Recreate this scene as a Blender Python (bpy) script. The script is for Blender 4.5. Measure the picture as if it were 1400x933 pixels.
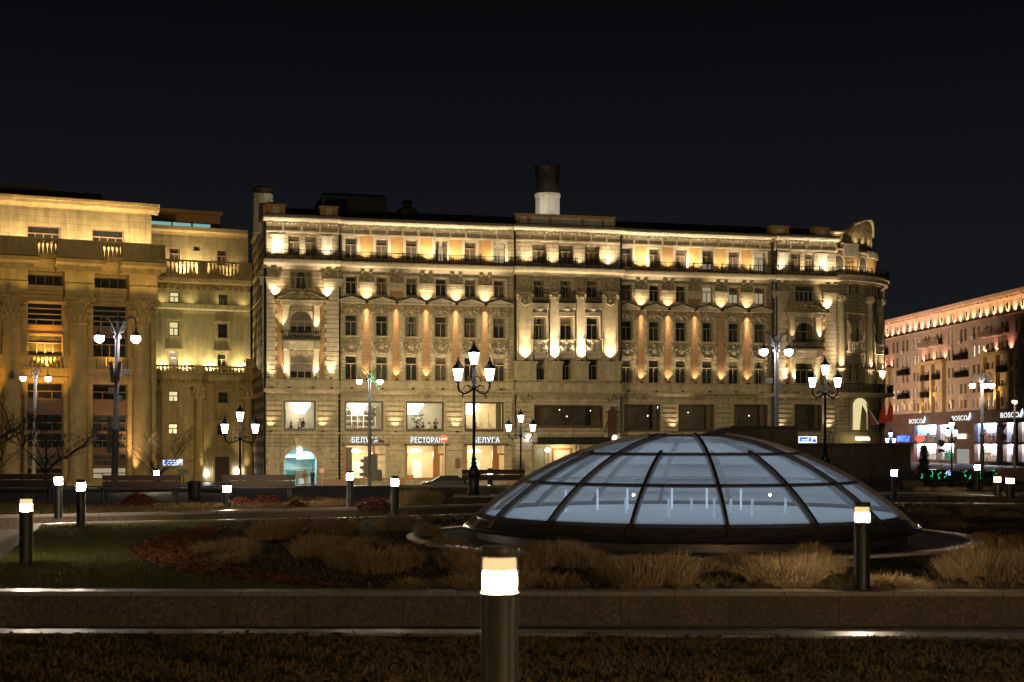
import bpy, math, random
import numpy as np
from mathutils import Vector, Matrix
R = math.radians
rnd = random.Random(11)
scene = bpy.context.scene
for o in list(bpy.data.objects):
    bpy.data.objects.remove(o)
C = scene.collection
# ---------------------------------------------------------------- camera, night sky, exposure
F, HZ, CX, EYE = 1944.0, 605.0, 700.0, 1.67      # focal length and horizon measured on the photograph
cd = bpy.data.cameras.new('camera'); cam = bpy.data.objects.new('camera', cd); C.objects.link(cam)
cam.location = (0, 0, EYE); cam.rotation_euler = (R(90), 0, 0)
cd.lens = 50; cd.sensor_width = 36; cd.shift_y = (HZ - 466.5) / 1400.0
cd.clip_end = 3000; cd.clip_start = .1
cd.dof.use_dof = True; cd.dof.focus_distance = 90; cd.dof.aperture_fstop = 4.0
scene.camera = cam
world = bpy.data.worlds.new('World'); scene.world = world; world.use_nodes = True
wn = world.node_tree.nodes; wl = world.node_tree.links
for n in list(wn): wn.remove(n)
wo = wn.new('ShaderNodeOutputWorld'); wb = wn.new('ShaderNodeBackground')
sky = wn.new('ShaderNodeTexSky'); sky.sky_type = 'NISHITA'; sky.sun_disc = False
sky.sun_elevation = R(-4.5); sky.sun_rotation = R(200)
mix = wn.new('ShaderNodeMixRGB'); mix.blend_type = 'ADD'; mix.inputs[0].default_value = 1
tc = wn.new('ShaderNodeTexCoord'); sp = wn.new('ShaderNodeSeparateXYZ'); rp = wn.new('ShaderNodeValToRGB')
rp.color_ramp.elements[0].position = 0.0; rp.color_ramp.elements[0].color = (.0098, .0112, .0145, 1)
rp.color_ramp.elements[1].position = .31; rp.color_ramp.elements[1].color = (.0022, .0024, .0029, 1)
e = rp.color_ramp.elements.new(.16); e.color = (.0062, .0072, .0096, 1)
sc_ = wn.new('ShaderNodeVectorMath'); sc_.operation = 'SCALE'; sc_.inputs['Scale'].default_value = .004
wl.new(tc.outputs['Generated'], sp.inputs[0]); wl.new(sp.outputs['Z'], rp.inputs[0])
wl.new(sky.outputs[0], sc_.inputs[0]); wl.new(sc_.outputs[0], mix.inputs[1]); wl.new(rp.outputs[0], mix.inputs[2])
wl.new(mix.outputs[0], wb.inputs[0]); wb.inputs[1].default_value = 1.0; wl.new(wb.outputs[0], wo.inputs[0])
vs = scene.view_settings
vs.view_transform = 'Standard'; vs.look = 'None'; vs.exposure = 0; vs.gamma = 1; vs.use_curve_mapping = False
scene.cycles.use_denoising = True; scene.cycles.use_light_tree = True
scene.cycles.max_bounces = 6; scene.cycles.diffuse_bounces = 2; scene.cycles.glossy_bounces = 3
scene.cycles.transparent_max_bounces = 16; scene.cycles.transmission_bounces = 4
scene.cycles.caustics_reflective = False; scene.cycles.caustics_refractive = False
scene.cycles.sample_clamp_indirect = 4.0

WARM = (1, .74, .44); SODIUM = (1, .50, .08); PALEWARM = (1, .80, .42); COOLW = (.86, .88, 1.0); PINK = (1, .42, .32)
# ---------------------------------------------------------------- materials
def mat(name, col, rough=.7, metal=0, nscale=0, namt=.25, bump=0, bscale=None, joints=None, spec=.5, coat=0, emit=None, es=0, island=None, col2=None, streak=0):
    m = bpy.data.materials.new(name); m.use_nodes = True
    nt = m.node_tree; N = nt.nodes; L = nt.links; p = N['Principled BSDF']
    p.inputs['Base Color'].default_value = (*col, 1); p.inputs['Roughness'].default_value = rough
    p.inputs['Metallic'].default_value = metal; p.inputs['Specular IOR Level'].default_value = spec
    p.inputs['Coat Weight'].default_value = coat
    if emit: p.inputs['Emission Color'].default_value = (*emit, 1); p.inputs['Emission Strength'].default_value = es
    out = None
    if nscale or bump or joints or island:
        t = N.new('ShaderNodeTexCoord')
    if island:
        g = N.new('ShaderNodeNewGeometry'); r = N.new('ShaderNodeValToRGB')
        r.color_ramp.elements[0].color = (*col, 1); r.color_ramp.elements[1].color = (*island, 1)
        L.new(g.outputs['Random Per Island'], r.inputs[0]); out = r.outputs[0]
    if nscale:
        n = N.new('ShaderNodeTexNoise'); n.inputs['Scale'].default_value = nscale; n.inputs['Detail'].default_value = 8; n.inputs['Roughness'].default_value = .65
        L.new(t.outputs['Object'], n.inputs['Vector'])
        r = N.new('ShaderNodeValToRGB')
        c2 = col2 or tuple(min(1, c * (1 + namt)) for c in col)
        r.color_ramp.elements[0].color = (*[c * (1 - namt) for c in col], 1); r.color_ramp.elements[0].position = .32
        r.color_ramp.elements[1].color = (*c2, 1); r.color_ramp.elements[1].position = .70
        L.new(n.outputs[0], r.inputs[0])
        if out is not None:
            x = N.new('ShaderNodeMixRGB'); x.blend_type = 'MIX'; x.inputs[0].default_value = .45
            L.new(out, x.inputs[1]); L.new(r.outputs[0], x.inputs[2]); out = x.outputs[0]
        else: out = r.outputs[0]
        rr = N.new('ShaderNodeMapRange'); rr.inputs[3].default_value = max(0, rough - .12); rr.inputs[4].default_value = min(1, rough + .12)
        L.new(n.outputs[0], rr.inputs[0]); L.new(rr.outputs[0], p.inputs['Roughness'])
    if streak and out is not None:                       # rain streaks and grime, stretched down the wall
        mp = N.new('ShaderNodeMapping'); mp.inputs['Scale'].default_value = (1.3, 1.3, .16)
        L.new(t.outputs['Object'], mp.inputs[0])
        n = N.new('ShaderNodeTexNoise'); n.inputs['Scale'].default_value = 1.6; n.inputs['Detail'].default_value = 6; L.new(mp.outputs[0], n.inputs['Vector'])
        r = N.new('ShaderNodeMapRange'); r.inputs[1].default_value = .3; r.inputs[2].default_value = .62; r.inputs[3].default_value = 1 - streak; r.inputs[4].default_value = 1
        L.new(n.outputs[0], r.inputs[0])
        x = N.new('ShaderNodeMixRGB'); x.blend_type = 'MULTIPLY'; x.inputs[0].default_value = 1
        L.new(out, x.inputs[1]); L.new(r.outputs[0], x.inputs[2]); out = x.outputs[0]
    hgt = None
    if joints:                                           # (block length, block height, axis pair)
        s = N.new('ShaderNodeSeparateXYZ'); cb = N.new('ShaderNodeCombineXYZ'); L.new(t.outputs['Object'], s.inputs[0])
        ax = joints[2] if len(joints) > 2 else 'xz'
        L.new(s.outputs['XYZ'.index(ax[0].upper())], cb.inputs[0]); L.new(s.outputs['XYZ'.index(ax[1].upper())], cb.inputs[1])
        b = N.new('ShaderNodeTexBrick'); b.inputs['Scale'].default_value = 1
        b.inputs['Brick Width'].default_value = joints[0]; b.inputs['Row Height'].default_value = joints[1]
        b.inputs['Mortar Size'].default_value = joints[3] if len(joints) > 3 else .025; b.inputs['Mortar Smooth'].default_value = .3
        b.inputs['Color1'].default_value = (1, 1, 1, 1); b.inputs['Color2'].default_value = (.86, .86, .86, 1); b.inputs['Mortar'].default_value = (.32, .30, .28, 1)
        L.new(cb.outputs[0], b.inputs['Vector'])
        if out is not None:
            x = N.new('ShaderNodeMixRGB'); x.blend_type = 'MULTIPLY'; x.inputs[0].default_value = 1
            L.new(out, x.inputs[1]); L.new(b.outputs['Color'], x.inputs[2]); out = x.outputs[0]
        else:
            x = N.new('ShaderNodeMixRGB'); x.blend_type = 'MULTIPLY'; x.inputs[0].default_value = 1; x.inputs[1].default_value = (*col, 1)
            L.new(b.outputs['Color'], x.inputs[2]); out = x.outputs[0]
    if out is not None: L.new(out, p.inputs['Base Color'])
    if bump:
        n = N.new('ShaderNodeTexNoise'); n.inputs['Scale'].default_value = bscale or nscale * 3 or 10; n.inputs['Detail'].default_value = 5
        L.new(t.outputs['Object'], n.inputs['Vector'])
        b = N.new('ShaderNodeBump'); b.inputs['Strength'].default_value = bump; b.inputs['Distance'].default_value = .06
        L.new(n.outputs[0], b.inputs['Height']); L.new(b.outputs[0], p.inputs['Normal'])
    return m
def emat(name, col, s):
    m = bpy.data.materials.new(name); m.use_nodes = True; N = m.node_tree.nodes
    N.remove(N['Principled BSDF']); em = N.new('ShaderNodeEmission'); em.inputs[0].default_value = (*col, 1); em.inputs[1].default_value = s
    m.node_tree.links.new(em.outputs[0], N['Material Output'].inputs[0]); return m
def thin_glass(name, tint=(1, 1, 1), gl=.08, rough=.02, milky=0, milk=(.6, .7, .8)):
    m = bpy.data.materials.new(name); m.use_nodes = True; N = m.node_tree.nodes; L = m.node_tree.links
    N.remove(N['Principled BSDF'])
    tr = N.new('ShaderNodeBsdfTransparent'); tr.inputs[0].default_value = (*tint, 1)
    g = N.new('ShaderNodeBsdfGlossy'); g.inputs['Roughness'].default_value = rough
    fr = N.new('ShaderNodeFresnel'); fr.inputs[0].default_value = 1.5
    t = N.new('ShaderNodeTexCoord'); n = N.new('ShaderNodeTexNoise'); n.inputs['Scale'].default_value = 2.0; n.inputs['Detail'].default_value = 4
    L.new(t.outputs['Object'], n.inputs['Vector'])
    base = tr.outputs[0]
    if milky:
        a = N.new('ShaderNodeBsdfTranslucent'); a.inputs[0].default_value = (*milk, 1)
        d = N.new('ShaderNodeBsdfDiffuse'); d.inputs[0].default_value = (*[c * .5 for c in milk], 1)
        ad = N.new('ShaderNodeMixShader'); ad.inputs[0].default_value = .25; L.new(a.outputs[0], ad.inputs[1]); L.new(d.outputs[0], ad.inputs[2])
        mx = N.new('ShaderNodeMixShader'); mr = N.new('ShaderNodeMapRange'); mr.inputs[3].default_value = milky - .12; mr.inputs[4].default_value = milky + .12
        L.new(n.outputs[0], mr.inputs[0]); L.new(mr.outputs[0], mx.inputs[0]); L.new(base, mx.inputs[1]); L.new(ad.outputs[0], mx.inputs[2]); base = mx.outputs[0]
    ms = N.new('ShaderNodeMixShader'); mm = N.new('ShaderNodeMath'); mm.operation = 'MULTIPLY_ADD'; mm.inputs[1].default_value = .8; mm.inputs[2].default_value = gl * .3
    L.new(fr.outputs[0], mm.inputs[0]); L.new(mm.outputs[0], ms.inputs[0]); L.new(base, ms.inputs[1]); L.new(g.outputs[0], ms.inputs[2])
    L.new(ms.outputs[0], N['Material Output'].inputs[0]); return m
STONE = mat('hotel_stone', (.40, .335, .235), .8, nscale=1.1, namt=.22, bump=.25, bscale=6, joints=(1.1, .42, 'xz', .032), streak=.3)
STONEP = mat('hotel_stone_plain', (.43, .36, .25), .8, nscale=2.2, namt=.2, bump=.3, bscale=9, streak=.28)
STONEL = mat('hotel_stone_light', (.52, .45, .34), .75, nscale=2.0, namt=.15, bump=.2, bscale=8, streak=.18)
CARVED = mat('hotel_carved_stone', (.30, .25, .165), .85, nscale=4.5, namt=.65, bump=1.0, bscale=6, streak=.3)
BRICK = mat('orange_brick', (.37, .215, .105), .8, nscale=2.5, namt=.15, bump=.2, bscale=20, joints=(.26, .085, 'xz', .008))
OCHRE = mat('ochre_plaster', (.45, .255, .095), .85, nscale=1.5, namt=.14, bump=.15)
ROOF = mat('dark_roof_metal', (.035, .032, .026), .5, nscale=1.2, namt=.3, joints=(.6, 30, 'xz', .03))
IRON = mat('wrought_iron', (.018, .017, .015), .45, metal=.4, nscale=8, namt=.3)
POLE = mat('cast_iron_paint', (.022, .023, .022), .35, metal=.3, nscale=10, namt=.3, bump=.2, bscale=30)
GREYPOLE = mat('grey_pole_paint', (.40, .39, .37), .45, metal=.0, nscale=6, namt=.2)
WOODF = mat('window_frame_wood', (.30, .21, .115), .55, nscale=5, namt=.25)
WOODD = mat('dark_window_wood', (.07, .045, .028), .5, nscale=5, namt=.25)
PINKF = mat('pinkish_window_frame', (.30, .17, .12), .6, nscale=5, namt=.2)
GLASSD = mat('dark_window_glass', (.024, .028, .027), .07, nscale=.6, namt=.6, bump=.05, bscale=1.2, spec=.6)
GLASSC = mat('curtained_window_glass', (.095, .082, .064), .12, nscale=.9, namt=.7, bump=.05, bscale=1.5, spec=.5)
GLASSG = mat('grey_window_glass', (.044, .050, .047), .08, nscale=.7, namt=.6, bump=.05, bscale=1.2, spec=.6)
GLASSW = mat('lit_curtain_glass', (.2, .16, .1), .2, nscale=1.2, namt=.5, emit=(.9, .75, .5), es=.35)
GLASSL = mat('lit_window_glass', (.3, .28, .18), .2, nscale=1.2, namt=.4, emit=(1, .86, .42), es=.75)
GLASSX = mat('bright_window_glass', (.3, .3, .25), .2, nscale=1.5, namt=.4, emit=(1, .93, .78), es=1.3)
CLEAR = thin_glass('clear_shop_glass')
SALMON = mat('salmon_plaster', (.48, .33, .21), .85, nscale=1.2, namt=.15, bump=.15, streak=.2)
YPLAST = mat('yellow_plaster', (.48, .385, .22), .85, nscale=.9, namt=.16, bump=.2, bscale=5, joints=(1.6, .6, 'xz', .012), streak=.3)
YSMOOTH = mat('smooth_yellow_stone', (.46, .34, .16), .8, nscale=1.2, namt=.18, bump=.2, bscale=7, streak=.28)
YCARVED = mat('carved_yellow_stone', (.42, .31, .14), .85, nscale=2.5, namt=.25, bump=.6, bscale=8)
PALEW = mat('pale_yellow_plaster', (.56, .49, .29), .85, nscale=.8, namt=.12, bump=.15, streak=.3)
BROWNP = mat('brown_spandrel', (.16, .085, .05), .6, nscale=2, namt=.2)
GRANITE = mat('brown_granite', (.115, .075, .045), .55, nscale=26, namt=.8, bump=.25, bscale=60, joints=(1.2, 5.0, 'xz', .008), streak=.35)
GRANTOP = mat('polished_granite_coping', (.22, .19, .145), .38, nscale=30, namt=.35, bump=.06, bscale=40, joints=(1.2, 40, 'xy', .01))
GRANDARK = mat('dark_granite_cladding', (.115, .08, .052), .5, nscale=2.2, namt=.3, joints=(1.4, .8, 'xz', .008), streak=.3, spec=.12)
PAVE = mat('granite_paving', (.17, .15, .125), .45, nscale=12, namt=.3, bump=.12, bscale=25, joints=(.6, .3, 'xy', .012))
PLAZAM = mat('dull_plaza_paving', (.06, .05, .04), .8, nscale=12, namt=.3, bump=.2, bscale=25, joints=(.6, .3, 'xy', .012), spec=.15)
PAVED = mat('dark_path_paving', (.085, .07, .055), .45, nscale=14, namt=.3, bump=.3, bscale=35, joints=(.4, .2, 'xy', .02))
ASPH = mat('asphalt', (.045, .043, .04), .6, nscale=3, namt=.35, bump=.15, bscale=30)
SOIL = mat('dark_lawn_soil', (.040, .029, .016), .95, nscale=2.2, namt=.5, bump=.9, bscale=20, col2=(.075, .055, .026), spec=.05)
GREEN = mat('green_lawn_soil', (.036, .040, .014), .95, nscale=1.6, namt=.5, bump=.9, bscale=25, col2=(.060, .056, .020), spec=.05)
BARK = mat('bare_bark', (.085, .062, .040), .9, nscale=8, namt=.4, bump=.5)
BWOOD = mat('dark_stained_bench_wood', (.055, .026, .015), .5, nscale=9, namt=.35, bump=.2)
DKMETAL = mat('dark_bronze_metal', (.085, .066, .05), .35, metal=.35, nscale=5, namt=.25)
BOLM = mat('bollard_metal', (.035, .031, .027), .4, metal=.3, nscale=6, namt=.2, bump=.04, bscale=40)
WHITE = mat('white_paint', (.75, .73, .68), .5, nscale=3, namt=.12)
WHITEP = mat('white_plaster', (.60, .55, .47), .8, nscale=1.5, namt=.15, bump=.15, streak=.25)
RED = mat('red_paint', (.55, .025, .02), .4, nscale=4, namt=.2)
BLUEP = mat('blue_cloth', (.03, .06, .30), .8, nscale=4, namt=.2)
REDC = mat('red_cloth', (.50, .03, .025), .8, nscale=4, namt=.2)
WHITEC = mat('white_cloth', (.65, .64, .62), .8, nscale=4, namt=.1)
SKIN = mat('skin', (.48, .30, .22), .6, nscale=6, namt=.1)
HAIR = mat('dark_hair', (.03, .02, .014), .6, nscale=12, namt=.3)
CLOTHD = mat('dark_clothing', (.025, .025, .03), .9, nscale=8, namt=.3)
CLOTHW = mat('white_shirt', (.55, .54, .52), .9, nscale=8, namt=.1)
CLOTHR = mat('rust_clothing', (.28, .11, .05), .9, nscale=8, namt=.2)
CLOTHB = mat('beige_clothing', (.38, .32, .22), .9, nscale=8, namt=.2)
CLOTHG = mat('green_clothing', (.02, .16, .09), .9, nscale=8, namt=.2)
BLACKP = mat('black_car_paint', (.012, .012, .013), .15, metal=.2, coat=1, nscale=5, namt=.1)
SILVERP = mat('pale_car_paint', (.42, .41, .39), .25, metal=.5, coat=1, nscale=5, namt=.1)
CARGLASS = mat('car_glass', (.01, .011, .012), .05, nscale=3, namt=.3)
RUBBER = mat('rubber', (.015, .015, .015), .8, nscale=8, namt=.3)
E_GLOBE = emat('globe_lamp_glow', (.98, .92, 1.0), 60)
E_LANT = emat('lantern_glow', (1.0, .95, .90), 17)
E_LANT2 = emat('cool_lantern_glow', (.90, .93, 1.0), 20)
E_SODIUM = emat('sodium_glow', (1, .62, .25), 22)
E_BOL = emat('bollard_glow', (1, .80, .52), 240)
E_BOLF = emat('near_bollard_glow', (1, .82, .55), 300)
E_BOLC = emat('bollard_cool_glow', (1, .84, .62), 520)
E_SIGN = emat('sign_white_glow', (.80, .92, 1.0), 1.5)
E_SIGNW = emat('sign_warm_glow', (1, .90, .62), 2.2)
E_SIGNB = emat('sign_blue_glow', (.05, .13, .8), 1.3)
E_CHAND = emat('chandelier_glow', (1, .95, .84), 5.0)
E_FIX = emat('fixture_glow', (1, .82, .55), 8)
E_GREEN = emat('green_led', (.05, .9, .35), 1.8)
E_RED = emat('red_led', (1, .1, .05), 2.2)
E_BLUE = emat('blue_led', (.25, .4, 1), 3.5)
E_PLINE = emat('pool_of_strip_windows', (.35, .75, .68), .55)
# ---------------------------------------------------------------- mesh builder
class MB:
    def __init__(s): s.v = []; s.f = []; s.m = []; s.mi = 0
    def add(s, vs, fs):
        k = len(s.v); s.v += [tuple(v) for v in vs]; s.f += [tuple(i + k for i in f) for f in fs]; s.m += [s.mi] * len(fs)
    def quad(s, a, b, c, d): s.add([a, b, c, d], [(0, 1, 2, 3)])
    def box(s, x0, x1, y0, y1, z0, z1):
        if x0 > x1: x0, x1 = x1, x0
        if y0 > y1: y0, y1 = y1, y0
        if z0 > z1: z0, z1 = z1, z0
        s.add([(x0,y0,z0),(x1,y0,z0),(x1,y1,z0),(x0,y1,z0),(x0,y0,z1),(x1,y0,z1),(x1,y1,z1),(x0,y1,z1)],
              [(0,3,2,1),(4,5,6,7),(0,1,5,4),(1,2,6,5),(2,3,7,6),(3,0,4,7)])
    def fb(s, u0, u1, o0, o1, z0, z1): s.box(u0, u1, -o1, -o0, z0, z1)      # u along a facade, o outward
    def prism(s, poly, o0, o1):                                              # poly in (u, z), extruded outward o0..o1
        n = len(poly); a = [(u, -o1, z) for u, z in poly] + [(u, -o0, z) for u, z in poly]
        s.add(a, [tuple(range(n)), tuple(range(2*n-1, n-1, -1))] + [(i, n+i, n+(i+1) % n, (i+1) % n) for i in range(n)])
    def profile(s, prof, u0, u1):                                            # prof in (o, z) swept along u
        n = len(prof); a = [(u0, -o, z) for o, z in prof] + [(u1, -o, z) for o, z in prof]
        s.add(a, [tuple(range(n-1, -1, -1)), tuple(range(n, 2*n))] + [(i, (i+1) % n, n+(i+1) % n, n+i) for i in range(n)])
    def lathe(s, prof, c=(0, 0, 0), n=14, a0=0, a1=2*math.pi, cap=True, sx=1, sy=1):
        full = abs(a1 - a0 - 2*math.pi) < 1e-6; m = n if full else n + 1; vs = []
        for r, z in prof:
            for i in range(m):
                a = a0 + (a1 - a0) * i / n; vs.append((c[0] + r*math.cos(a)*sx, c[1] + r*math.sin(a)*sy, c[2] + z))
        fs = []
        for j in range(len(prof) - 1):
            for i in range(n):
                b = (i + 1) % m; fs.append((j*m+i, j*m+b, (j+1)*m+b, (j+1)*m+i))
        if cap and full:
            if prof[0][0] > 1e-4: fs.append(tuple(range(m-1, -1, -1)))
            if prof[-1][0] > 1e-4: fs.append(tuple((len(prof)-1)*m + i for i in range(m)))
        s.add(vs, fs)
    def tube(s, pts, r, n=6, cap=True):
        pts = [Vector(p) for p in pts]; k = len(pts); rs = r if isinstance(r, (list, tuple)) else [r]*k; vs = []
        for i, p in enumerate(pts):
            t = (pts[min(i+1, k-1)] - pts[max(i-1, 0)]).normalized()
            a = t.cross(Vector((0, 0, 1)) if abs(t.z) < .95 else Vector((1, 0, 0))).normalized(); b = t.cross(a)
            for j in range(n):
                w = 2*math.pi*j/n; vs.append(p + rs[i]*(math.cos(w)*a + math.sin(w)*b))
        fs = [(i*n+j, i*n+(j+1) % n, (i+1)*n+(j+1) % n, (i+1)*n+j) for i in range(k-1) for j in range(n)]
        if cap: fs += [tuple(range(n-1, -1, -1)), tuple((k-1)*n + j for j in range(n))]
        s.add(vs, fs)
    def ball(s, c, r, n=8, m=6):
        if not isinstance(r, (list, tuple)): r = (r, r, r)
        vs = []; fs = []
        for i in range(m+1):
            p = math.pi*i/m
            for j in range(n):
                a = 2*math.pi*j/n; vs.append((c[0]+r[0]*math.sin(p)*math.cos(a), c[1]+r[1]*math.sin(p)*math.sin(a), c[2]+r[2]*math.cos(p)))
        for i in range(m):
            for j in range(n): fs.append((i*n+j, (i+1)*n+j, (i+1)*n+(j+1) % n, i*n+(j+1) % n))
        s.add(vs, fs)
    def arc(s, uc, oc, r0, r1, p0, p1, z0, z1, n=10):                        # curved box about a vertical axis; angle 0 faces outward
        vs = []
        for i in range(n+1):
            a = R(p0 + (p1-p0)*i/n); su, co = math.sin(a), math.cos(a)
            for r, z in ((r0, z0), (r1, z0), (r1, z1), (r0, z1)): vs.append((uc + r*su, -(oc + r*co), z))
        fs = [(4*i+k, 4*i+(k+1) % 4, 4*i+4+(k+1) % 4, 4*i+4+k) for i in range(n) for k in range(4)]
        s.add(vs, fs + [(0, 3, 2, 1), (4*n, 4*n+1, 4*n+2, 4*n+3)])
    def wall(s, u0, u1, z0, z1, o, holes=(), depth=.35):
        us = sorted({u0, u1, *[h[0] for h in holes if u0 < h[0] < u1], *[h[1] for h in holes if u0 < h[1] < u1]})
        zs = sorted({z0, z1, *[h[2] for h in holes if z0 < h[2] < z1], *[h[3] for h in holes if z0 < h[3] < z1]})
        for i in range(len(us)-1):
            for j in range(len(zs)-1):
                cu, cz = (us[i]+us[i+1])/2, (zs[j]+zs[j+1])/2
                if any(h[0] < cu < h[1] and h[2] < cz < h[3] for h in holes): continue
                s.quad((us[i], -o, zs[j]), (us[i+1], -o, zs[j]), (us[i+1], -o, zs[j+1]), (us[i], -o, zs[j+1]))
        for a, b, c, d in holes:
            y, w = -o, -o + depth
            s.quad((a,y,c),(a,w,c),(a,w,d),(a,y,d)); s.quad((b,w,c),(b,y,c),(b,y,d),(b,w,d))
            s.quad((a,y,c),(b,y,c),(b,w,c),(a,w,c)); s.quad((a,y,d),(a,w,d),(b,w,d),(b,y,d))
    def build(s, name, mats, parent=None, loc=(0, 0, 0), rz=0, smooth=False):
        me = bpy.data.meshes.new(name); me.from_pydata(s.v, [], s.f)
        for m in (mats if isinstance(mats, (list, tuple)) else [mats]): me.materials.append(m)
        if isinstance(mats, (list, tuple)): me.polygons.foreach_set('material_index', s.m)
        if smooth:
            me.polygons.foreach_set('use_smooth', [True]*len(me.polygons)); me.set_sharp_from_angle(angle=R(42))
        me.update(); o = bpy.data.objects.new(name, me); C.objects.link(o)
        o.location = loc; o.rotation_euler = (0, 0, rz)
        if parent is not None: o.parent = parent
        return o
def tag(o, label=None, cat=None, group=None, kind=None):
    if label: o['label'] = label
    if cat: o['category'] = cat
    if group: o['group'] = group
    if kind: o['kind'] = kind
    return o
def thing(name, label, cat, loc=(0, 0, 0), rz=0, group=None):
    o = bpy.data.objects.new(name, None); C.objects.link(o); o.empty_display_size = .3
    o.location = loc; o.rotation_euler = (0, 0, rz); return tag(o, label, cat, group)
def structure(o): o['kind'] = 'structure'; return o
def inst(src, parent, loc=(0, 0, 0), rz=0, sc=None, name=None):
    o = src.copy(); C.objects.link(o); o.parent = parent; o.location = loc; o.rotation_euler = (0, 0, rz)
    if sc: o.scale = sc
    if name: o.name = name
    return o
def dup(root, loc, rz=0, label=None, group=None, sc=None):
    r = root.copy(); C.objects.link(r); r.location = loc; r.rotation_euler = (0, 0, rz)
    if sc: r.scale = (sc, sc, sc)
    if label: r['label'] = label
    if group: r['group'] = group
    def rec(a, b):
        for ch in list(a.children):
            c = ch.copy(); C.objects.link(c); c.parent = b; rec(ch, c)
    rec(root, r); return r
_spots = {}
def spot(parent, loc, target, watts, col=WARM, ang=60, blend=.6, rad=.06):
    key = (round(watts, 2), col, ang, blend, rad)
    if key not in _spots:
        l = bpy.data.lights.new('spot_light', 'SPOT'); l.energy = watts; l.color = col; l.spot_size = R(ang); l.spot_blend = blend; l.shadow_soft_size = rad; _spots[key] = l
    o = bpy.data.objects.new('spot_light', _spots[key]); C.objects.link(o); o.location = loc
    d = Vector(target) - Vector(loc); o.rotation_euler = d.to_track_quat('-Z', 'Y').to_euler(); o.parent = parent; return o
def point(parent, loc, watts, col=WARM, rad=.1):
    key = ('p', watts, col, rad)
    if key not in _spots:
        l = bpy.data.lights.new('point_light', 'POINT'); l.energy = watts; l.color = col; l.shadow_soft_size = rad; _spots[key] = l
    o = bpy.data.objects.new('point_light', _spots[key]); C.objects.link(o); o.location = loc; o.parent = parent; return o
_txt = {}
def text(s, size, depth, m, parent, loc, sx=1.0, name='lettering', rot=(R(90), 0, 0), wide=None):
    cu = bpy.data.curves.new('t', 'FONT'); cu.body = s; cu.size = size; cu.extrude = depth; cu.align_x = 'CENTER'; cu.align_y = 'CENTER'; cu.resolution_u = 3; cu.space_character = 1.12
    t = bpy.data.objects.new('t', cu); C.objects.link(t); bpy.context.view_layer.update()
    me = bpy.data.meshes.new_from_object(t.evaluated_get(bpy.context.evaluated_depsgraph_get())); bpy.data.objects.remove(t)
    me.materials.clear(); me.materials.append(m)
    if wide:
        xs = [v.co.x for v in me.vertices]; w = max(xs) - min(xs); sx = wide / w
    for v in me.vertices: v.co.x *= sx
    o = bpy.data.objects.new(name, me); C.objects.link(o); o.location = loc; o.rotation_euler = rot; o.parent = parent; return o
# ---------------------------------------------------------------- where things stand
GZ = -3.0                                         # the street lies below the square
def gp(px, py, z=0.0):
    Y = (EYE - z) * F / (py - HZ); return ((px - CX) * Y / F, Y)
def X(px, Y): return (px - CX) * Y / F
def Zat(py, Y): return EYE + (HZ - py) * Y / F
class Plane:                                      # a facade: u runs along it, z is height above its base
    def __init__(s, t, z700, px0, base=GZ):
        s.t, s.z7, s.b = t, z700, base; s.th = math.atan(t); s.x0 = s.pt(px0)
    def dist(s, px): return s.z7 / (1 - s.t * (px - CX) / F)
    def pt(s, px): d = s.dist(px); return ((px - CX) * d / F, d)
    def u(s, px): return (s.pt(px)[0] - s.x0[0]) / math.cos(s.th)
    def z(s, px, py): return EYE + (HZ - py) * s.dist(px) / F - s.b
    def deep(s, px, py, d):                    # u and z of a thing standing d behind the facade plane that shows at this pixel
        q = (s.z7 + d*math.sqrt(1 + s.t**2)) / (1 - s.t*(px - CX)/F); x = (px - CX)*q/F
        return (x - s.x0[0])*math.cos(s.th) + (q - s.x0[1])*math.sin(s.th), EYE + (HZ - py)*q/F - s.b
    def root(s, name, label, cat): return thing(name, label, cat, (s.x0[0], s.x0[1], s.b), s.th)
# ================================================================ the ground
m = MB()                                              # one sheet: square level near, then the street 3 m lower, to the horizon
ys = [-60, 5, 20, 40, 53.5, 56, 58, 70, 110, 200, 400, 900, 2500]
zs = [-.6, -.6, -.6, -.6, -.6, -2.0, GZ, GZ, GZ, GZ, GZ, GZ, GZ]
xs = [-1500, -400, -150, -50, 0, 50, 150, 400, 1500]
for i in range(len(ys)-1):
    for j in range(len(xs)-1):
        m.quad((xs[j], ys[i], zs[i]), (xs[j+1], ys[i], zs[i]), (xs[j+1], ys[i+1], zs[i+1]), (xs[j], ys[i+1], zs[i+1]))
structure(m.build('ground', ASPH))
def sheet(name, poly, z, mt, thick=.3):
    m = MB(); n = len(poly); vs = [(x, y, z) for x, y in poly] + [(x, y, z - thick) for x, y in poly]
    m.add(vs, [tuple(range(n))] + [(i, n+i, n+(i+1) % n, (i+1) % n) for i in range(n)])
    return structure(m.build(name, mt))
KY1, KY2 = 11.1, 15.7
near_edge = [(-9.5, 28.7), (-8.6, 29.55), (-6.2, 30.3), (-3.4, 31.3), (-2.7, 31.8), (4.0, 35.6), (7.5, 37.7), (10.7, 38.7), (13.7, 38.4), (40, 38.0)]
far_edge = [(-40, 30.6), (-13, 31.0), (-11.3, 31.5), (-7.6, 32.9), (-6.0, 34.3), (-3.8, 35.1), (-.95, 36.9), (5, 41.0), (9, 44.2), (12.5, 45.7), (16.5, 45.9), (40, 45.4)]
left_edge = [(-6.0, KY2), (-7.2, 19.9), (-9.5, 28.7)]
sheet('front_lawn', [(-30, -30), (30, -30), (30, KY1), (-30, KY1)], .165, SOIL)
sheet('sunken_path', [(-40, KY1 - .2), (40, KY1 - .2), (40, KY2 + .3), (-5.9, KY2 + .3), (-7.0, 19.9), (-9.2, 28.8), (-40, 28.8)], -.36, PAVED, .2)
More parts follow.
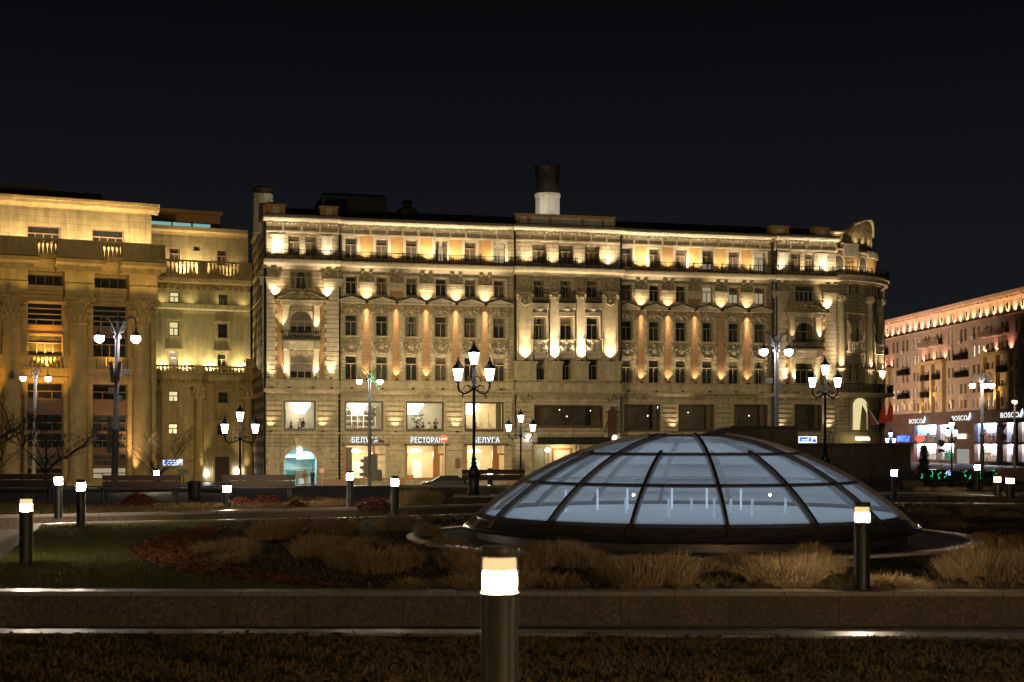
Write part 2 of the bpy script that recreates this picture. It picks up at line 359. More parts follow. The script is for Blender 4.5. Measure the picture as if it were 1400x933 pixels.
sheet('side_path', [(-40, 16.2), (-6.4, 16.2), (-7.5, 20.0), (-9.75, 28.9), (-40, 29.5)], -.10, PAVE, .2)
bed_o = [(-6.05, KY2 + .12)] + left_edge[1:] + near_edge[1:] + [(40, KY2 + .12)]
keyhole = [(3.10 + 3.66*math.sin(2*math.pi*k/64), 25.0 - 3.66*math.cos(2*math.pi*k/64)) for k in range(65)]   # the bed is open under the dome
sheet('planted_bed', bed_o[:1] + bed_o[1:] + [(3.102, KY2 + .12)] + keyhole + [(3.098, KY2 + .12)], 0, SOIL)
sheet('curved_path', near_edge[::-1][:-1] + [(-9.6, 28.8), (-40, 28.8)] + far_edge, -.24, PAVED, .2)
sheet('far_lawn', [(x, y + .12) for x, y in far_edge] + [(40, 51), (-40, 51)], .0, SOIL)
sheet('plaza', [(-60, 38.4), (-3.6, 38.4), (-.4, 41.0), (40, 48.5), (60, 48.5), (60, 54), (-60, 54)], .012, PLAZAM)
sheet('pavement', [(-140, 128), (60, 158), (60, 190), (-140, 190)], GZ + .13, PAVE, .14)
def kerb(pts, w, z0, z1, cap, name, label, cat='kerb', side=1):
    """A granite kerb wall along a polyline with a polished coping as its part."""
    t = thing(name, label, cat, (pts[len(pts)//2][0], pts[len(pts)//2][1], 0)); ox, oy = t.location.x, t.location.y
    def ribbon(off0, off1, za, zb):
        m = MB(); P = [Vector((x - ox, y - oy)) for x, y in pts]; k = len(P); a = []; b = []
        for i in range(k):
            d = (P[min(i+1, k-1)] - P[max(i-1, 0)]).normalized(); nrm = Vector((-d.y, d.x)) * side
            a.append(P[i] + nrm*off0); b.append(P[i] + nrm*off1)
        for i in range(k-1):
            for q in ((a, b),):
                m.add([(a[i].x,a[i].y,za),(a[i+1].x,a[i+1].y,za),(b[i+1].x,b[i+1].y,za),(b[i].x,b[i].y,za),
                       (a[i].x,a[i].y,zb),(a[i+1].x,a[i+1].y,zb),(b[i+1].x,b[i+1].y,zb),(b[i].x,b[i].y,zb)],
                      [(0,3,2,1),(4,5,6,7),(0,1,5,4),(2,3,7,6)] + ([(3,0,4,7)] if i == 0 else []) + ([(1,2,6,5)] if i == k-2 else []))
        return m
    ribbon(0, w, z0, z1 - cap).build('wall_face', GRANITE, t)
    ribbon(-.02, w + .02, z1 - cap + .002, z1).build('coping', GRANTOP, t)
    return t
kerb([(-30, KY1), (-10, KY1), (-3, KY1 - .02), (0, KY1 - .04), (4, KY1 - .25), (10, KY1 - .7), (30, KY1 - 2)], .22, -.5, .185, .05, 'granite_kerb', 'low granite kerb nearest the camera edging the front grass')
kerb([(-6.1, KY2), (0, KY2), (12, KY2 - .1), (40, KY2 - .5)], .28, -.5, .025, .05, 'retaining_wall', 'long brown granite retaining wall below the planted bed and dome', 'wall')
kerb(left_edge[:1] + [(-6.6, 17.8)] + left_edge[1:], .22, -.4, .04, .05, 'granite_kerb', 'granite kerb at left between the grey side path and green lawn')
kerb(near_edge, .25, -.4, .03, .05, 'granite_kerb', 'granite kerb on the near side of the curved path, behind the tall grasses', side=-1)
kerb(far_edge, .30, -.4, .055, .06, 'granite_kerb', 'granite kerb wall on the far side of the curved path, below the benches')
# granite parapets at the back edge of the square
def parapet(x0, x1, y, h, label, d=.5, z0=-.3):
    t = thing('granite_parapet', label, 'parapet', ((x0+x1)/2, y, 0)); w = (x1-x0)/2
    m = MB(); m.box(-w, w, 0, d, z0, h - .07); m.build('parapet_wall', GRANDARK, t)
    m = MB(); m.box(-w - .03, w + .03, -.03, d + .03, h - .068, h); m.build('coping', GRANTOP, t)
parapet(-3.75, .2, 46.2, .27, 'low brown granite parapet running behind the two red shrub mounds and car')
parapet(-19, -9.6, 47.6, .14, 'low granite parapet at far left behind the wooden benches')
parapet(.4, 5.4, 48.2, .40, 'low dark parapet between the tall lantern lamp and the dome')
bigw = thing('granite_wall', 'large dark granite stair wall with a taller block behind the dome', 'wall', (12, 57, 0))
m = MB(); m.box(X(1090, 57) - 12, X(1245, 57) - 12, 0, 3.2, -.6, Zat(608.5, 57)); m.build('low_block', GRANDARK, bigw)
m = MB(); m.prism([(X(952, 57) - 12, -.6), (X(1090, 57) - 12, -.6), (X(1090, 57) - 12, Zat(585, 57)), (X(999, 57) - 12, Zat(585, 57)), (X(952, 57) - 12, Zat(599, 57))], -3.2, .003); m.build('tall_block', GRANDARK, bigw)
m = MB(); m.box(X(1090, 57) - 11.99, X(1245, 57) - 11.95, -.06, 3.25, Zat(608.3, 57), Zat(606.3, 57)); m.box(X(999, 57) - 12.02, X(1090, 57) - 11.95, -.06, 3.25, Zat(584.8, 57), Zat(582.5, 57)); m.build('coping', GRANDARK, bigw)
m = MB(); m.box(X(1235, 52) - 12, X(1262, 52) - 12, -5, 0, -.6, Zat(657, 52)); m.build('side_step', GRANDARK, bigw)
# ================================================================ the hotel
H = Plane(.2537, 155.6, 361)
hot = H.root('hotel_building', 'long ornate six storey hotel with orange brick strips lit by wall lamps', 'hotel')
zl = lambda y: H.z(560, y)
U = H.u
uL, uA, uC, uB, uR, uE = U(361), U(462), U(700.5), U(847), U(1057), U(1140)
z_pl, z_str0, z_str1 = zl(657.5), zl(595), zl(591.6)
z_c1a, z_c1b = zl(536.5), zl(533.3)
z_par = zl(521.6); w3 = (zl(520.7), zl(487.6)); w4 = (zl(460.5), zl(432.3)); w5 = (zl(404), zl(380.4))
z_c2a, z_c2b = zl(369.5), zl(361.6); w6 = (zl(356), zl(328.5)); z_fr6 = zl(323.5); z_c3a, z_c3b = zl(311), zl(305.8)
HW = .64                                              # half width of a bay window
bayA = [480, 522, 562.7, 603, 643, 682.6]; bayB = [856.8, 894.4, 930.7, 967, 1003, 1038.2]
stripA = [501, 541.5, 582.5, 623, 663]; stripB = [876.3, 913, 949.5, 985.5, 1021]
walls = []
# ---- shared window meshes (one frame and one pane per size), copied bay by bay
_win = {}
BLIND = mat('dim_beige_blind', (.115, .10, .075), .35, nscale=2.5, namt=.35)
def window(parent, u, z0, z1, hw, o, glass, frame=WOODF, rows=(.68,), cols=(0,), name='window', bw=.09, depth=.26, arch=0):
    key = (round(hw, 2), round(z1 - z0, 2), glass.name, frame.name, rows, cols, arch, bw)
    h = z1 - z0
    if key not in _win:
        m = MB()
        def fill(k):
            if arch:                                       # round headed
                n = 10; zc = h - hw
                pts = [(-hw, 0), (hw, 0)] + [(hw*math.cos(math.pi*i/n), zc + hw*math.sin(math.pi*i/n)) for i in range(n+1)]
                return pts
            return [(-hw, 0), (hw, 0), (hw, h), (-hw, h)]
        m.fb(-hw, -hw + bw, -.06, .02, 0, h); m.fb(hw - bw, hw, -.06, .02, 0, h)
        m.fb(-hw + bw, hw - bw, -.06, .02, 0, bw); m.fb(-hw + bw, hw - bw, -.06, .02, h - bw, h)
        for r in rows: m.fb(-hw + bw, hw - bw, -.055, .03, h*r - .05, h*r + .05)
        for c in cols: m.fb(c*hw - .045, c*hw + .045, -.05, .012, bw, (h*rows[0] - .05) if rows else h - bw)
        f = m.build(name, frame, parent)
        g = MB(); g.quad((-hw + .02, .065, .02), (hw - .02, .065, .02), (hw - .02, .065, h - .02), (-hw + .02, .065, h - .02))
        gl = g.build('glass', glass, f)
        _win[key] = (f, gl); f.location = (u, -o + depth, z0)
    else:
        f0, g0 = _win[key]; f = inst(f0, parent, (u, -o + depth, z0)); inst(g0, f)
    if parent is hot and not arch and rnd.random() < .42:     # a blind or a half drawn curtain behind some panes
        k = rnd.choice((.28, .45, .7, 0, 1)); q = MB()
        if 0 < k < 1: q.quad((-hw+bw, .058, h*(1-k)), (hw-bw, .058, h*(1-k)), (hw-bw, .058, h-bw), (-hw+bw, .058, h-bw)); q.build('blind', BLIND, f)
        else:
            for s_ in (-1, 1): q.add([(s_*(hw-bw), .058, bw), (s_*hw*.45, .058, bw), (s_*hw*(.62 if k else .25), .058, h-bw), (s_*(hw-bw), .058, h-bw)], [(0, 1, 2, 3) if s_ < 0 else (3, 2, 1, 0)])
            q.build('curtain', BLIND, f)
    return f
GL = [GLASSD, GLASSG, GLASSD, GLASSC, GLASSG]
# ---- repeated facade pieces
def carved_panel(w, h, d=.14):
    m = MB(); m.fb(-w/2, w/2, 0, .05, 0, h)
    m.fb(-w/2, w/2, .05, .13, h*.90, h)
    m.ball((0, -.06, h*.52), (w*.17, .16, h*.26), 8, 6)
    for s in (-1, 1):
        m.ball((s*w*.30, -.06, h*.62), (w*.12, .13, h*.16), 7, 5)
        m.tube([(s*w*(.14 + .2*math.sin(k*.62)), -.1, h*(.30 + .22*math.cos(k*.62))) for k in range(8)], .06, 5)
        m.tube([(s*w*.45, -.09, h*.82), (s*w*.40, -.1, h*.5), (s*w*.25, -.1, h*.2), (0, -.12, h*.10)], .07, 5)
        m.ball((s*w*.43, -.06, h*.30), (w*.06, .1, h*.2), 6, 5)
    m.ball((0, -.08, h*.84), (w*.10, .15, h*.11), 6, 5)
    return m
def mascaron(w, h):
    m = MB(); m.fb(-w/2, w/2, 0, .06, 0, h)
    m.ball((0, -.12, h*.5), (w*.12, .17, h*.36), 8, 6)
    for s in (-1, 1):
        for k in range(3): m.ball((s*w*(.2 + .1*k), -.08, h*(.62 - .12*k)), (w*.075, .12, h*.17), 6, 5)
        m.fb(s*w*.5 - .09, s*w*.5 + .09, .0, .26, h*.2, h)
    return m
def pediment(w, h):
    m = MB(); k = h*.30
    m.prism([(-w/2, 0), (w/2, 0), (w/2, k*.55), (0, h*.72), (-w/2, k*.55)], 0, .16)
    for s in (-1, 1): m.prism([(s*w/2, k*.6), (s*w/2*1.04, k*1.1), (0, h), (0, h - k*.8)][::s], 0, .46)
    m.fb(-w/2*1.02, w/2*1.02, 0, .36, -k*.15, k*.5)
    return m
bp = 2*HW
_shared = {}
def part(key, fn, mt, parent, loc, name=None):
    if key not in _shared: _shared[key] = fn().build(name or key, mt, parent); _shared[key].location = loc; return _shared[key]
    return inst(_shared[key], parent, loc)
def lampfix():                                        # small wall floodlight
    m = MB(); m.box(-.09, .09, -.2, 0, -.03, .03); m.box(-.14, .14, -.48, -.04, -.12, .12); return m
def upfix():
    m = MB(); m.box(-.12, .12, -.16, .10, 0, .10); m.lathe([(.10, .10), (.12, .17)], n=8); return m
def lamp_both(u, z, o, up, dn, col=WARM):
    part('wall_lamp', lampfix, IRON, hot, (u, -o, z), 'wall_lamp')
    if up: spot(hot, (u, -o - .36, z + .2), (u, -o + .22, z + 1.5), up*2.0, col, 92, .8)
    if dn: spot(hot, (u, -o - .13, z - .16), (u, -o - .10, z - 3.0), dn*4.4, col, 25, 1.0); spot(hot, (u, -o - .22, z - .2), (u, -o - .02, z - 2.0), dn*.55, col, 60, 1.0)
LK = 4.0
def lamp_up(u, z, o, w, col=WARM, ang=60, lean=.35, off=.42, reach=3.0):
    part('floor_lamp', upfix, IRON, hot, (u, -o - off, z), 'uplight')
    if w: spot(hot, (u, -o - off, z + .19), (u, -o - off + lean, z + reach), w*LK, col, ang, .9)
ORN = {}
wing_holes = []; ww = MB(); z5 = 1
def wing(bays, strips, u0, u1, up_on, dn_on, fl_on, gsel):
    holes = []
    for px in bays:
        u = U(px); holes += [(u-HW, u+HW, *w3), (u-HW, u+HW, *w4), (u-HW*.94, u+HW*.94, *w5), (u-HW, u+HW, *w6)]
    m = MB(); m.wall(u0, u1, z_c1b, z_c3a, 0, holes); walls.append(m.build('wall', STONE, hot))
    for i, px in enumerate(bays):
        u = U(px); k = gsel[i % len(gsel)]
        window(hot, u, *w3, HW, 0, GL[k % 5]); window(hot, u, *w4, HW, 0, GL[(k+1) % 5]); window(hot, u, *w5, HW*.94, 0, GL[(k+2) % 5] if not (px in (967, 1003, 1038.2)) else GLASSW)
        window(hot, u, *w6, HW, 0, [GLASSG, GLASSC, GLASSC, GLASSW, GLASSC, GLASSW][i % 6], WOODF if i % 2 else PINKF)
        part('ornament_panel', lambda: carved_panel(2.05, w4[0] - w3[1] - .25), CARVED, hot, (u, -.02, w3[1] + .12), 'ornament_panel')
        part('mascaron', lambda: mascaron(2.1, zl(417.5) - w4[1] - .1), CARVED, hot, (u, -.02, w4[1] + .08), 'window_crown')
        pd = part('pediment', lambda: pediment(2.9, zl(407.5) - zl(416.5)), STONEL, hot, (u, -.03, zl(416.5)), 'pediment')
        def pcap():
            q = MB(); h = zl(407.5) - zl(416.5); k = h*.30
            q.prism([(-1.56, k*1.0), (-1.56, k*1.0+.10), (0, h+.16), (1.56, k*1.0+.10), (1.56, k*1.0), (0, h+.01)], -.02, .56); return q
        if 'pcap' not in _shared: _shared['pcap'] = pcap().build('lead_capping', ROOF, pd)
        else: inst(_shared['pcap'], pd)
        def sur5():
            q = MB(); a, b = HW*.94, w5[1] - w5[0]
            q.fb(-a-.22, -a, 0, .10, -.1, b); q.fb(a, a+.22, 0, .10, -.1, b); q.fb(-a-.28, a+.28, 0, .14, b, b+.2); q.fb(-a-.36, a+.36, 0, .22, -.28, -.1); return q
        part('sur5', sur5, STONEL, hot, (u, -.003, w5[0]), 'window_surround')
        def sur4():
            q = MB(); a, b = HW, w4[1] - w4[0]
            for s in (-1, 1):
                for j in range(5): q.fb(s*(a+.26) - .2, s*(a+.26) + .2, 0, .09 if j % 2 else .13, b*j/5 + .03, b*(j+1)/5 - .03)
            q.fb(-a-.4, a+.4, 0, .2, -.16, 0); return q
        part('sur4', sur4, STONEP, hot, (u, -.003, w4[0]), 'window_surround')
        def sur3():
            q = MB(); a, b = HW, w3[1] - w3[0]
            q.fb(-a-.46, a+.46, 0, .06, b, b+.14)
            for s in (-1, 1):
                for j in range(6): q.fb(s*(a+.26) - .2, s*(a+.26) + .2, 0, .09 if j % 2 else .13, b*j/6 + .03, b*(j+1)/6 - .03)
            return q
        part('sur3', sur3, STONEP, hot, (u, -.003, w3[0]), 'window_surround')
        def sur6():
            q = MB(); a, b = HW, w6[1] - w6[0]
            for s in (-1, 1): q.fb(s*(a+.17) - .16, s*(a+.17) + .16, 0, .12, 0, b + .28)
            q.fb(-a-.01, a+.01, 0, .09, b, b + .3); return q
        part('sur6', sur6, STONEL, hot, (u, -.003, w6[0]), 'window_surround')
    ZT, ZB = zl(414.5), w3[0]
    for i, px in enumerate(strips):
        u = U(px)
        def strip(): q = MB(); q.fb(-.37, .37, 0, .035, ZB, ZT + .1); return q
        s = part('brick_strip', strip, BRICK, hot, (u, -.003, 0), 'brick_strip')
        def quoins(sides):
            q = MB(); n = 15; h = (ZT - .5 - ZB)/n
            for j in range(n):
                for sg in sides:
                    w = .40 if j % 2 else .26
                    q.fb(sg*.64 - (w - .26 if sg > 0 else .26), sg*.64 + (.26 if sg > 0 else w - .26), 0, .11, ZB + h*j + .03, ZB + h*(j+1) - .03)
            return q
        for sg_ in (-1, 1):
            if ('quoin', sg_) not in _shared: _shared['quoin', sg_] = quoins((sg_,)).build('quoin', STONEP, s)
            else: inst(_shared['quoin', sg_], s)
        def cap5():
            q = MB(); b = zl(398.6)
            q.fb(-.78, .78, .0, .10, zl(398.4), zl(387.2))
            for j in range(4): q.fb(-.80 - .03*j, .80 + .03*j, .1, .16 + .05*j, zl(398.4) + .22*j + .02, zl(398.4) + .22*j + .17)
            return q
        part('pier_capital', cap5, STONEL, hot, (u, -.003, 0), 'pier_capital')
        def bp5(): q = MB(); q.fb(-.72, .72, 0, .03, zl(407.5), zl(398.5)); return q
        part('brick_panel', bp5, BRICK, hot, (u, -.003, 0), 'brick_panel')
        def carve5():
            q = MB(); q.fb(-.78, .78, 0, .06, zl(387), zl(376.5))
            for j in range(6):
                for k2 in range(3): q.ball((-.62 + .25*j, -.06, zl(385.5) + .24*k2), (.10, .09, .09), 5, 4)
            for s2 in (-1, 1): q.fb(s2*.45 - .2, s2*.45 + .2, .0, .45, zl(374.5), zl(370)); q.fb(s2*.45 - .16, s2*.45 + .16, 0, .25, zl(377), zl(374.4))
            return q
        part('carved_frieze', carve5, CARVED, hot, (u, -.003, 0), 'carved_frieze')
        def och(): q = MB(); q.fb(-.72, .72, 0, .03, z_c2b, zl(324.5)); return q
        part('ochre_panel', och, OCHRE, hot, (u, -.003, 0), 'ochre_panel')
        lamp_both(u, zl(415), 0.15, up_on[i]*420, dn_on[i]*900)
        lamp_up(u, w3[0] + .02, 0, fl_on[i]*110, ang=84, lean=.26, off=.34)
def ledge_fill(pxs, oo, w):
    for px in pxs: lamp_up(U(px), z_c1b + .01, oo, w*1.2, (1, .79, .48), 50, .40, .70, 7.0)  # added lamps on the cornice edge, raking the bays from below for relief
ledge_fill(bayA + bayB, 0, 330); ledge_fill((371, 395, 427, 452, 1066, 1084, 1111, 1132), .5, 260)
wing(bayA, stripA, uA, uC, (1, 0, 1, 1, 1), (1.3, 1, 1.1, 1.3, 1.2), (1, 1, 1, .7, .8), (0, 1, 0, 3, 2, 1))
wing(bayB, stripB, uB, uR, (1, 1, 0, .9, 1), (.9, 1.1, .9, .0, 1.3), (1, 1, .9, 1.1, .8), (1, 0, 4, 1, 0, 2))
# ---- end pavilions
def pavilion(px0, px1, pw, pbl, pbr, pq, lampL, lampR, w6px, blanks):
    u0, u1, u = U(px0), U(px1), U(pw); o = .5; hw = 1.16
    holes = [(u-hw, u+hw, zl(519.5), zl(488.5)), (u-hw, u+hw, zl(459), zl(429.5)), (u-hw, u+hw, zl(399.5), zl(376))] + [(U(p)-.6, U(p)+.6, *w6) for p in w6px]
    m = MB(); m.wall(u0, u1, z_c1b, z_c3a, o, holes); m.quad((u0, -o, z_c1b), (u0, 0.3, z_c1b), (u0, 0.3, z_c3a), (u0, -o, z_c3a)); m.quad((u1, 0.3, z_c1b), (u1, -o, z_c1b), (u1, -o, z_c3a), (u1, 0.3, z_c3a))
    m.build('wall', STONE, hot)
    window(hot, u, zl(519.5), zl(488.5), hw, o, GLASSD, WOODF, (.66,), (-.33, .33)); window(hot, u, zl(459), zl(429.5), hw, o, GLASSD, WOODF, (.55,), (-.33, .33)); window(hot, u, zl(399.5), zl(376), hw, o, GLASSG, WOODF, (.66,), (-.5, 0, .5))
    for p in w6px: window(hot, U(p), *w6, .6, o, GLASSC)
    for p in blanks:
        q = MB(); q.fb(U(p)-.55, U(p)+.55, o, o+.03, zl(353), zl(330)); q.fb(U(p)-.75, U(p)+.75, o, o+.09, zl(330), zl(327.8)); q.build('blank_panel', WHITEP, hot)
    for p in (pbl, pbr):
        q = MB(); q.fb(U(p)-.46, U(p)+.46, o, o+.035, zl(520), zl(398)); s = q.build('brick_strip', BRICK, hot)
    for p, sg in ((pq[0], 1), (pq[1], -1)):
        q = MB(); uc = U(p); n = 20; zb, zt = zl(520.5), zl(396); h = (zt-zb)/n
        for j in range(n):
            e = .2 if j % 2 else 0
            q.fb(uc - .66 - (e if sg < 0 else 0), uc + .66 + (e if sg > 0 else 0), o, o+.12, zb+h*j+.03, zb+h*(j+1)-.03)
        for j in range(4): q.fb(uc-.9-.05*j, uc+.95+.05*j, o, o+.16+.06*j, zt+.22*j+.02, zt+.22*j+.2)
        q.build('quoin_pier', STONEL, hot)
        q = MB(); q.fb(uc-.9, uc+1.0, o, o+.07, zl(386), zl(375))
        for j in range(7):
            for k2 in range(3): q.ball((uc-.75+.27*j, -o-.07, zl(384.5)+.25*k2), (.11, .09, .09), 5, 4)
        for s2 in (-.45, .5): q.fb(uc+s2-.25, uc+s2+.25, o, o+.5, zl(373.5), zl(369.8))
        q.build('carved_frieze', CARVED, hot)
    q = MB(); zb = zl(459.5)                       # aedicule round the middle window
    for s in (-1, 1):
        q.fb(u+s*1.62-.32, u+s*1.62+.32, o, o+.2, zl(466), zl(423)); q.fb(u+s*1.62-.4, u+s*1.62+.4, o, o+.28, zl(423), zl(420.5))
        q.fb(u+s*1.55-.30, u+s*1.55+.30, o, o+.16, zl(520), zl(481)); q.fb(u+s*1.62-.28, u+s*1.62+.28, o, o+.45, zl(481), zl(470))
    q.fb(u-2.2, u+2.2, o, o+.22, zl(420.5), zl(413.5)); q.fb(u-1.9, u+1.9, o, o+.14, zl(481), zl(472)); q.fb(u-1.85, u+1.85, o, o+.3, zl(472), zl(469))
    q.build('window_surround', STONEL, hot)
    q = MB(); n = 8; zs_ = zl(429.5) - 1.16         # arch head over the middle window
    for s in (-1, 1):
        pts = [(u+s*1.16, zl(429.3))] + [(u+s*1.16*math.cos(math.pi/2*i/n), zs_+1.16*math.sin(math.pi/2*i/n)) for i in range(n+1)]
        q.prism(pts[::s], o-.2, o+.05)
    q.build('arch_head', STONEL, hot)
    q = MB(); pw_ = 5.3; q.prism([(u-pw_/2, zl(415)), (u+pw_/2, zl(415)), (u+pw_/2, zl(413)), (u+1.1, zl(406)), (u, zl(403.3)), (u-1.1, zl(406)), (u-pw_/2, zl(413))], o, o+.22)
    for s in (-1, 1): q.tube([(u+s*pw_/2, -o-.35, zl(413)), (u+s*1.9, -o-.35, zl(410.5)), (u+s*1.2, -o-.35, zl(406)), (u+s*.55, -o-.35, zl(404.5))], .17, 6)
    q.ball((u, -o-.3, zl(405.5)), (.42, .3, .5), 8, 6); q.tube([(u-.9, -o-.3, zl(407)), (u, -o-.42, zl(411)), (u+.9, -o-.3, zl(407))], .12, 5); q.fb(u-pw_/2-.05, u+pw_/2+.05, o, o+.5, zl(415.5), zl(414.4))
    q.build('pediment', CARVED, hot)
    q = MB(); q.fb(u-2.0, u+2.0, o, o+.95, zl(467.6), zl(465.8))       # balcony
    for k2 in range(17): q.tube([(u-1.9+3.8*k2/16, -o-.9, zl(465.8)), (u-1.9+3.8*k2/16, -o-1.0, zl(461.5)), (u-1.9+3.8*k2/16, -o-.9, zl(456.5))], .035, 4)
    q.fb(u-1.95, u+1.95, o+.86, o+.94, zl(456.8), zl(456)); q.build('balcony', IRON, hot)
    q = MB(); q.tube([(u0+.12, -o-.12, zl(520)), (u0+.12, -o-.12, zl(312))], .11, 6); q.build('drainpipe', IRON, hot)
    for p, w in lampL: lamp_up(U(p), zl(519.8), o, w, ang=58)
    for p, w, up in lampR: lamp_both(U(p), zl(412.5), o+.05, up, w)
    for p in (pbl+5.5, pbr-5.5):
        lamp_up(U(p), zl(459.5), o+.12, 260 if p > 600 and p > pw or p < 600 else 60, ang=55)
pavilion(361, 462, 411.3, 379, 436.5, (367, 454), [(389, 230), (431, 230), (451, 260), (366, 40)], [(376, 0, 460), (446, 0, 460)], (401.2, 424.5), (379, 446))
pavilion(1057, 1140, 1097.5, 1074, 1123, (1064, 1132), [(1083, 240), (1110, 240), (1126, 260), (1071, 420)], [(1127, 0, 460)], (1084.8, 1103.6), (1069, 1122))
# ---- centre pavilion with four giant pilasters
o = .6
cb = [735.5, 771.8, 807.6]; holes = []
for p in cb: holes += [(U(p)-.68, U(p)+.68, H.z(p, 520.5), H.z(p, 491.5)), (U(p)-.68, U(p)+.68, H.z(p, 465), H.z(p, 435.5)), (U(p)-.64, U(p)+.64, H.z(p, 408), H.z(p, 384.5)), (U(p)-.82, U(p)+.82, *w6)]
m = MB(); m.wall(uC, uB, z_c1b, z_c3a, o, holes); m.quad((uC, -o, z_c1b), (uC, .3, z_c1b), (uC, .3, z_c3a), (uC, -o, z_c3a)); m.quad((uB, .3, z_c1b), (uB, -o, z_c1b), (uB, -o, z_c3a), (uB, .3, z_c3a)); m.build('wall', STONE, hot)
for i, p in enumerate(cb):
    u = U(p)
    window(hot, u, H.z(p, 520.5), H.z(p, 491.5), .68, o, GLASSD); window(hot, u, H.z(p, 465), H.z(p, 435.5), .68, o, GLASSD); window(hot, u, H.z(p, 408), H.z(p, 384.5), .64, o, GLASSG)
    window(hot, u, *w6, .82, o, GLASSC, WOODF, (.66,), (-.33, .33))
    q = MB(); zb = H.z(p, 414)                       # little balcony, bowed hood and cartouche of each bay
    q.fb(u-.95, u+.95, o, o+.6, H.z(p, 416), zb)
    for k2 in range(11): q.fb(u-.9+.18*k2-.02, u-.9+.18*k2+.02, o+.52, o+.57, zb, zb+.95)
    q.fb(u-.95, u+.95, o+.5, o+.59, zb+.95, zb+1.03); q.build('balcony', IRON, hot)
    q = MB(); q.prism([(u-1.05, H.z(p, 424)), (u+1.05, H.z(p, 424)), (u+.95, H.z(p, 416.8)), (u+1.1, H.z(p, 415)), (u-1.1, H.z(p, 415)), (u-.95, H.z(p, 416.8))], o, o+.45)
    q.prism([(u-.85, H.z(p, 434)), (u+.85, H.z(p, 434)), (u+.8, H.z(p, 429)), (u, H.z(p, 427)), (u-.8, H.z(p, 429))], o, o+.5); q.ball((u, -o-.3, H.z(p, 424)), (.6, .28, .28), 8, 5)
    for s in (-1, 1):
        q.tube([(u+s*.80, -o-.12, H.z(p, 428)), (u+s*.84, -o-.16, H.z(p, 445)), (u+s*.86, -o-.2, H.z(p, 458)), (u+s*1.0, -o-.25, H.z(p, 465))], [.12, .13, .15, .2], 6)
    q.build('window_hood', STONEL, hot)
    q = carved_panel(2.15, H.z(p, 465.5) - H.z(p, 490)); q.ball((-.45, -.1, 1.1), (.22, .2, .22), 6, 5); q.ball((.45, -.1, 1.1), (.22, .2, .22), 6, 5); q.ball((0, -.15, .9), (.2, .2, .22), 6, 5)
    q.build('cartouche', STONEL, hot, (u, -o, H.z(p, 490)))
for p, hw, wt in ((715, .92, 900), (755.4, .50, 1300), (791.2, .50, 1300), (830.5, .92, 1100)):
    u = U(p); wide = hw > .6
    q = MB(); q.fb(u-hw, u+hw, o, o+.30, H.z(p, 494.5), H.z(p, 404))
    if wide: q.fb(u-hw+.22, u+hw-.22, o+.3, o+.34, H.z(p, 492), H.z(p, 410))
    pil = q.build('pilaster', STONEP if wide else STONEL, hot)
    q = MB(); a = hw + .12
    q.fb(u-a, u+a, o+.25, o+.5, H.z(p, 402.5), H.z(p, 400.3)); q.fb(u-a, u+a, o, o+.36, H.z(p, 408.5), H.z(p, 402.6))
    for s in (-1, 1): q.ball((u+s*a*.82, -o-.42, H.z(p, 404.6)), (.2, .2, .24), 7, 5)
    for k2 in range(5): q.ball((u - hw + hw*2*k2/4, -o-.4, H.z(p, 407)), (.13, .12, .26), 6, 5)
    if wide: q.tube([(u-.55, -o-.36, H.z(p, 408)), (u-.4, -o-.4, H.z(p, 416)), (u, -o-.42, H.z(p, 419)), (u+.4, -o-.4, H.z(p, 416)), (u+.55, -o-.36, H.z(p, 408))], .11, 5); q.ball((u, -o-.38, H.z(p, 412)), (.3, .15, .4), 8, 6)
    q.build('capital', CARVED, pil)
    q = MB(); a = hw + .3; q.fb(u-a, u+a, o, o+.55, H.z(p, 520.5), H.z(p, 498)); q.fb(u-a-.1, u+a+.1, o, o+.75, H.z(p, 498), H.z(p, 495)); q.fb(u-a+.3, u+a-.3, o+.55, o+.58, H.z(p, 516), H.z(p, 503)); q.build('pedestal', STONEP, pil)
    q = MB(); q.fb(u-hw-.1, u+hw+.1, o, o+.09, H.z(p, 396), H.z(p, 379))
    for j in range(int(hw*2/.24)):
        for k2 in range(4): q.ball((u-hw+.12+.24*j, -o-.08, H.z(p, 394) + .28*k2), (.1, .09, .1), 5, 4)
    q.fb(u-hw-.12, u+hw+.12, o, o+.25, H.z(p, 400), H.z(p, 397)); q.build('carved_frieze', CARVED, hot)
    lamp_up(u, H.z(p, 494.6), o+.3, wt*.55, ang=100, lean=.16, off=.34, reach=1.5); spot(hot, (u, -o-1.3, H.z(p, 494)), (u, -o, H.z(p, 432)), wt*2.4, WARM, 32, .9)
q = MB(); q.fb(uC+.1, uB-.1, o, o+.5, zl(533.3), zl(523.0))
for k2 in range(7): q.fb(uC+.6+k2*1.68, uC+2.0+k2*1.68, o+.5, o+.53, zl(531), zl(524.8))
q.build('balustrade', STONEP, hot)
for px in (701.5, 846): q = MB(); q.tube([(U(px), -.75, zl(597)), (U(px), -.75, zl(312))], .12, 6); q.build('drainpipe', IRON, hot)
q = MB(); q.tube([(U(463.5), -.3, zl(655)), (U(463.5), -.3, zl(312))], .13, 6); q.build('drainpipe', IRON, hot)
q = MB(); q.tube([(U(1054.5), -.3, zl(655)), (U(1054.5), -.3, zl(312))], .13, 6); q.build('drainpipe', IRON, hot)
q = MB(); q.tube([(U(361.3), -.75, zl(655)), (U(361.3), -.75, zl(312))], .12, 6); q.build('drainpipe', IRON, hot)
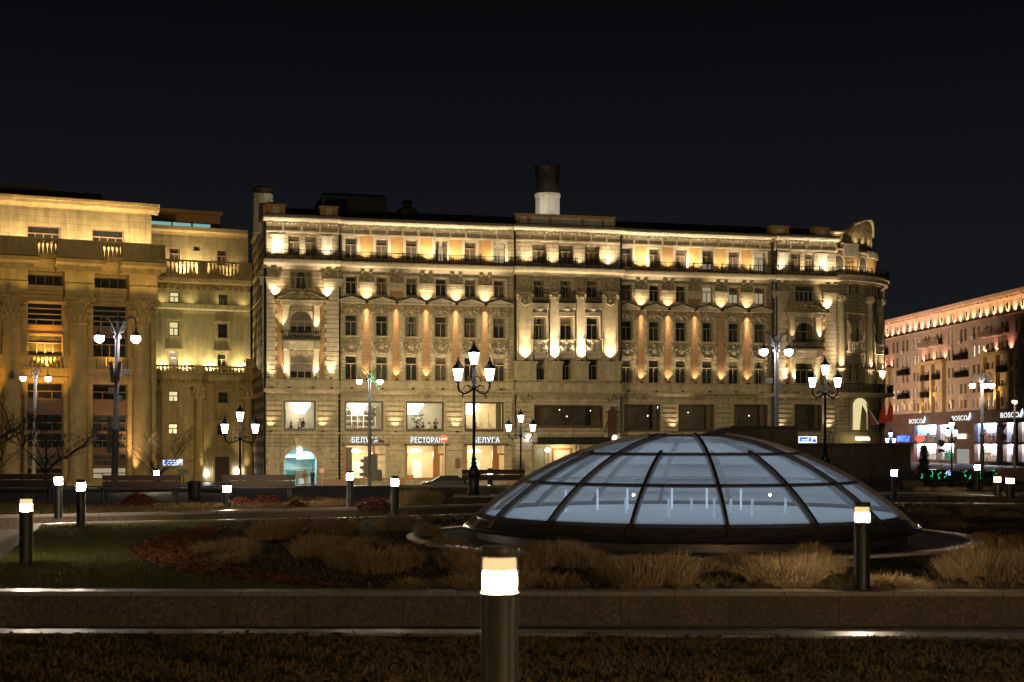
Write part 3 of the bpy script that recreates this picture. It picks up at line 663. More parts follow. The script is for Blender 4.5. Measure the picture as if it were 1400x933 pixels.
# ---- cornices, string courses, parapets: each stretch follows the plane of its pavilion
segs = [(uL, uA, .5), (uA, uC, 0), (uC, uB, .6), (uB, uR, 0), (uR, uE, .5)]
def course(name, mt, prof):
    m = MB()
    for a, b, oo in segs:
        e = .0 if oo == 0 else .12
        m.profile([(oo + d if d >= 0 else oo - .25, z) for d, z in prof], a - e, b + e)
    return m.build(name, mt, hot)
course('parapet_course', STONEP, [(-1, z_c1b+.01), (.12, z_c1b+.01), (.12, z_par-.12), (.22, z_par-.08), (.22, z_par+.03), (-1, z_par+.03)])
course('lower_cornice', STONEP, [(-1, z_c1a-.25), (.15, z_c1a-.25), (.55, z_c1a), (.75, z_c1a+.08), (.75, z_c1b), (-1, z_c1b)])
course('balcony_cornice', STONEL, [(-1, z_c2a-.3), (.2, z_c2a-.3), (.45, z_c2a), (.95, z_c2a+.2), (1.05, z_c2b-.15), (1.05, z_c2b), (-1, z_c2b)])
course('frieze', STONEP, [(-1, z_fr6), (.12, z_fr6), (.12, z_c3a), (-1, z_c3a)])
course('frieze_moulding', STONEL, [(-1, z_fr6-.12), (.2, z_fr6-.12), (.2, z_fr6+.05), (-1, z_fr6+.05)])
course('top_cornice', STONEL, [(-1, z_c3a+.002), (.2, z_c3a+.002), (.75, z_c3a+.15), (.85, z_c3b-.1), (.85, z_c3b), (-1, z_c3b)])
course('gutter', ROOF, [(-1, z_c3b+.005), (.9, z_c3b+.005), (.95, z_c3b+.22), (-1, z_c3b+.26)])
for a, b, oo in segs:
    m = MB(); n = int((b-a)/.42)
    for i in range(n): m.fb(a + (b-a)*(i+.25)/n, a + (b-a)*(i+.75)/n, oo+.12, oo+.38, z_c3a-.22, z_c3a-.003)
    m.build('dentil_row', STONEL, hot)
m = MB()
for a, b, oo in segs:
    n = int((b-a)/1.6)
    for i in range(n+1): m.fb(a + (b-a)*i/n - .09, a + (b-a)*i/n + .09, oo+.12, oo+.2, z_fr6+.06, z_c3a-.25)
m.build('frieze_divider', STONEL, hot)
m = MB()                                              # wrought-iron balcony railing of the attic storey
for a, b, oo in segs:
    oo += .92; n = int((b-a)/.28)
    for i in range(n+1): m.fb(a+(b-a)*i/n-.018, a+(b-a)*i/n+.018, oo-.02, oo+.02, z_c2b, z_c2b+.98)
    m.fb(a-.1, b+.1, oo-.03, oo+.03, z_c2b+.95, z_c2b+1.02); m.fb(a-.1, b+.1, oo-.02, oo+.02, z_c2b+.12, z_c2b+.16); m.fb(a-.1, b+.1, oo-.02, oo+.02, z_c2b+.68, z_c2b+.71)
    for i in range(int((b-a)/1.7)+1): m.fb(a+1.7*i-.04, a+1.7*i+.04, oo-.04, oo+.04, z_c2b, z_c2b+1.12)
    for i in range(n):
        if i % 3 == 1: m.tube([(a+(b-a)*(i+.5)/n+.1*math.cos(t*.8), -oo, z_c2b+.42+.2*math.sin(t*.8)) for t in range(9)], .018, 4)
m.build('railing', IRON, hot)
# ---- attic uplights on the balcony: uneven, as in the photograph
for px, oo, w in ((373, .5, 260), (385, .5, 240), (412, .5, 45), (447, .5, 22), (481, 0, 35), (500, 0, 60), (522, 0, 60), (541, 0, 70), (563, 0, 60), (586, 0, 330), (612, 0, 80), (625, 0, 30), (643, 0, 70), (668, 0, 45), (690, 0, 110), (716, .6, 60), (725, .6, 150), (754, .6, 240), (790, .6, 110), (829, .6, 480), (849, 0, 120), (875, 0, 320), (885, 0, 240), (912, 0, 50), (938, 0, 320), (952, 0, 170), (985, 0, 180), (1004, 0, 80), (1024, 0, 25), (1062, .5, 220), (1094, .5, 150), (1113, .5, 180), (1128, .5, 200)):
    lamp_up(U(px), z_c2b + .01, oo, max(w, 150), (1, .80, .50), 110, .45, .72)
# ---- second storey and ground floor
pal = [(387, 431), (471, 524), (555, 607), (635, 689)]
sh_z0, sh_z1 = zl(590.3), zl(549)
gr = [(387.5, 432.5, zl(662), zl(613)), (470, 530, zl(657), zl(609.5)), (554, 610, zl(657), zl(609.5)), (636, 692, zl(657), zl(609.5))]
lowB = [(853, 903), (927, 977), (1003, 1050), (1083, 1121)]
holes = [(U(a), U(b), sh_z0, sh_z1) for a, b in pal] + [(U(a), U(b), z0, z1) for a, b, z0, z1 in gr] + [(U(728), U(823), H.z(770, 585.5), H.z(770, 554)), (U(729), U(823), 0.1, H.z(770, 608))]
holes += [(U(a), U(b), H.z((a+b)/2, 590), H.z((a+b)/2, 553)) for a, b in lowB] + [(U(a), U(b), .5, H.z((a+b)/2, 612)) for a, b in lowB]
m = MB()
for a, b, oo in segs: m.wall(a, b, 0, z_c1a, oo, [h for h in holes if a < (h[0]+h[1])/2 < b], .4)
for u_, oo in ((uL, .5), (uA, .5), (uC, .6), (uB, .6), (uR, .5), (uE, .5)): m.quad((u_, -oo, 0), (u_, .3, 0), (u_, .3, z_c1a), (u_, -oo, z_c1a))
m.build('wall', STONE, hot)
course('plinth', STONEP, [(-1, 0), (.12, 0), (.12, z_pl-.05), (.06, z_pl), (-1, z_pl)]) if False else None
m = MB()                                              # plinth, only between openings
op = sorted((U(a), U(b)) for a, b, *_ in [(g[0], g[1]) for g in gr] + [(728, 823)] + lowB)
for a, b, oo in segs:
    x = a
    for p, q_ in op:
        if a < p < b: m.fb(x, p, oo, oo+.1, 0, z_pl + .25); x = q_
    m.fb(x, b, oo, oo+.1, 0, z_pl + .25)
m.build('plinth', mat('reddish_granite_plinth', (.25, .13, .085), .5, nscale=20, namt=.3), hot)
course('string_course', STONEP, [(-1, z_str0), (.08, z_str0), (.22, z_str0+.08), (.22, z_str1), (-1, z_str1)])
course('sign_band', STONEP, [(-1, zl(547.2)), (.10, zl(547.2)), (.10, zl(545.4)), (-1, zl(545.4))])
                                                      # rusticated piers between the big windows
edges = [361, 387, 431, 471, 524, 555, 607, 635, 689, 728, 823, 853, 903, 927, 977, 1003, 1050, 1083, 1121, 1140]
for i in range(0, len(edges)-1, 2):
    a, b = edges[i], edges[i+1]; ua, ub = U(a), U(b)
    cuts = [ua] + [x for x in (uA, uC, uB, uR) if ua < x < ub] + [ub]
    for c0, c1 in zip(cuts[:-1], cuts[1:]):
        oo = [s[2] for s in segs if s[0] <= (c0+c1)/2 <= s[1]][0]
        if c1 - c0 < .5: continue
        mg = .22 if c1 - c0 > 1.2 else .1; m = MB(); m2 = MB()
        for j in range(6): h = (sh_z1-sh_z0)/6; m.profile([(oo-.05, sh_z0+h*j+.06), (oo+.10, sh_z0+h*j+.10), (oo+.13, sh_z0+h*(j+1)-.10), (oo-.05, sh_z0+h*(j+1)-.05)], c0+mg, c1-mg)
        if a != 431 and a != 361:
            for j in range(6): h = (zl(609)-z_pl-.3)/6; m2.fb(c0+mg, c1-mg, oo-.05, oo+.07, z_pl+.3+h*j+.03, z_pl+.3+h*(j+1)-.03)
        m.build('rusticated_pier', STONEP, hot)
        if m2.v: m2.build('rusticated_pier', STONEP, hot)
for p, w, oo in ((369, 90, .5), (440, 110, .5), (540, 120, 0), (623, 120, 0), (919, 90, 0), (1129, 110, .5), (1064, 60, .5)):
    lamp_up(U(p), z_str1 + .02, oo, w, WARM, 85, .2, .5)
# big display windows of the second storey
def bigframe(a, b, z0, z1, oo, mullions=(), fr=WOODD, glass=CLEAR, name='window'):
    ua, ub = U(a), U(b); q = MB(); y = oo - .22
    q.fb(ua, ua+.2, y-.08, y+.06, z0, z1); q.fb(ub-.2, ub, y-.08, y+.06, z0, z1); q.fb(ua+.2, ub-.2, y-.08, y+.06, z0, z0+.3); q.fb(ua+.2, ub-.2, y-.08, y+.06, z1-.18, z1)
    for mm in mullions: q.fb(U(mm)-.07, U(mm)+.07, y-.08, y+.05, z0+.3, z1-.18)
    f = q.build(name, fr, hot); g = MB(); g.quad((ua+.1, -y+.03, z0+.1), (ub-.1, -y+.03, z0+.1), (ub-.1, -y+.03, z1-.1), (ua+.1, -y+.03, z1-.1)); g.build('glass', glass, f)
    q = MB(); q.fb(ua-.22, ub+.22, oo, oo+.14, z1, z1+.16); q.fb(ua-.2, ua, oo, oo+.09, z0, z1); q.fb(ub, ub+.2, oo, oo+.09, z0, z1); q.build('window_surround', STONEP, f)
for i, (a, b) in enumerate(pal): bigframe(a, b, sh_z0, sh_z1, .5 if i == 0 else 0)
bigframe(728, 823, H.z(770, 585.5), H.z(770, 554), .6, (), WOODD, CLEAR)
for i, (a, b) in enumerate(lowB): bigframe(a, b, H.z((a+b)/2, 590), H.z((a+b)/2, 553), .5 if i == 3 else 0, (), WOODD, CLEAR)
for i, (a, b) in enumerate(lowB): bigframe(a, b, .5, H.z((a+b)/2, 612), .5 if i == 3 else 0, (), WOODD, GLASSD)
ROOMW = mat('dining_room_wall', (.36, .34, .27), .85, nscale=1.5, namt=.1); ROOMF = mat('room_floor', (.16, .10, .06), .5, nscale=3, namt=.2)
ROOMWARM = mat('warm_shop_wall', (.58, .48, .31), .8, nscale=1.2, namt=.15); CYANW = mat('pale_cyan_shop_wall', (.42, .55, .55), .7, nscale=1.2, namt=.15)
WOODO = mat('orange_shopfront_wood', (.33, .13, .04), .45, nscale=4, namt=.3)
def room(ua, ub, z0, z1, o0, o1, mw=ROOMW):
    q = MB()
    q.quad((ua,-o0,z0),(ub,-o0,z0),(ub,-o0,z1),(ua,-o0,z1)); q.quad((ua,-o1,z0),(ua,-o0,z0),(ua,-o0,z1),(ua,-o1,z1)); q.quad((ub,-o0,z0),(ub,-o1,z0),(ub,-o1,z1),(ub,-o0,z1))
    q.quad((ua,-o1,z1),(ua,-o0,z1),(ub,-o0,z1),(ub,-o1,z1)); q.mi = 1; q.quad((ua,-o1,z0),(ub,-o1,z0),(ub,-o0,z0),(ua,-o0,z0))
    return q.build('interior_room', [mw, ROOMF], hot)
RZ = zl(594.5); rooms = []
for i, (a, b) in enumerate(pal):
    rooms.append(room(U(a)-.9, U(b)+.9, RZ, sh_z1+.25, -6, (.5 if i == 0 else 0) - .42, ROOMW if i < 3 else ROOMWARM))
q = MB(); q.fb(U(389.5), U(398), -5.9, -5.8, RZ, zl(560)); q.build('door', mat('dark_green_door', (.04, .06, .05), .5, nscale=3, namt=.2), hot)
q = MB(); q.mi = 0                                    # wine shelves
for k2 in range(5): q.fb(U(473), U(522), -5.9, -5.4, RZ + .25 + .62*k2, RZ + .31 + .62*k2)
for k2 in range(7): q.fb(U(473) + k2*.66, U(473) + k2*.66 + .06, -5.9, -5.4, RZ, RZ + 3.1)
q.mi = 1
for k2 in range(4):
    for j in range(36):
        if rnd.random() < .75: q.fb(U(473.5)+j*.105, U(473.5)+j*.105+.07, -5.8, -5.5, RZ+.31+.62*k2, RZ+.31+.62*k2+rnd.uniform(.28, .45))
q.build('shelf', [WHITE, mat('dark_bottles', (.03, .035, .025), .2, nscale=5, namt=.3, island=(.2, .14, .06))], hot)
q = MB()
for k2 in range(3): q.fb(U(652)+k2*.95, U(652)+k2*.95+.75, -5.92, -5.85, RZ, RZ+2.7)
q.build('door', mat('cream_door', (.5, .42, .25), .5, nscale=3, namt=.1), hot)
for a, b, dx in ((637.5, 639, 0), (681, 688, 1)):
    q = MB(); n = 10
    for j in range(n): q.fb(U(a)+(U(b)-U(a))*j/n, U(a)+(U(b)-U(a))*(j+.8)/n, -1.1 - .1*(j % 2), -.9, RZ, sh_z1)
    q.build('curtain', mat('olive_curtain', (.17, .14, .08), .9, nscale=4, namt=.2) if dx else CLOTHB, hot)
DIMW = mat('dim_room_wall', (.10, .085, .06), .8, nscale=.9, namt=.5); E_DIM = emat('dim_pendant_glow', (1, .62, .3), 5)
for k, (a, b, y0, y1, oo, w) in enumerate([(728, 823, 585.5, 554, .6, 60)] + [(a, b, 590, 553, .5 if i == 3 else 0, (26, 40, 9, 4)[i]) for i, (a, b) in enumerate(lowB)]):
    mid = (a+b)/2; z0, z1 = H.z(mid, y0), H.z(mid, y1); ua, ub = U(a), U(b); wd = ub - ua
    rm = room(ua-.6, ub+.6, z0-.4, z1+.25, -4.5, oo-.42, DIMW)
    q = MB()
    for j in range((4, 1, 1, 1, 1)[k]): q.ball((ua + wd*rnd.uniform(.12, .9), rnd.uniform(1.2, 3.8), z1 - rnd.uniform(.5, 1.3)), rnd.uniform(.05, .09), 8, 6)
    q.build('pendant_lamp', E_DIM, rm)
    q = MB(); n = 9
    for s0 in ((ua+.15, ua+wd*.17), (ub-wd*.15, ub-.15)):
        for j in range(n): x0 = s0[0] + (s0[1]-s0[0])*j/n; q.fb(x0, x0+(s0[1]-s0[0])/n*.9, oo-.9-.08*(j % 2), oo-.8, z0+.1, z1-.05)
    q.build('curtain', mat('dim_curtain', (.20, .15, .09), .9, nscale=3, namt=.3), rm)
    point(hot, (ua + wd*(.3 + .1*k), 2.2, z1-.9), w, (1, .72, .42), .3)
# arched passage on the left of the ground floor
ua, ub, z1 = U(387.5), U(432.5), zl(613); n = 12; rad = (ub-ua)/2; rise = 1.5; zs_ = z1 - rise
q = MB(); oo = .5
for s in (-1, 1):
    pts = [((ua+ub)/2+s*rad, z1+.001)] + [((ua+ub)/2+s*rad*math.cos(math.pi/2*i/n), zs_+rise*math.sin(math.pi/2*i/n)) for i in range(n+1)]
    q.prism(pts[::s], oo-.4, oo+.002)
q.build('arch_head', STONEP, hot)
q = MB()
for i in range(n):
    a0_, a1_ = math.pi*i/n, math.pi*(i+1)/n; uc = (ua+ub)/2
    pts = [(uc+rad*math.cos(a0_), zs_+rise*math.sin(a0_)), (uc+(rad+.45)*math.cos(a0_), zs_+(rise+.45)*math.sin(a0_)), (uc+(rad+.45)*math.cos(a1_), zs_+(rise+.45)*math.sin(a1_)), (uc+rad*math.cos(a1_), zs_+rise*math.sin(a1_))]
    q.prism(pts, oo, oo+.1 + .03*(i % 2))
q.prism([(uc-.45, z1), (uc+.45, z1), (uc+.75, zl(598)), (uc-.75, zl(598))], oo, oo+.28)
for i in range(6):
    for s in (-1, 1): q.fb(uc+s*(rad+.5), uc+s*(rad+1.9 - .25*(i % 2)), oo, oo+.06, .5+i*.62+.03, .5+(i+1)*.62-.03)
q.build('arch_surround', STONEP, hot)
room(ua-.3, ub+.3, .0, z1+.3, -7, oo-.42, CYANW)
q = MB()
for k2 in range(4): q.fb(ua+.3+.9*k2, ua+.95+.9*k2, -6.5, -5.6, 0, .9); 
q.fb(ua-.2, ub+.2, -5.0, -4.9, zl(626), zl(622)); q.fb(uc, ub+.2, -3.6, -3.5, zl(628), zl(618)); q.fb(ua+.2, ub-.2, -3, -2.95, zl(640.5), zl(639.8)); q.build('shop_fittings', WHITE, hot)
q = MB(); q.fb(uc-1.2, uc+1.2, -4.5, -4.2, z1+.1, z1+.16); q.build('ceiling_lamp', emat('cool_ceiling_glow', (.62, .92, 1), 9), hot); point(hot, (uc, 3.2, z1-.5), 420, (.55, .95, 1.0), .3); point(hot, (uc, 1.2, z1-.6), 120, (.6, .95, 1.0), .3)
q = MB(); q.ball((uc-.1, -oo-.28, z1-.12), (.24, .2, .24), 10, 8); q.build('arch_lamp', E_LANT, hot)
# three shop windows with orange wood doors
for i, (a, b, z0, z1_) in enumerate(gr[1:]):
    ua, ub = U(a), U(b)
    room(ua-.8, ub+.8, .02, z1_+.2, -5, -.42, ROOMWARM if i else mat('cream_shop_wall', (.55, .47, .3), .8, nscale=1.2, namt=.12))
    d0, d1 = (509, 513) if i == 0 else (592.5, 599) if i == 1 else (673.5, 680)
    q = MB(); q.fb(ua, ua+.22, -.25, -.02, z0, z1_); q.fb(ub-.2, ub, -.25, -.02, z0, z1_); q.fb(U(d0), U(d1), -.28, -.02, z0, z1_); q.fb(U(d1), ub-.2, -.25, -.05, z1_-1.05, z1_-.85); q.fb(U(d1), U(d1)+.2, -.2, -.07, z0, z1_-1.05); q.fb(ua+.22, ub-.2, -.25, -.05, z0, z0+.28)
    fr = q.build('shopfront', WOODO, hot)
    q = MB(); q.quad((ua+.1, .2, z0), (ub-.1, .2, z0), (ub-.1, .2, z1_), (ua+.1, .2, z1_)); q.build('glass', CLEAR, fr)
    q = MB(); q.fb(ua-.15, ub+.15, 0, .55, z1_+.02, z1_+.2); q.build('canopy', WOODD, fr)
    q = MB(); uc = U((a + d0)/2); q.lathe([(.55, 0), (.8, .12), (.5, .3), (.1, .4)], (uc, 2.4, z1_-.75), 12); q.build('ceiling_lamp', E_CHAND, hot)
    point(hot, (uc, 2.6, z1_-1.1), 420, (1, .84, .56), .25); point(hot, (uc+.8, 1.3, z1_-.9), 170, (1, .84, .56), .2)
    q = MB(); q.fb(uc-1.9, uc-.9, -4.95, -4.9, 1.3, 2.7); q.fb(uc+.1, uc+1.2, -4.96, -4.88, .02, 2.6); q.build('interior_door', WHITE, hot)
    q = MB(); q.fb(uc-2.0, uc+.1, -4.6, -4.0, .02, 1.1); q.build('counter', WOODO, hot)
q = MB(); q.fb(U(473), U(484), -1.6, -1.5, .1, zl(612)); q.build('interior_panel', mat('olive_panel', (.10, .085, .045), .6, nscale=2, namt=.2), hot)
for s, px, y in (('БЕЛУГА', 498.5, 602.2), ('РЕСТОРАН', 583, 602.4), ('БЕЛУГА', 664.5, 602.4)):
    q = MB(); sg = thing('x', None, None); bpy.data.objects.remove(sg)
    w = (U(px+ (18 if s[0] == 'Б' else 21.5)) - U(px - (18 if s[0] == 'Б' else 21.5)))
    rail = MB(); rail.fb(-w/2, w/2, .02, .06, -.06, .06); r_ = rail.build('sign', IRON, hot, (U(px), -.06, zl(y)))
    text(s, .8, .05, E_SIGN, r_, (0, -.10, 0), wide=w)
q = MB(); q.fb(U(622), U(629), 0.08, .14, zl(641), zl(627)); q.build('wall_plaque', mat('bronze_plaque', (.16, .10, .05), .4, metal=.6, nscale=6, namt=.2), hot)
# main entrance: canopy, pale lit porch, door, framed notices, globe lamps
q = MB(); q.fb(U(726), U(826), .6, 2.6, H.z(770, 606.5), H.z(770, 603.5)); q.fb(U(726), U(826), 2.55, 2.65, H.z(770, 607), H.z(770, 598.5))
for k2 in range(28): q.prism([(U(727)+k2*.3, H.z(770, 598.5)), (U(727)+k2*.3+.26, H.z(770, 598.5)), (U(727)+k2*.3+.13, H.z(770, 596.8))], 2.56, 2.62)
q.build('entrance_canopy', IRON, hot)
room(U(729), U(823), .05, H.z(770, 608), -2.2, .1, mat('cream_porch_wall', (.62, .52, .32), .75, nscale=2, namt=.1))
q = MB(); q.fb(U(734), U(748.5), -2.1, -2.0, .08, H.z(740, 611.5)); q.build('entrance_door', mat('pale_green_door', (.36, .36, .24), .5, nscale=3, namt=.1), hot)
q = MB(); q.fb(U(762), U(788), -2.12, -2.0, .4, H.z(775, 613)); q.build('door_surround', WOODO, hot)
q = MB(); q.fb(U(764), U(786), -2.0, -1.96, .7, H.z(775, 616)); q.build('framed_notice', WHITEP, hot)
for k2 in (752, 757.5, 791, 796): q = MB(); q.fb(U(k2), U(k2+3), -2.1, -1.95, .1, H.z(770, 610)); q.build('porch_pilaster', STONEL, hot)
q = MB(); q.ball((U(750.5), .7, H.z(750, 615.5)), .24, 10, 8); q.build('globe_lamp', E_LANT, hot)
for p in (719, 836.5): q = MB(); q.ball((U(p), -.95, H.z(p, 598.3)), .24, 10, 8); q.tube([(U(p), -.6, H.z(p, 603)), (U(p), -.95, H.z(p, 601))], .05, 5); q.build('globe_lamp', E_LANT, hot)
point(hot, (U(772), .9, H.z(770, 612)), 150, (1, .78, .42), .3)
q = MB(); uc = U(833.5); q.prism([(uc-.5, H.z(833, 598)), (uc+.5, H.z(833, 598)), (uc+.52, H.z(833, 563)), (uc+.25, H.z(833, 559.5)), (uc-.25, H.z(833, 559.5)), (uc-.52, H.z(833, 563))], .85, 1.0); q.ball((uc, -.95, H.z(833, 558.4)), .2, 8, 6)
q.tube([(U(820), -.7, H.z(820, 598)), (U(829), -.95, H.z(829, 572))], .05, 5); q.build('hanging_banner', mat('dark_maroon_banner', (.07, .035, .025), .8, nscale=5, namt=.3), hot)
for p in (717, 833):
    q = carved_panel(1.5, 1.7); q.ball((0, -.25, 1.0), (.3, .3, .4), 8, 6); q.build('cartouche', CARVED, hot, (U(p), -.6, H.z(p, 551)))
q = MB()
for k2 in range(12):
    if k2 % 4 != 3: q.fb(U(727)+k2*.66, U(727)+k2*.66+.42, .6, .66, H.z(770, 549), H.z(770, 541))
q.build('frieze_relief', CARVED, hot)
q = MB()
for px in (583, 663, 877, 951, 1020): q.ball((U(px), -.08, zl(541.5) if px < 700 else H.z(px, 544)), (.28, .18, .3), 8, 6)
for px in (369, 377, 439, 447, 1072, 1122): q.lathe([(.26, 0), (.26, .1), (.1, .12)], (0, 0, 0), 10) if False else q.ball((U(px), -.58, zl(541)), (.26, .12, .26), 8, 6)
q.build('rosette', CARVED, hot)
# ---- rounded corner
RC = 9.3; uc, oc = uE + .1, .5 - RC
def arcs(name, mt, items, smooth=False):
    q = MB()
    for it in items: q.arc(uc, oc, *it)
    return q.build(name, mt, hot, smooth=smooth)
zq = lambda y: H.z(1165, y)
arcs('corner_wall', STONE, [(RC-.4, RC, -2, 110, 0, zq(541), 28), (RC-.4, RC-.05, -2, 110, zq(541), zq(380), 28)])
arcs('corner_cornice', STONEL, [(RC-.3, RC+.75, -2, 112, zq(543), zq(540), 28), (RC-.3, RC+1.7, -2, 112, zq(540)+.002, zq(537.5), 28)])
arcs('corner_cornice', STONEL, [(RC-.3, RC+.5, -2, 112, zq(389), zq(386), 28), (RC-.3, RC+1.0, -2, 112, zq(386)+.002, zq(380), 28), (RC-.3, RC+1.15, -2, 112, zq(380)+.002, zq(377.5), 28)])
arcs('string_course', STONEP, [(RC-.2, RC+.18, -2, 110, zq(594), zq(590.5), 28), (RC-.2, RC+.12, -2, 110, zq(528), zq(526), 28)])
for r_, n_, y0_, y1_, w_, more in ((1.55, 70, 537.5, 526, .025, ()), (1.05, 60, 377.5, 367.5, .02, ((372, 371.6),))):
    q = MB()
    for k2 in range(n_):
        a = R(-1 + 110*k2/(n_-1)); cu, co = uc+(RC+r_)*math.sin(a), oc+(RC+r_)*math.cos(a); q.fb(cu-w_, cu+w_, co-w_, co+w_, zq(y0_), zq(y1_))
    for ya, yb in ((y1_, y1_-.7),) + more: q.arc(uc, oc, RC+r_-.03, RC+r_+.04, -2, 110, zq(ya), zq(yb), 24)
    q.build('corner_railing', IRON, hot)
for a, w in ((3, 160), (30, 260), (50, 260)):          # giant half columns
    a = R(a); cu, co = uc+(RC+.25)*math.sin(a), oc+(RC+.25)*math.cos(a)
    q = MB(); q.lathe([(.42, zq(503)), (.42, zq(420)), (.38, zq(415))], (cu, -co, 0), 14); col = q.build('column', STONEP, hot, smooth=True)
    q = MB(); q.lathe([(.4, zq(415)), (.5, zq(412)), (.62, zq(407)), (.66, zq(406.9)), (.66, zq(405))], (cu, -co, 0), 10)
    for k2 in range(7): q.ball((cu+.5*math.sin(k2*.9), -co+.5*math.cos(k2*.9), zq(409)), (.16, .16, .28), 6, 5)
    q.build('capital', CARVED, col)
    q = MB(); q.lathe([(.62, zq(526)), (.62, zq(507)), (.7, zq(505)), (.5, zq(503))], (cu, -co, 0), 8); q.build('pedestal', STONEP, col)
    spot(hot, (cu+.55*math.sin(a)-.3, -co-.62*math.cos(a), zq(502.5)), (cu, -co, zq(440)), w*2.6, WARM, 70, .9); spot(hot, (cu+1.3*math.sin(a)-1.0, -co-1.9*math.cos(a), zq(526)), (cu, -co, zq(470)), w*15, WARM, 50, .9)
for a in (14.5, 40):
    for (y0, y1, gl) in ((404, 383, GLASSG), (474, 447, GLASSD), (522, 497, GLASSD)):
        ar = R(a); cu, co = uc+(RC-.02)*math.sin(ar), oc+(RC-.02)*math.cos(ar)
        f = window(hot, cu, zq(y0), zq(y1), .8, co, gl); f.location = (cu, -co - .02, zq(y0)); f.rotation_euler = (0, 0, ar)
    ar = R(a); cu, co = uc+RC*math.sin(ar), oc+RC*math.cos(ar)
    q = carved_panel(2.4, zq(430) - zq(443)); q.box(-1.3, 1.3, -.55, 0, zq(430)-zq(443), zq(428)-zq(443)); q.tube([(-1.0, -.3, .3), (-.9, -.45, -.8), (-.7, -.3, -2.0)], .2, 6); q.tube([(1.0, -.3, .3), (.9, -.45, -.8), (.7, -.3, -2.0)], .2, 6)
    q.build('window_hood', CARVED, hot, (cu, -co, zq(443)), ar)
    q = MB(); q.box(-1.25, 1.25, -.7, 0, 0, .2); q.box(-1.25, 1.25, -.7, -.55, 1.05, 1.25)
    for k2 in range(8): q.lathe([(.06, .2), (.11, .45), (.05, .8), (.08, 1.05)], (-1.05+.3*k2, -.62, 0), 6)
    q.box(-1.3, -1.05, -.72, -.5, .2, 1.4); q.box(1.05, 1.3, -.72, -.5, .2, 1.4); q.build('balcony', STONEL, hot, (cu, -co, zq(483)), ar)
# attic drum of the corner with its arched windows and swooping gable
arcs('attic_drum', OCHRE, [(RC-1.0, RC-.35, -2, 110, zq(377.5), zq(340), 28)])
arcs('attic_cornice', STONEL, [(RC-1, RC-.05, -2, 5.5, zq(343), zq(341), 4), (RC-1.0, RC, 6, 19.5, zq(352), zq(335), 6), (RC-1, RC+.08, 5.6, 20, zq(335), zq(333.5), 6), (RC-1, RC-.05, 20.2, 31, zq(346), zq(344), 6), (RC-1, RC, 31.2, 52, zq(350), zq(341), 8), (RC-1, RC-.05, 52.5, 110, zq(346), zq(344), 12)])
arcs('attic_roof', ROOF, [(RC-2.2, RC-.9, -2, 110, zq(340), zq(333), 20)])
for a, hwid, gl in ((1.5, .72, GLASSX), (25.5, .62, GLASSX)):
    ar = R(a); cu, co = uc+(RC-.33)*math.sin(ar), oc+(RC-.33)*math.cos(ar)
    q = MB(); n = 10; h = zq(351) - zq(375); pts = [(-hwid-.2, 0), (hwid+.2, 0)] + [((hwid+.2)*math.cos(math.pi*i/n), h-hwid+(hwid+.2)*math.sin(math.pi*i/n)) for i in range(n+1)]
    q.prism(pts, 0, .12); f = q.build('arched_window', STONEL, hot, (cu, -co, zq(375)), ar)
    pts = [(-hwid, 0.2), (hwid, 0.2)] + [(hwid*math.cos(math.pi*i/n), h-hwid+hwid*math.sin(math.pi*i/n)) for i in range(n+1)]
    q = MB(); q.prism(pts, .121, .135); q.build('pane', GLASSC, f)
ar = R(12.5); cu, co = uc+(RC-.33)*math.sin(ar), oc+(RC-.33)*math.cos(ar); f = window(hot, cu, zq(374), zq(354), .55, co, GLASSC); f.location = (cu, -co-.03, zq(374)); f.rotation_euler = (0, 0, ar)
for a, w in ((0.5, 500), (6, 260), (14, 350), (20, 400), (27, 500), (37, 450), (46, 300)):
    ar = R(a); cu, co = uc+(RC+.35)*math.sin(ar), oc+(RC+.35)*math.cos(ar); part('floor_lamp', upfix, IRON, hot, (cu, -co, zq(377.3)), 'uplight')
    spot(hot, (cu, -co, zq(377)+.15), (cu-.35*math.sin(ar), -co+.35*math.cos(ar), zq(360)), w, (1, .82, .5), 90, .9)
zg = lambda y, a, r: (zq(y) - 4.67)*(1 + (RC - r*math.cos(a))/165) + 4.67
q = MB(); pr = [(-5, 319.5), (0, 319.5), (8.7, 318.5), (14, 316), (19, 312), (19.6, 307), (25, 304.5), (31, 302), (36, 300.5), (41, 300), (47, 301.5), (53, 305), (58, 312), (62, 324)]
for (a0_, y0), (a1_, y1) in zip(pr[:-1], pr[1:]):
    def pt(a, y, r): a = R(a); return (uc+r*math.sin(a), -(oc+r*math.cos(a)), zg(y, a, r))
    r0, r1 = RC-1.6, RC-.9
    q.add([pt(a0_, 341, r0), pt(a1_, 341, r0), pt(a1_, y1+1.5, r0), pt(a0_, y0+1.5, r0), pt(a0_, 341, r1), pt(a1_, 341, r1), pt(a1_, y1+1.5, r1), pt(a0_, y0+1.5, r1)], [(0,1,2,3), (4,7,6,5), (3,2,6,7), (0,4,5,1)])
gab = q.build('swooping_gable', mat('mosaic_gable', (.30, .16, .07), .7, nscale=1.8, namt=.8, col2=(.42, .34, .18), bump=.3), hot)
q = MB(); q.tube([(uc+(RC-.8)*math.sin(R(a)), -(oc+(RC-.8)*math.cos(R(a))), zg(y, R(a), RC-.8)) for a, y in pr], .2, 6); q.build('gable_coping', STONEL, gab)
for a in (-3, 5, 14, 22, 32, 44, 54):
    ar = R(a); spot(hot, (uc+(RC-.35)*math.sin(ar), -(oc+(RC-.35)*math.cos(ar)), zq(336)), (uc+(RC-.85)*math.sin(ar), -(oc+(RC-.85)*math.cos(ar)), zq(312)), 190, (1, .78, .46), 90, .9)
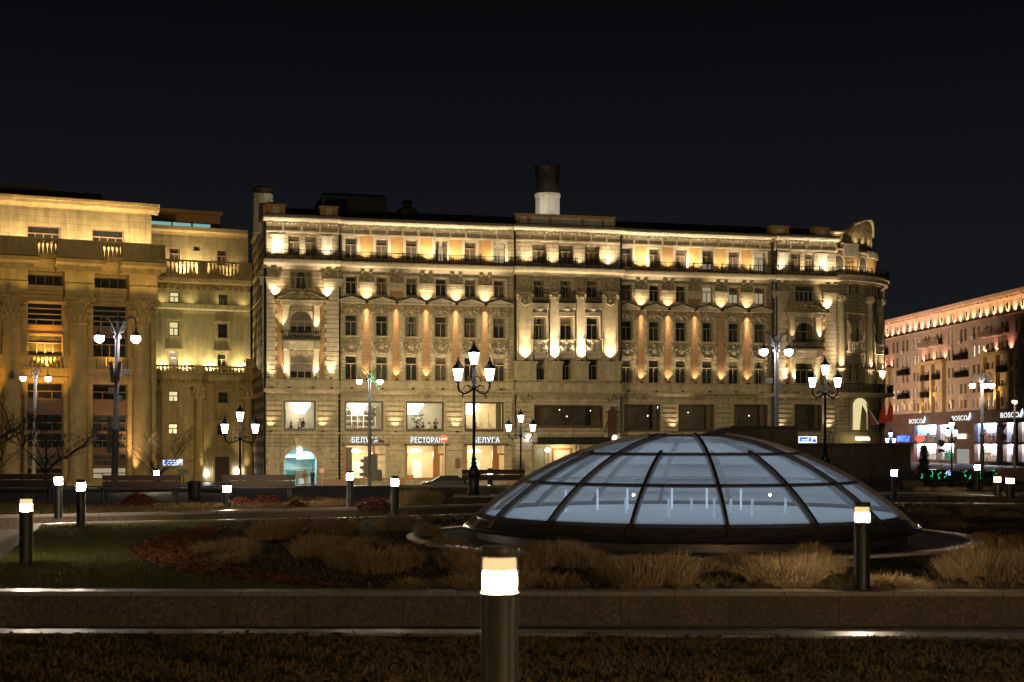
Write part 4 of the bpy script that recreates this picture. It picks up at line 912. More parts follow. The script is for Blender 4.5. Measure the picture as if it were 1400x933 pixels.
# corner shop arch and sign
ar = R(20); cu, co = uc+(RC+.01)*math.sin(ar), oc+(RC+.01)*math.cos(ar)
q = MB(); n = 10; pts = [(-1.2, 0), (1.2, 0)] + [(1.2*math.cos(math.pi*i/n), zq(562)-zq(588)+.6+.9*math.sin(math.pi*i/n)) for i in range(n+1)]
q.prism([(x*1.25, z + (.2 if z > 1 else 0)) for x, z in pts], 0, .1); f = q.build('arched_window', STONEL, hot, (cu, -co, zq(588)), ar)
q = MB(); q.prism(pts, .101, .12); q.build('pane', GLASSL, f)
q = MB(); q.prism([(-.1, 0), (1.1, 0), (1.05, 2.0), (.3, 2.9), (.1, 1.6)], .125, .16); q.build('curtain', CLOTHB, f)
arcs('sign_band', mat('lit_cream_fascia', (.46, .38, .2), .7, nscale=2, namt=.15), [(RC, RC+.08, -2, 100, zq(608), zq(594.5), 24)])
sgn = MB(); sgn.fb(-1.2, 1.2, 0, .04, -.05, .05); s_ = sgn.build('sign', IRON, hot, (uc+(RC+.15)*math.sin(R(22)), -(oc+(RC+.15)*math.cos(R(22))), zq(600.3)), R(20))
text('НАЦИОНАЛЬ', .6, .04, E_SIGNW, s_, (0, -.08, 0), wide=2.4)
spot(hot, (uc+2.2, -(oc+RC+1.6), zq(607)), (uc+2.0, -(oc+RC), zq(598)), 60, (1, .85, .5), 120, .8)
# ---- side wall, roof, chimneys
zt = z_c3b; D = 20
m = MB(); m.quad((uL, .3, 0), (uL, D, 0), (uL, D, zt), (uL, .3, zt)); m.add([(uL, .3, zt), (uL, D, zt), (uL, D*.62, zt+2.0), (uL, 5, zt+1.9)], [(0, 1, 2, 3)])
m.quad((uE + RC, 5, 0), (uE + RC, D, 0), (uE + RC, D, zt-3), (uE + RC, 5, zt-3)); m.quad((uL, D, 0), (uE + RC, D, 0), (uE + RC, D, zt), (uL, D, zt))
m.build('side_wall', YPLAST, hot)
m = MB()
for y in (402, 412): m.box(uL-.05, uL+.1, 6, 9.5, zl(y+65), zl(y+63.5)) if False else None
m.box(uL-.12, uL+.05, .5, D-.2, zl(371), zl(366)); m.box(uL-.15, uL+.05, .5, D-.2, zl(308), zl(304)); m.box(uL-.1, uL+.05, .5, D-.2, zl(408), zl(405.5)); m.build('side_cornice', YSMOOTH, hot)
m = MB()
for (y0, y1) in ((327, 314), (333, 320)): m.box(uL-.06, uL+.02, 5 + (y0-327)*.3, 9 + (y0-327)*.3, zl(y0), zl(y0-3))
m.build('vent_slot', WOODD, hot)
m = MB(); zr = H.deep(600, 293, 6)[1]                                # shallow metal roof behind the gutter
m.add([(uL, -.6, zt+.2), (uE, -.6, zt+.2), (uE, 6, zr), (uL, 6, zr), (uE, 14, zr), (uL, 14, zr), (uE, D, zt), (uL, D, zt)], [(0, 1, 2, 3), (3, 2, 4, 5), (5, 4, 6, 7), (1, 6, 4, 2)])
m.build('roof', ROOF, hot)
m = MB()
for i in range(46):
    u_ = uA + (uE-uA)*i/45
    m.fb(u_-.025, u_+.025, -1.05, -1.0, zt+.3, zt+1.15)
m.fb(uA, uE, -1.05, -1.0, zt+1.1, zt+1.15); m.fb(uA, uE, -1.05, -1.0, zt+.7, zt+.73); m.build('roof_railing', IRON, hot)
(ma, mz0), (mb_, mz1) = H.deep(440, 267, 5), H.deep(529, 264, 5)
m = MB(); m.box(ma, mb_, 5, 12, zr-.3, mz0); m.add([(ma-.1, 4.9, mz0+.01), (mb_+.1, 4.9, mz0+.01), (mb_-.3, 6.5, mz1), (ma+.3, 6.5, mz1)], [(0, 1, 2, 3)]); m.build('mansard', ROOF, hot)
dz5 = lambda y: H.deep(556, y, 5)[1]
m = MB(); uc_, yv = H.deep(557, 280, 5)[0], 5; m.lathe([(1.1, zr-.5), (1.1, dz5(287)), (.5, dz5(284)), (.45, dz5(279)), (.75, dz5(278.5)), (.45, dz5(276)), (.42, dz5(273.5)), (.0, dz5(272.5))], (uc_, yv, 0), 8); m.build('roof_vent', ROOF, hot)
for p0, p1, y0, y1 in ((364, 389, 296, 282), (437, 461, 299, 285)):
    m = MB(); m.fb(U(p0), U(p1), -.6, .7, z_c3b+.2, H.z(p0, y1)); m.fb(U(p0)-.12, U(p1)+.12, -.7, .8, H.z(p0, y1), H.z(p0, y1)+.15); d = m.build('attic_pedestal', OCHRE, hot); m = MB(); m.fb(U(p0)+.6, U(p1)-.6, .7, .74, z_c3b+.4, H.z(p0, y1)-.15); m.build('white_panel', WHITEP, d)
for p0, p1, y0, y1 in ((1052, 1075, 325, 311.5), (1110.5, 1130, 327, 313.5)):
    m = MB(); m.fb(U(p0), U(p1), -.6, .7, H.z(p0, y0)-.5, H.z(p0, y1)); m.fb(U(p0)-.12, U(p1)+.12, -.7, .8, H.z(p0, y1), H.z(p0, y1)+.15); d = m.build('attic_pedestal', OCHRE, hot); m = MB(); m.fb(U(p0)+.6, U(p1)-.6, .7, .74, H.z(p0, y0)+.1, H.z(p0, y1)-.15); m.build('white_panel', WHITEP, d)
m = MB(); m.fb(U(704), U(838), -.6, .8, z_c3b+.2, H.z(770, 297.5)); m.fb(U(704)-.1, U(838)+.1, -.7, .9, H.z(770, 297.5), H.z(770, 295.8)); d = m.build('attic_parapet', OCHRE, hot)
m = MB()
for a, b in ((708, 718), (723, 747), (752, 791), (796, 819), (823, 836)): m.fb(U(a), U(b), .8, .85, z_c3b+.3, H.z(770, 299.5))
m.build('white_panel', WHITEP, d)
dz4 = lambda y: H.deep(748.5, y, 4)[1]
m = MB(); uc_, yv = H.deep(748.7, 280, 4)[0], 4
m.lathe([(1.5, zr-.6), (1.42, dz4(293)), (1.42, dz4(272)), (1.52, dz4(270)), (1.52, dz4(266))], (uc_, yv, 0), 10); ch = m.build('chimney', WHITE, hot)
m = MB(); m.lathe([(1.3, dz4(266)), (1.25, dz4(241)), (1.42, dz4(240.5)), (1.42, dz4(233)), (1.62, dz4(230)), (1.62, dz4(228.5)), (.9, dz4(226.5)), (.1, dz4(225)), (.06, dz4(217))], (uc_, yv, 0), 16); m.build('chimney_cowl', ROOF, ch, smooth=True)
spot(hot, (uc_-2.6, .75, dz4(291)), (uc_, 4, dz4(276)), 230, (1, .88, .66), 100, .9); spot(hot, (uc_+2.6, .75, dz4(291)), (uc_, 4, dz4(274)), 170, (1, .88, .66), 100, .9)  # added spots without fixtures, brightening the white chimney
dz6 = lambda y: H.deep(361, y, 4)[1]
m = MB(); uc_ = H.deep(360.5, 270, 4)[0]; m.lathe([(1.15, zt-1), (1.08, dz6(281)), (1.03, dz6(266.5))], (uc_, 4, 0), 12); ch = m.build('chimney', WHITEP, hot)
m = MB(); m.lathe([(1.0, dz6(266.5)), (1.2, dz6(265)), (1.25, dz6(259)), (1.0, dz6(257.5)), (.8, dz6(256.5))], (uc_, 4, 0), 14); m.build('chimney_cowl', ROOF, ch)
spot(hot, (uc_+2.6, .9, zt+1.2), (uc_, 4, dz6(272)), 120, (1, .88, .66), 100, .9)  # added spot without fixture for the left chimney
m = MB(); m.box(uc_-.6, uc_+1.6, 2.6, 5.6, zt, dz6(281.5)); m.build('chimney_base', ROOF, hot)
m = MB(); m.box(uL-.05, uL+.45, .35, 14, zt-.4, H.deep(355, 284.5, 3)[1]); m.build('gable_parapet', YPLAST, hot)
# ================================================================ the colonnaded building on the left and its recessed wing
LB = Plane(.466, 156.3, 213)
lb = LB.root('office_building', 'yellow stone palace with giant columns, balustrades and orange uplighting at left edge', 'building')
V = LB.u; a_ = lambda y: LB.z(64, y)
ao = lambda y, o: (a_(y) - 4.67)*(1 - o/137) + 4.67
px_cols = [-73, 15, 105.5, 192]; px_bays = [-28, 62, 150.5]
uW0, uW1 = V(-120), 0.0
colz1, capz = a_(441), a_(407)
gl_t, gl_b = a_(524), a_(656)
holes = []
for p in px_bays:
    u = V(p); holes += [(u-1.65, u+1.65, gl_b, gl_t), (u-1.62, u+1.62, a_(487), a_(414.5)), (u-1.6, u+1.6, a_(390), a_(376.5))]
m = MB(); m.wall(uW0, uW1, 0, a_(350), 0, holes, .5); m.quad((0, 0, 0), (0, 20, 0), (0, 20, a_(350)), (0, 0, a_(350))); m.build('wall', YSMOOTH, lb)
holes = [(V(p)-1.55, V(p)+1.55, ao(333, -1.2), ao(309, -1.2)) for p in px_bays]
m = MB(); m.wall(uW0, uW1 - .2, a_(350), ao(278, -1.2), -1.2, holes, .35); m.quad((uW1-.2, 1.2, a_(350)), (uW1-.2, 20, a_(350)), (uW1-.2, 20, a_(278)), (uW1-.2, 1.2, a_(278))); m.build('attic_wall', PALEW if False else YPLAST, lb)
def cgrid(parent, u, z0, z1, hw, o, rows, cols, glass, frame, name='window', bw=.1):
    return window(parent, u, z0, z1, hw, o, glass, frame, rows, cols, name, bw, .3)
GL_OFF = mat('office_glass', (.02, .018, .016), .06, nscale=.8, namt=.6, bump=.08, bscale=1.0, spec=.6)
for i, p in enumerate(px_bays):
    u = V(p)
    q = window(lb, u, ao(333, -1.2), ao(309, -1.2), 1.55, -1.2, GLASSD, PINKF, (.55,), (-.5, 0, .5), 'window', .14, .2)
    window(lb, u, a_(390), a_(376.5), 1.6, 0, GLASSD, WOODD, (), (-.5, 0, .5), 'window', .08, .3)
    window(lb, u, a_(444.5), a_(414.5), 1.62, 0, GLASSD, WOODF, (.25, .5, .75), (-.48, .48), 'window', .08, .3)
    window(lb, u, a_(487), a_(458), 1.62, 0, GLASSC if i == 1 else GLASSD, WOODF, (.62,), (-.45, .0, .45), 'window', .1, .3)
    q = MB(); q.fb(u-1.6, u+1.6, -.35, -.18, a_(458), a_(444.5)); q.fb(u-1.6, u+1.6, -.3, -.1, a_(458)+.003, a_(456)); q.build('spandrel', OCHRE if i == 1 else BROWNP, lb)
    for k, (y0, y1) in enumerate(((546, 524), (590, 566), (613, 592), (638, 622), (656, 640))):
        window(lb, u, a_(y0), a_(y1), 1.62, 0, [GL_OFF, GLASSG, GL_OFF, GLASSC, GLASSW][k] if i == 2 else [GL_OFF, GL_OFF, GLASSD, GLASSC, GL_OFF][k], BROWNP, (.5,), (-.4, .4), 'window', .09, .34)
    for y0, y1 in ((566, 546), (592, 590), (622, 613), (640, 638)): q = MB(); q.fb(u-1.62, u+1.62, -.42, -.2, a_(y0)+.003, a_(y1)-.003); q.build('spandrel', BROWNP, lb)
    q = MB()                                              # stone surround with mouldings over the upper window
    for s in (-1, 1): q.fb(u+s*1.85-.22, u+s*1.85+.22, 0, .22, a_(503), a_(413.5)); q.fb(u+s*1.9-.2, u+s*1.9+.2, 0, .2, a_(656), a_(523))
    for k, (y0, y1, o1) in enumerate(((413.3, 411, .3), (408.5, 404, .22), (402, 399, .3), (398.5, 394, .42), (393.8, 391.5, .6))): q.fb(u-2.1-.05*k, u+2.1+.05*k, 0, o1, a_(y0), a_(y1))
    q.build('window_surround', YSMOOTH, lb)
    q = MB(); q.fb(u-2.55, u+2.55, 0, 1.1, a_(506.5), a_(503.5)); q.fb(u-2.5, u+2.5, 0, .8, a_(509.5), a_(506.6)); q.fb(u-2.45, u+2.45, 0, .5, a_(516), a_(509.6)); q.fb(u-2.4, u+2.4, 0, .6, a_(520), a_(516)); q.fb(u-2.4, u+2.4, 0, .35, a_(523.5), a_(520))
    q.fb(u-2.5, u+2.5, .8, 1.05, a_(489), a_(487)); q.fb(u-2.5, u-1.55, .78, 1.03, a_(503.5), a_(489)); q.fb(u+1.55, u+2.5, .78, 1.03, a_(503.5), a_(489))
    for k in range(8): q.lathe([(.09, a_(503.5)), (.15, a_(499)), (.07, a_(493)), (.12, a_(489))], (u-1.3+.372*k, -.92, 0), 8)
    q.build('balcony', YSMOOTH, lb)
for p in px_cols:
    u = V(p); r = .93
    q = MB(); q.lathe([(r*1.12, .9), (r*1.12, 1.3), (r, 1.6), (r, a_(560)), (r*.93, colz1-.2), (r*1.0, colz1-.15), (r*1.0, colz1)], (u, -.75, 0), 24); cl = q.build('column', YSMOOTH, lb, smooth=True)
    q = MB(); q.box(u-1.25, u+1.25, -2.0, .2, 0, .9); q.build('pedestal', YSMOOTH, cl)
    q = MB(); zc = colz1; h = capz - colz1
    q.lathe([(r*.92, zc), (r*.9, zc+h*.3), (r*1.0, zc+h*.6), (r*1.3, zc+h*.9)], (u, -.75, 0), 16); q.box(u-1.45, u+1.45, -2.15, .2, zc+h*.90, zc+h)
    for k in range(12):
        a = 2*math.pi*k/12; ca, sa = math.cos(a), math.sin(a)
        for zz, rr, e in ((.02, 1.0, 1.12), (.30, 1.02, 1.2)):
            aa = a + (.26 if zz > .1 else 0); ca, sa = math.cos(aa), math.sin(aa)
            q.tube([(u+r*rr*ca, -.75+r*rr*sa, zc+h*zz), (u+r*(rr+.08)*ca, -.75+r*(rr+.08)*sa, zc+h*(zz+.2)), (u+r*(e+.18)*ca, -.75+r*(e+.18)*sa, zc+h*(zz+.30)), (u+r*(e+.16)*ca, -.75+r*(e+.16)*sa, zc+h*(zz+.22))], [.2, .2, .14, .06], 5)
    for sx in (-1, 1):
        q.tube([(u+sx*(1.15+.28*math.cos(t)*(1-t/9)), -1.95, zc+h*.74+.28*math.sin(t)*(1-t/9)) for t in [i*.8 for i in range(9)]], .1, 5)
        q.tube([(u+sx*.3, -1.85, zc+h*.45), (u+sx*.5, -1.95, zc+h*.7), (u+sx*.9, -2.0, zc+h*.86)], .1, 5)
    q.ball((u, -2.1, zc+h*.9), (.3, .25, .35), 7, 5)
    q.build('capital', YCARVED, cl)
q = MB(); q.fb(-.95, .0, 0, .28, 0, colz1); q.fb(-1.0, .1, 0, .5, 0, 1.2); q.build('corner_pilaster', YSMOOTH, lb)
# entablature: architrave breaks forward over each column
for p in px_cols:
    m = MB()
    for y0, y1, o1 in ((407, 390.8, .18), (390.8, 389, .35), (389, 371.5, .12)): m.fb(V(p)-1.35, V(p)+1.35, 0, o1 + 1.55, a_(y0), a_(y1))
    m.build('entablature_block', YSMOOTH, lb)
m = MB(); n = 60
for i in range(n):
    ua_ = uW0 + (uW1 - uW0)*i/n
    near = any(abs(ua_ + .3 - V(p)) < 1.9 for p in px_cols)
    m.fb(ua_, ua_ + .42, 0, 2.3 if near else .75, ao(370.5, 1.2), ao(364, 1.2))
m.build('bracket_row', YSMOOTH, lb)
m = MB()
for a, b in sorted([(V(p)-2.3, V(p)+2.3) for p in px_cols]):
    b = min(b, .55)
    m.profile([(0, ao(363.8, 2.2)), (2.2, ao(363.8, 2.2)), (2.35, ao(360, 2.2)), (2.7, ao(358, 2.2)), (2.8, ao(352.5, 2.2)), (0, ao(352.5, 2.2))], a, b)
m.profile([(0, ao(363.9, 2.2)), (.9, ao(363.9, 2.2)), (1.3, ao(358.5, 2.2)), (1.5, ao(352.7, 2.2)), (0, ao(352.7, 2.2))], uW0, .3)
m.build('main_cornice', YSMOOTH, lb)
m = MB(); zb0, zb1 = ao(352.4, 1.7), ao(347, 1.7); m.fb(uW0, .6, 1.0, 2.1, zb0, zb1); m.fb(uW0, .6, 1.1, 2.0, ao(328.5, 1.7), ao(325.8, 1.7))
for p in px_cols + [230]:
    u = V(p) if p < 213 else .4
    m.fb(u-2.05 if p < 213 else -1.4, u+2.05 if p < 192 else .55, 1.15, 1.95, zb1, ao(328.5, 1.7))
for p in px_bays:
    u = V(p)
    for k in (-2.05, -1.45, 1.45, 2.05): m.fb(u+k-.12 if abs(k) > 2 else u+k-.2, u+k+.12 if abs(k) > 2 else u+k+.2, 1.2, 1.9, zb1, ao(328.5, 1.7))
    for k in (-1.75, -.95, -.57, -.19, .19, .57, .95, 1.75):
        m.lathe([(.12, zb1), (.17, zb1+.45), (.08, zb1+.85), (.16, ao(328.5, 1.7))], (u+k, -1.55, 0), 7)
m.build('balustrade', YSMOOTH, lb)
m = MB(); m.profile([(-1.4, ao(284, -1.0)), (-1.05, ao(284, -1.0)), (-.95, ao(282, -1.0)), (-.5, ao(279, -1.0)), (-.4, ao(275, -1.0)), (-.25, ao(274.5, -1.0)), (-.2, ao(271, -1.0)), (-1.4, ao(271, -1.0))], uW0, .45); m.build('attic_cornice', YSMOOTH, lb)
for p in (-75, 20.5, 110, 197): m = MB(); m.fb(V(p)-1.15, min(V(p)+1.15, -.22), -1.2, -1.06, ao(350, -1.0), ao(284, -1.0)); m.build('attic_pilaster', YPLAST, lb)
m = MB(); m.box(uW0, -4.5, 4, 18, ao(272, -1.0), ao(252, -1.0)); m.box(uW0, -9, 4.5, 18, ao(252, -1.0), ao(246, -1.0)); m.box(-5, -4.7, 3.9, 4.1, ao(252, -1.0), ao(243, -1.0)); m.build('roof_storey', ROOF, lb)
# uplights on column feet, balcony bays and attic
for p, w in ((-28, 1500), (62, 3300), (150.5, 900)):
    u = V(p)
    for s in (-1, 1):
        c = (1, .50, .06) if p < 100 else (1, .62, .28)
        spot(lb, (u+s*2.1, -.95, .6), (u+s*1.9, -.15, 7.5), w*1.6, c, 75, .8)
    if p > 0: spot(lb, (u, -1.5 if p > 100 else -.9, a_(503)), (u, .2, a_(440)), 3600 if p < 100 else 200, (1, .52, .08), 120, .8)
    if p < 100: spot(lb, (u, -2.5, a_(546)), (u, -.2, a_(510)), 700, (1, .5, .06), 110, .8)
spot(lb, (V(174), -2.2, .8), (V(170), -.4, 9), 3200, (1, .60, .26), 60, .8)
spot(lb, (V(209), -1.2, .8), (V(208), -.1, 8), 1800, (1, .68, .32), 70, .8)
for p in (-60, -15, 30, 62, 95, 130, 150, 180, 204): spot(lb, (V(p), -.4 if p != 204 else -.6, ao(347, 1.5)+.1), (V(p)-.1, 1.2, a_(300)), 950, (1, .73, .36), 120, .9); spot(lb, (V(p), -3.2, ao(398, 2)), (V(p), -1.6, ao(352, 2)), 95, (1, .64, .16), 130, .9)
# ---------------- recessed wing
W = Plane(.466, 178.4, 205)
wg = W.root('wing_building', 'tall narrow pale yellow courtyard wing with two balustrades between palace and hotel', 'building')
V2 = W.u; b_ = lambda y: W.z(280, y); w0, w1 = 0, V2(345)
wl_ = [(243, 355, 344.5, 306), (309, 358, 342.5, 306)]
lo = [(240.5, 305.5, 414, 399), ]
rows_ = [(414.5, 400, 241, 308), (460, 440.5, 240.3, 307), (500, 481.5, 239.5, 306), (550, 535.5, 237.5, 305), (594, 579.5, 237, 303.5)]
holes = [(V2(p)-.55, V2(p)+.55, b_(y0 + (i*.8)), b_(y1 + i*.8)) for (y0, y1, pa, pb) in rows_ for i, p in enumerate((pa, pb))]
dz = b_(625); holes.append((V2(293.5), V2(314), 0, dz))
m = MB(); m.wall(w0, w1, 0, b_(511), 0, [h for h in holes if h[2] < b_(511)], .35); m.build('lower_wall', YSMOOTH, wg)
m = MB(); m.wall(w0, w1, b_(511), b_(381), -.9, [h for h in holes if h[2] > b_(511)], .3); m.build('upper_wall', PALEW, wg)
hs = [(V2(243.5)-.6, V2(243.5)+.6, b_(358), b_(338.5)), (V2(309)-.6, V2(309)+.6, b_(359), b_(337.5)), (V2(274)-.35, V2(274)+.35, b_(341), b_(334.5))]
m = MB(); m.wall(w0, w1, b_(381), b_(315), -1.9, hs, .3); m.build('attic_wall', YPLAST, wg)
for i, h in enumerate(hs): window(wg, (h[0]+h[1])/2, h[2], h[3], (h[1]-h[0])/2, -1.9, GLASSG if i < 2 else GLASSD, PINKF, (.6,) if i < 2 else (), (0,) if i < 2 else (), 'window', .12, .2)
for r, (y0, y1, pa, pb) in enumerate(rows_):
    for i, p in enumerate((pa, pb)):
        oo = 0 if y0 > 511 else -.9; gl = GLASSL if (r, i) in ((0, 0), (1, 0), (3, 0), (4, 0)) else GLASSW if (r, i) in ((2, 0),) else GLASSC if r == 2 else GLASSG
        f = window(wg, V2(p), b_(y0+i*.8), b_(y1+i*.8), .55, oo, gl, WOODD if r != 2 else WHITE, (.55,), (0,), 'window', .1, .18)
        if r:
            q = MB(); a, b = V2(p)-.55, V2(p)+.55; z0, z1 = b_(y0+i*.8), b_(y1+i*.8); q.fb(a-.32, a, oo, oo+.08, z0-.25, z1+.2); q.fb(b, b+.32, oo, oo+.08, z0-.25, z1+.2); q.fb(a, b, oo, oo+.08, z1, z1+.2); q.fb(a-.45, b+.45, oo, oo+.22, z1+.2, z1+.4); q.fb(a, b, oo, oo+.12, z0-.25, z0); q.build('window_surround', PALEW if oo else YSMOOTH, wg)
def wcourse(name, prof, e=0, mt=YSMOOTH): q = MB(); q.profile(prof, w0, w1 + e); return q.build(name, mt, wg)
wcourse('top_cornice', [(-2.2, b_(320)), (-1.8, b_(320)), (-1.7, b_(317)), (-1.2, b_(314.5)), (-1.1, b_(309.5)), (-2.2, b_(309.5))], -.2)
wcourse('balustrade_cornice', [(-1.9, b_(392)), (-.7, b_(392)), (-.6, b_(389)), (.1, b_(387)), (.25, b_(381.5)), (-1.9, b_(381))], -.1)
wcourse('lower_cornice', [(-1, b_(428)), (-.8, b_(428)), (-.75, b_(424)), (-.5, b_(422)), (-.4, b_(416)), (-1, b_(415.5))], -.1, PALEW)
wcourse('mid_cornice', [(-.9, b_(530)), (.12, b_(530)), (.15, b_(522)), (.55, b_(519)), (.75, b_(512.5)), (-.9, b_(512))])
m = MB()
for i in range(16): u = w0 + (w1-w0)*(i+.5)/16; m.fb(u-.16, u+.16, -.65, -.2, b_(396.5), b_(392.2))
m.build('dentil_row', YSMOOTH, wg); m = MB()
for i in range(26): u = w0 + (w1-w0)*(i+.5)/26; m.fb(u-.12, u+.12, .15, .45, b_(525.5), b_(522))
m.build('dentil_row', YSMOOTH, wg)
def balus(name, z0, z1, o, gaps, mt):
    q = MB(); q.fb(w0, w1, o-.2, o+.2, z0, z0+.5*(z1-z0)*.3 + .1); q.fb(w0, w1, o-.22, o+.22, z1-.2, z1); zb = z0+.5*(z1-z0)*.3+.1
    x = w0
    for a, b in gaps:
        q.fb(x, V2(a), o-.18, o+.18, zb, z1-.2); n = int((V2(b)-V2(a))/.40)
        for i in range(1, n): q.lathe([(.07, zb), (.14, zb+(z1-zb)*.3), (.06, zb+(z1-zb)*.6), (.12, z1-.2)], (V2(a)+(V2(b)-V2(a))*i/n, -o, 0), 7)
        x = V2(b)
    q.fb(x, w1, o-.18, o+.18, zb, z1-.2); return q.build(name, mt, wg)
balus('upper_balustrade', b_(381), b_(356.5), -.3, [(229, 271.5), (284.5, 328)], YSMOOTH)
balus('lower_balustrade', b_(512), b_(500.5), .35, [(212, 267), (279.5, 333)], YSMOOTH)
for p, r in ((271.5, .55), (338, .6), (214, .55)):
    u = V2(p); q = MB(); q.lathe([(r*1.25, .1), (r*1.25, .5), (r, .8), (r*.92, b_(547))], (u, -.25, 0), 18); cl = q.build('column', YSMOOTH, wg, smooth=True)
    q = MB(); h = b_(530)-b_(547); q.lathe([(r*.9, b_(547)), (r*1.0, b_(540)), (r*1.35, b_(533))], (u, -.25, 0), 12); q.box(u-r*1.5, u+r*1.5, -.25-r*1.5, .1, b_(533), b_(530.2))
    for k in range(9): a = math.pi*k/8; q.ball((u+r*1.15*math.cos(a), -.25-r*1.15*math.sin(a), b_(541)+.5*(k % 2)), (.2, .2, .35), 6, 5)
    q.build('capital', YCARVED, cl)
q = MB(); q.fb(V2(326), V2(345), -.2, 2.6, b_(546), b_(496)) if False else q.fb(V2(333), V2(345), 0, 1.0, b_(500), b_(490)); q.fb(V2(331), V2(345), 0, 1.3, b_(503), b_(500)); q.build('corner_pier', YSMOOTH, wg)
q = MB(); q.fb(V2(293.5), V2(314), -.33, -.25, 0, dz); q.build('door', WOODD, wg)
q = MB(); q.fb(V2(290.5), V2(293.5), 0, .16, 0, dz+.1); q.fb(V2(314), V2(317), 0, .16, 0, dz+.1); q.fb(V2(290), V2(317.5), 0, .26, dz+.1, dz+.5); q.build('door_surround', YSMOOTH, wg)
for p, y in ((282, 647.5), (323.5, 645)):
    q = MB(); q.ball((V2(p), -.35, b_(y)), (.26, .22, .36), 10, 8); q.build('globe_lamp', E_LANT2, wg)
for p, w in ((225, 1100), (255, 1500), (290, 1700), (330, 1500)): spot(wg, (V2(p), .35, b_(509)), (V2(p), 1.0, b_(450)), w*.55, (1, .82, .40), 140, .9)
for p, w in ((215, 900), (255, 1300), (280, 1300), (318, 420)): spot(wg, (V2(p), 1.0, b_(377)), (V2(p), 1.95, b_(340)), w*.8, (1, .76, .38), 120, .9)
for p in (225, 262, 305, 335): spot(wg, (V2(p), .15, b_(416)), (V2(p), .95, b_(400)), 45, (1, .8, .35), 130, .9)
hv = wg.matrix_basis.inverted() @ (hot.matrix_basis @ Vector((0, 9, 17)))
spot(wg, (V2(333), -.2, b_(499)), tuple(hv), 2600, (1, .80, .42), 110, .9)  # added spot without fixture to light the hotel's side wall
spot(wg, (V2(276.5), -1.3, .8), (V2(274), -.5, 8), 900, (1, .8, .4), 45, .8); spot(wg, (V2(331), -1.5, .8), (V2(335), -.6, 8), 700, (1, .8, .4), 60, .8)
# penthouse behind with a strip of teal lit windows
m = MB(); zz = b_(268); m.box(V2(150), V2(318), 6, 16, b_(325), b_(283)); m.build('penthouse', OCHRE, wg)
m = MB(); m.box(V2(148), V2(320), 5.4, 16, b_(283), b_(278)); m.build('penthouse_cornice', OCHRE, wg)
for a, b in ((217, 249), (251, 277), (279.5, 304)):
    m = MB(); m.quad((V2(a), 5.97, b_(302.5)), (V2(b), 5.97, b_(302.5)), (V2(b), 5.97, b_(296)), (V2(a), 5.97, b_(296))); m.build('strip_window', E_PLINE, wg)
m = MB(); m.box(V2(190), V2(196), 8, 9, b_(278), b_(270)); m.build('roof_vent', ROOF, wg)
# street name plate on the wing and small arrow board
q = MB(); q.fb(V2(223), V2(243), .02, .10, b_(636), b_(629)); q.fb(V2(244), V2(249.5), .02, .10, b_(636), b_(628)); pl = q.build('street_sign', E_SIGN, wg)
q = MB(); q.fb(V2(224.3), V2(241.8), .101, .11, b_(635), b_(630)); q.fb(V2(245), V2(248.5), .101, .11, b_(635.2), b_(633.5)); b2 = q.build('blue_field', E_SIGNB, pl)
q = MB()
for k in range(9): q.fb(V2(228)+.13*k, V2(228)+.13*k+.09, .111, .116, b_(633.5), b_(631.6))
q.build('lettering', E_SIGN, b2)
# ================================================================ long stone block on the right, across the street
RB = Plane(-11.1, 1388 * 1.0, 1190)
rb = RB.root('apartment_block', 'long six storey stone apartment block with pink roofline floodlights at right', 'building')
S = RB.u; c_ = lambda y: RB.z(1300, y)
RW = mat('rose_stone_wall', (.42, .30, .21), .85, nscale=.25, namt=.18, bump=.15, bscale=2, streak=.25)
RY = mat('yellow_stone_bay', (.46, .33, .15), .85, nscale=.3, namt=.18, streak=.2)
zx = lambda z: 1150 + z/5.588
sA, sB = S(1150), S(1450)
prs = [(325, 350), (400, 430), (475, 505), (560, 588), (645, 672), (735, 765), (825, 853), (918, 950), (1015, 1050), (1122, 1158), (1232, 1268), (1342, 1380), (1460, 1500), (1590, 1632)]
rws = [(470, 453), (493, 478), (516.5, 503), (540, 526.5), (559.5, 548)]
hw = [(S(zx(b)) - S(zx(a)))*.30 for a, b in prs]
holes = []
for (a, b), w in zip(prs, hw):
    for x in (a, b):
        for y0, y1 in rws: holes.append((S(zx(x))-w*.95, S(zx(x))+w*.95, c_(y0), c_(y1)))
m = MB(); m.wall(sA, sB, c_(563.5), c_(445.5), 0, holes, .4); m.build('wall', RW, rb)
m = MB(); m.wall(sA, sB, c_(445.5), c_(427), -.8, [], .4); m.build('attic_wall', mat('pale_rose_attic', (.50, .37, .27), .85, nscale=.3, namt=.12), rb)
bm_f = MB(); bm_g = MB(); lit = {(3, 1), (8, 1), (1, 4), (5, 3), (1, 3), (9, 4)}
q_lit = MB()
cnt = 0
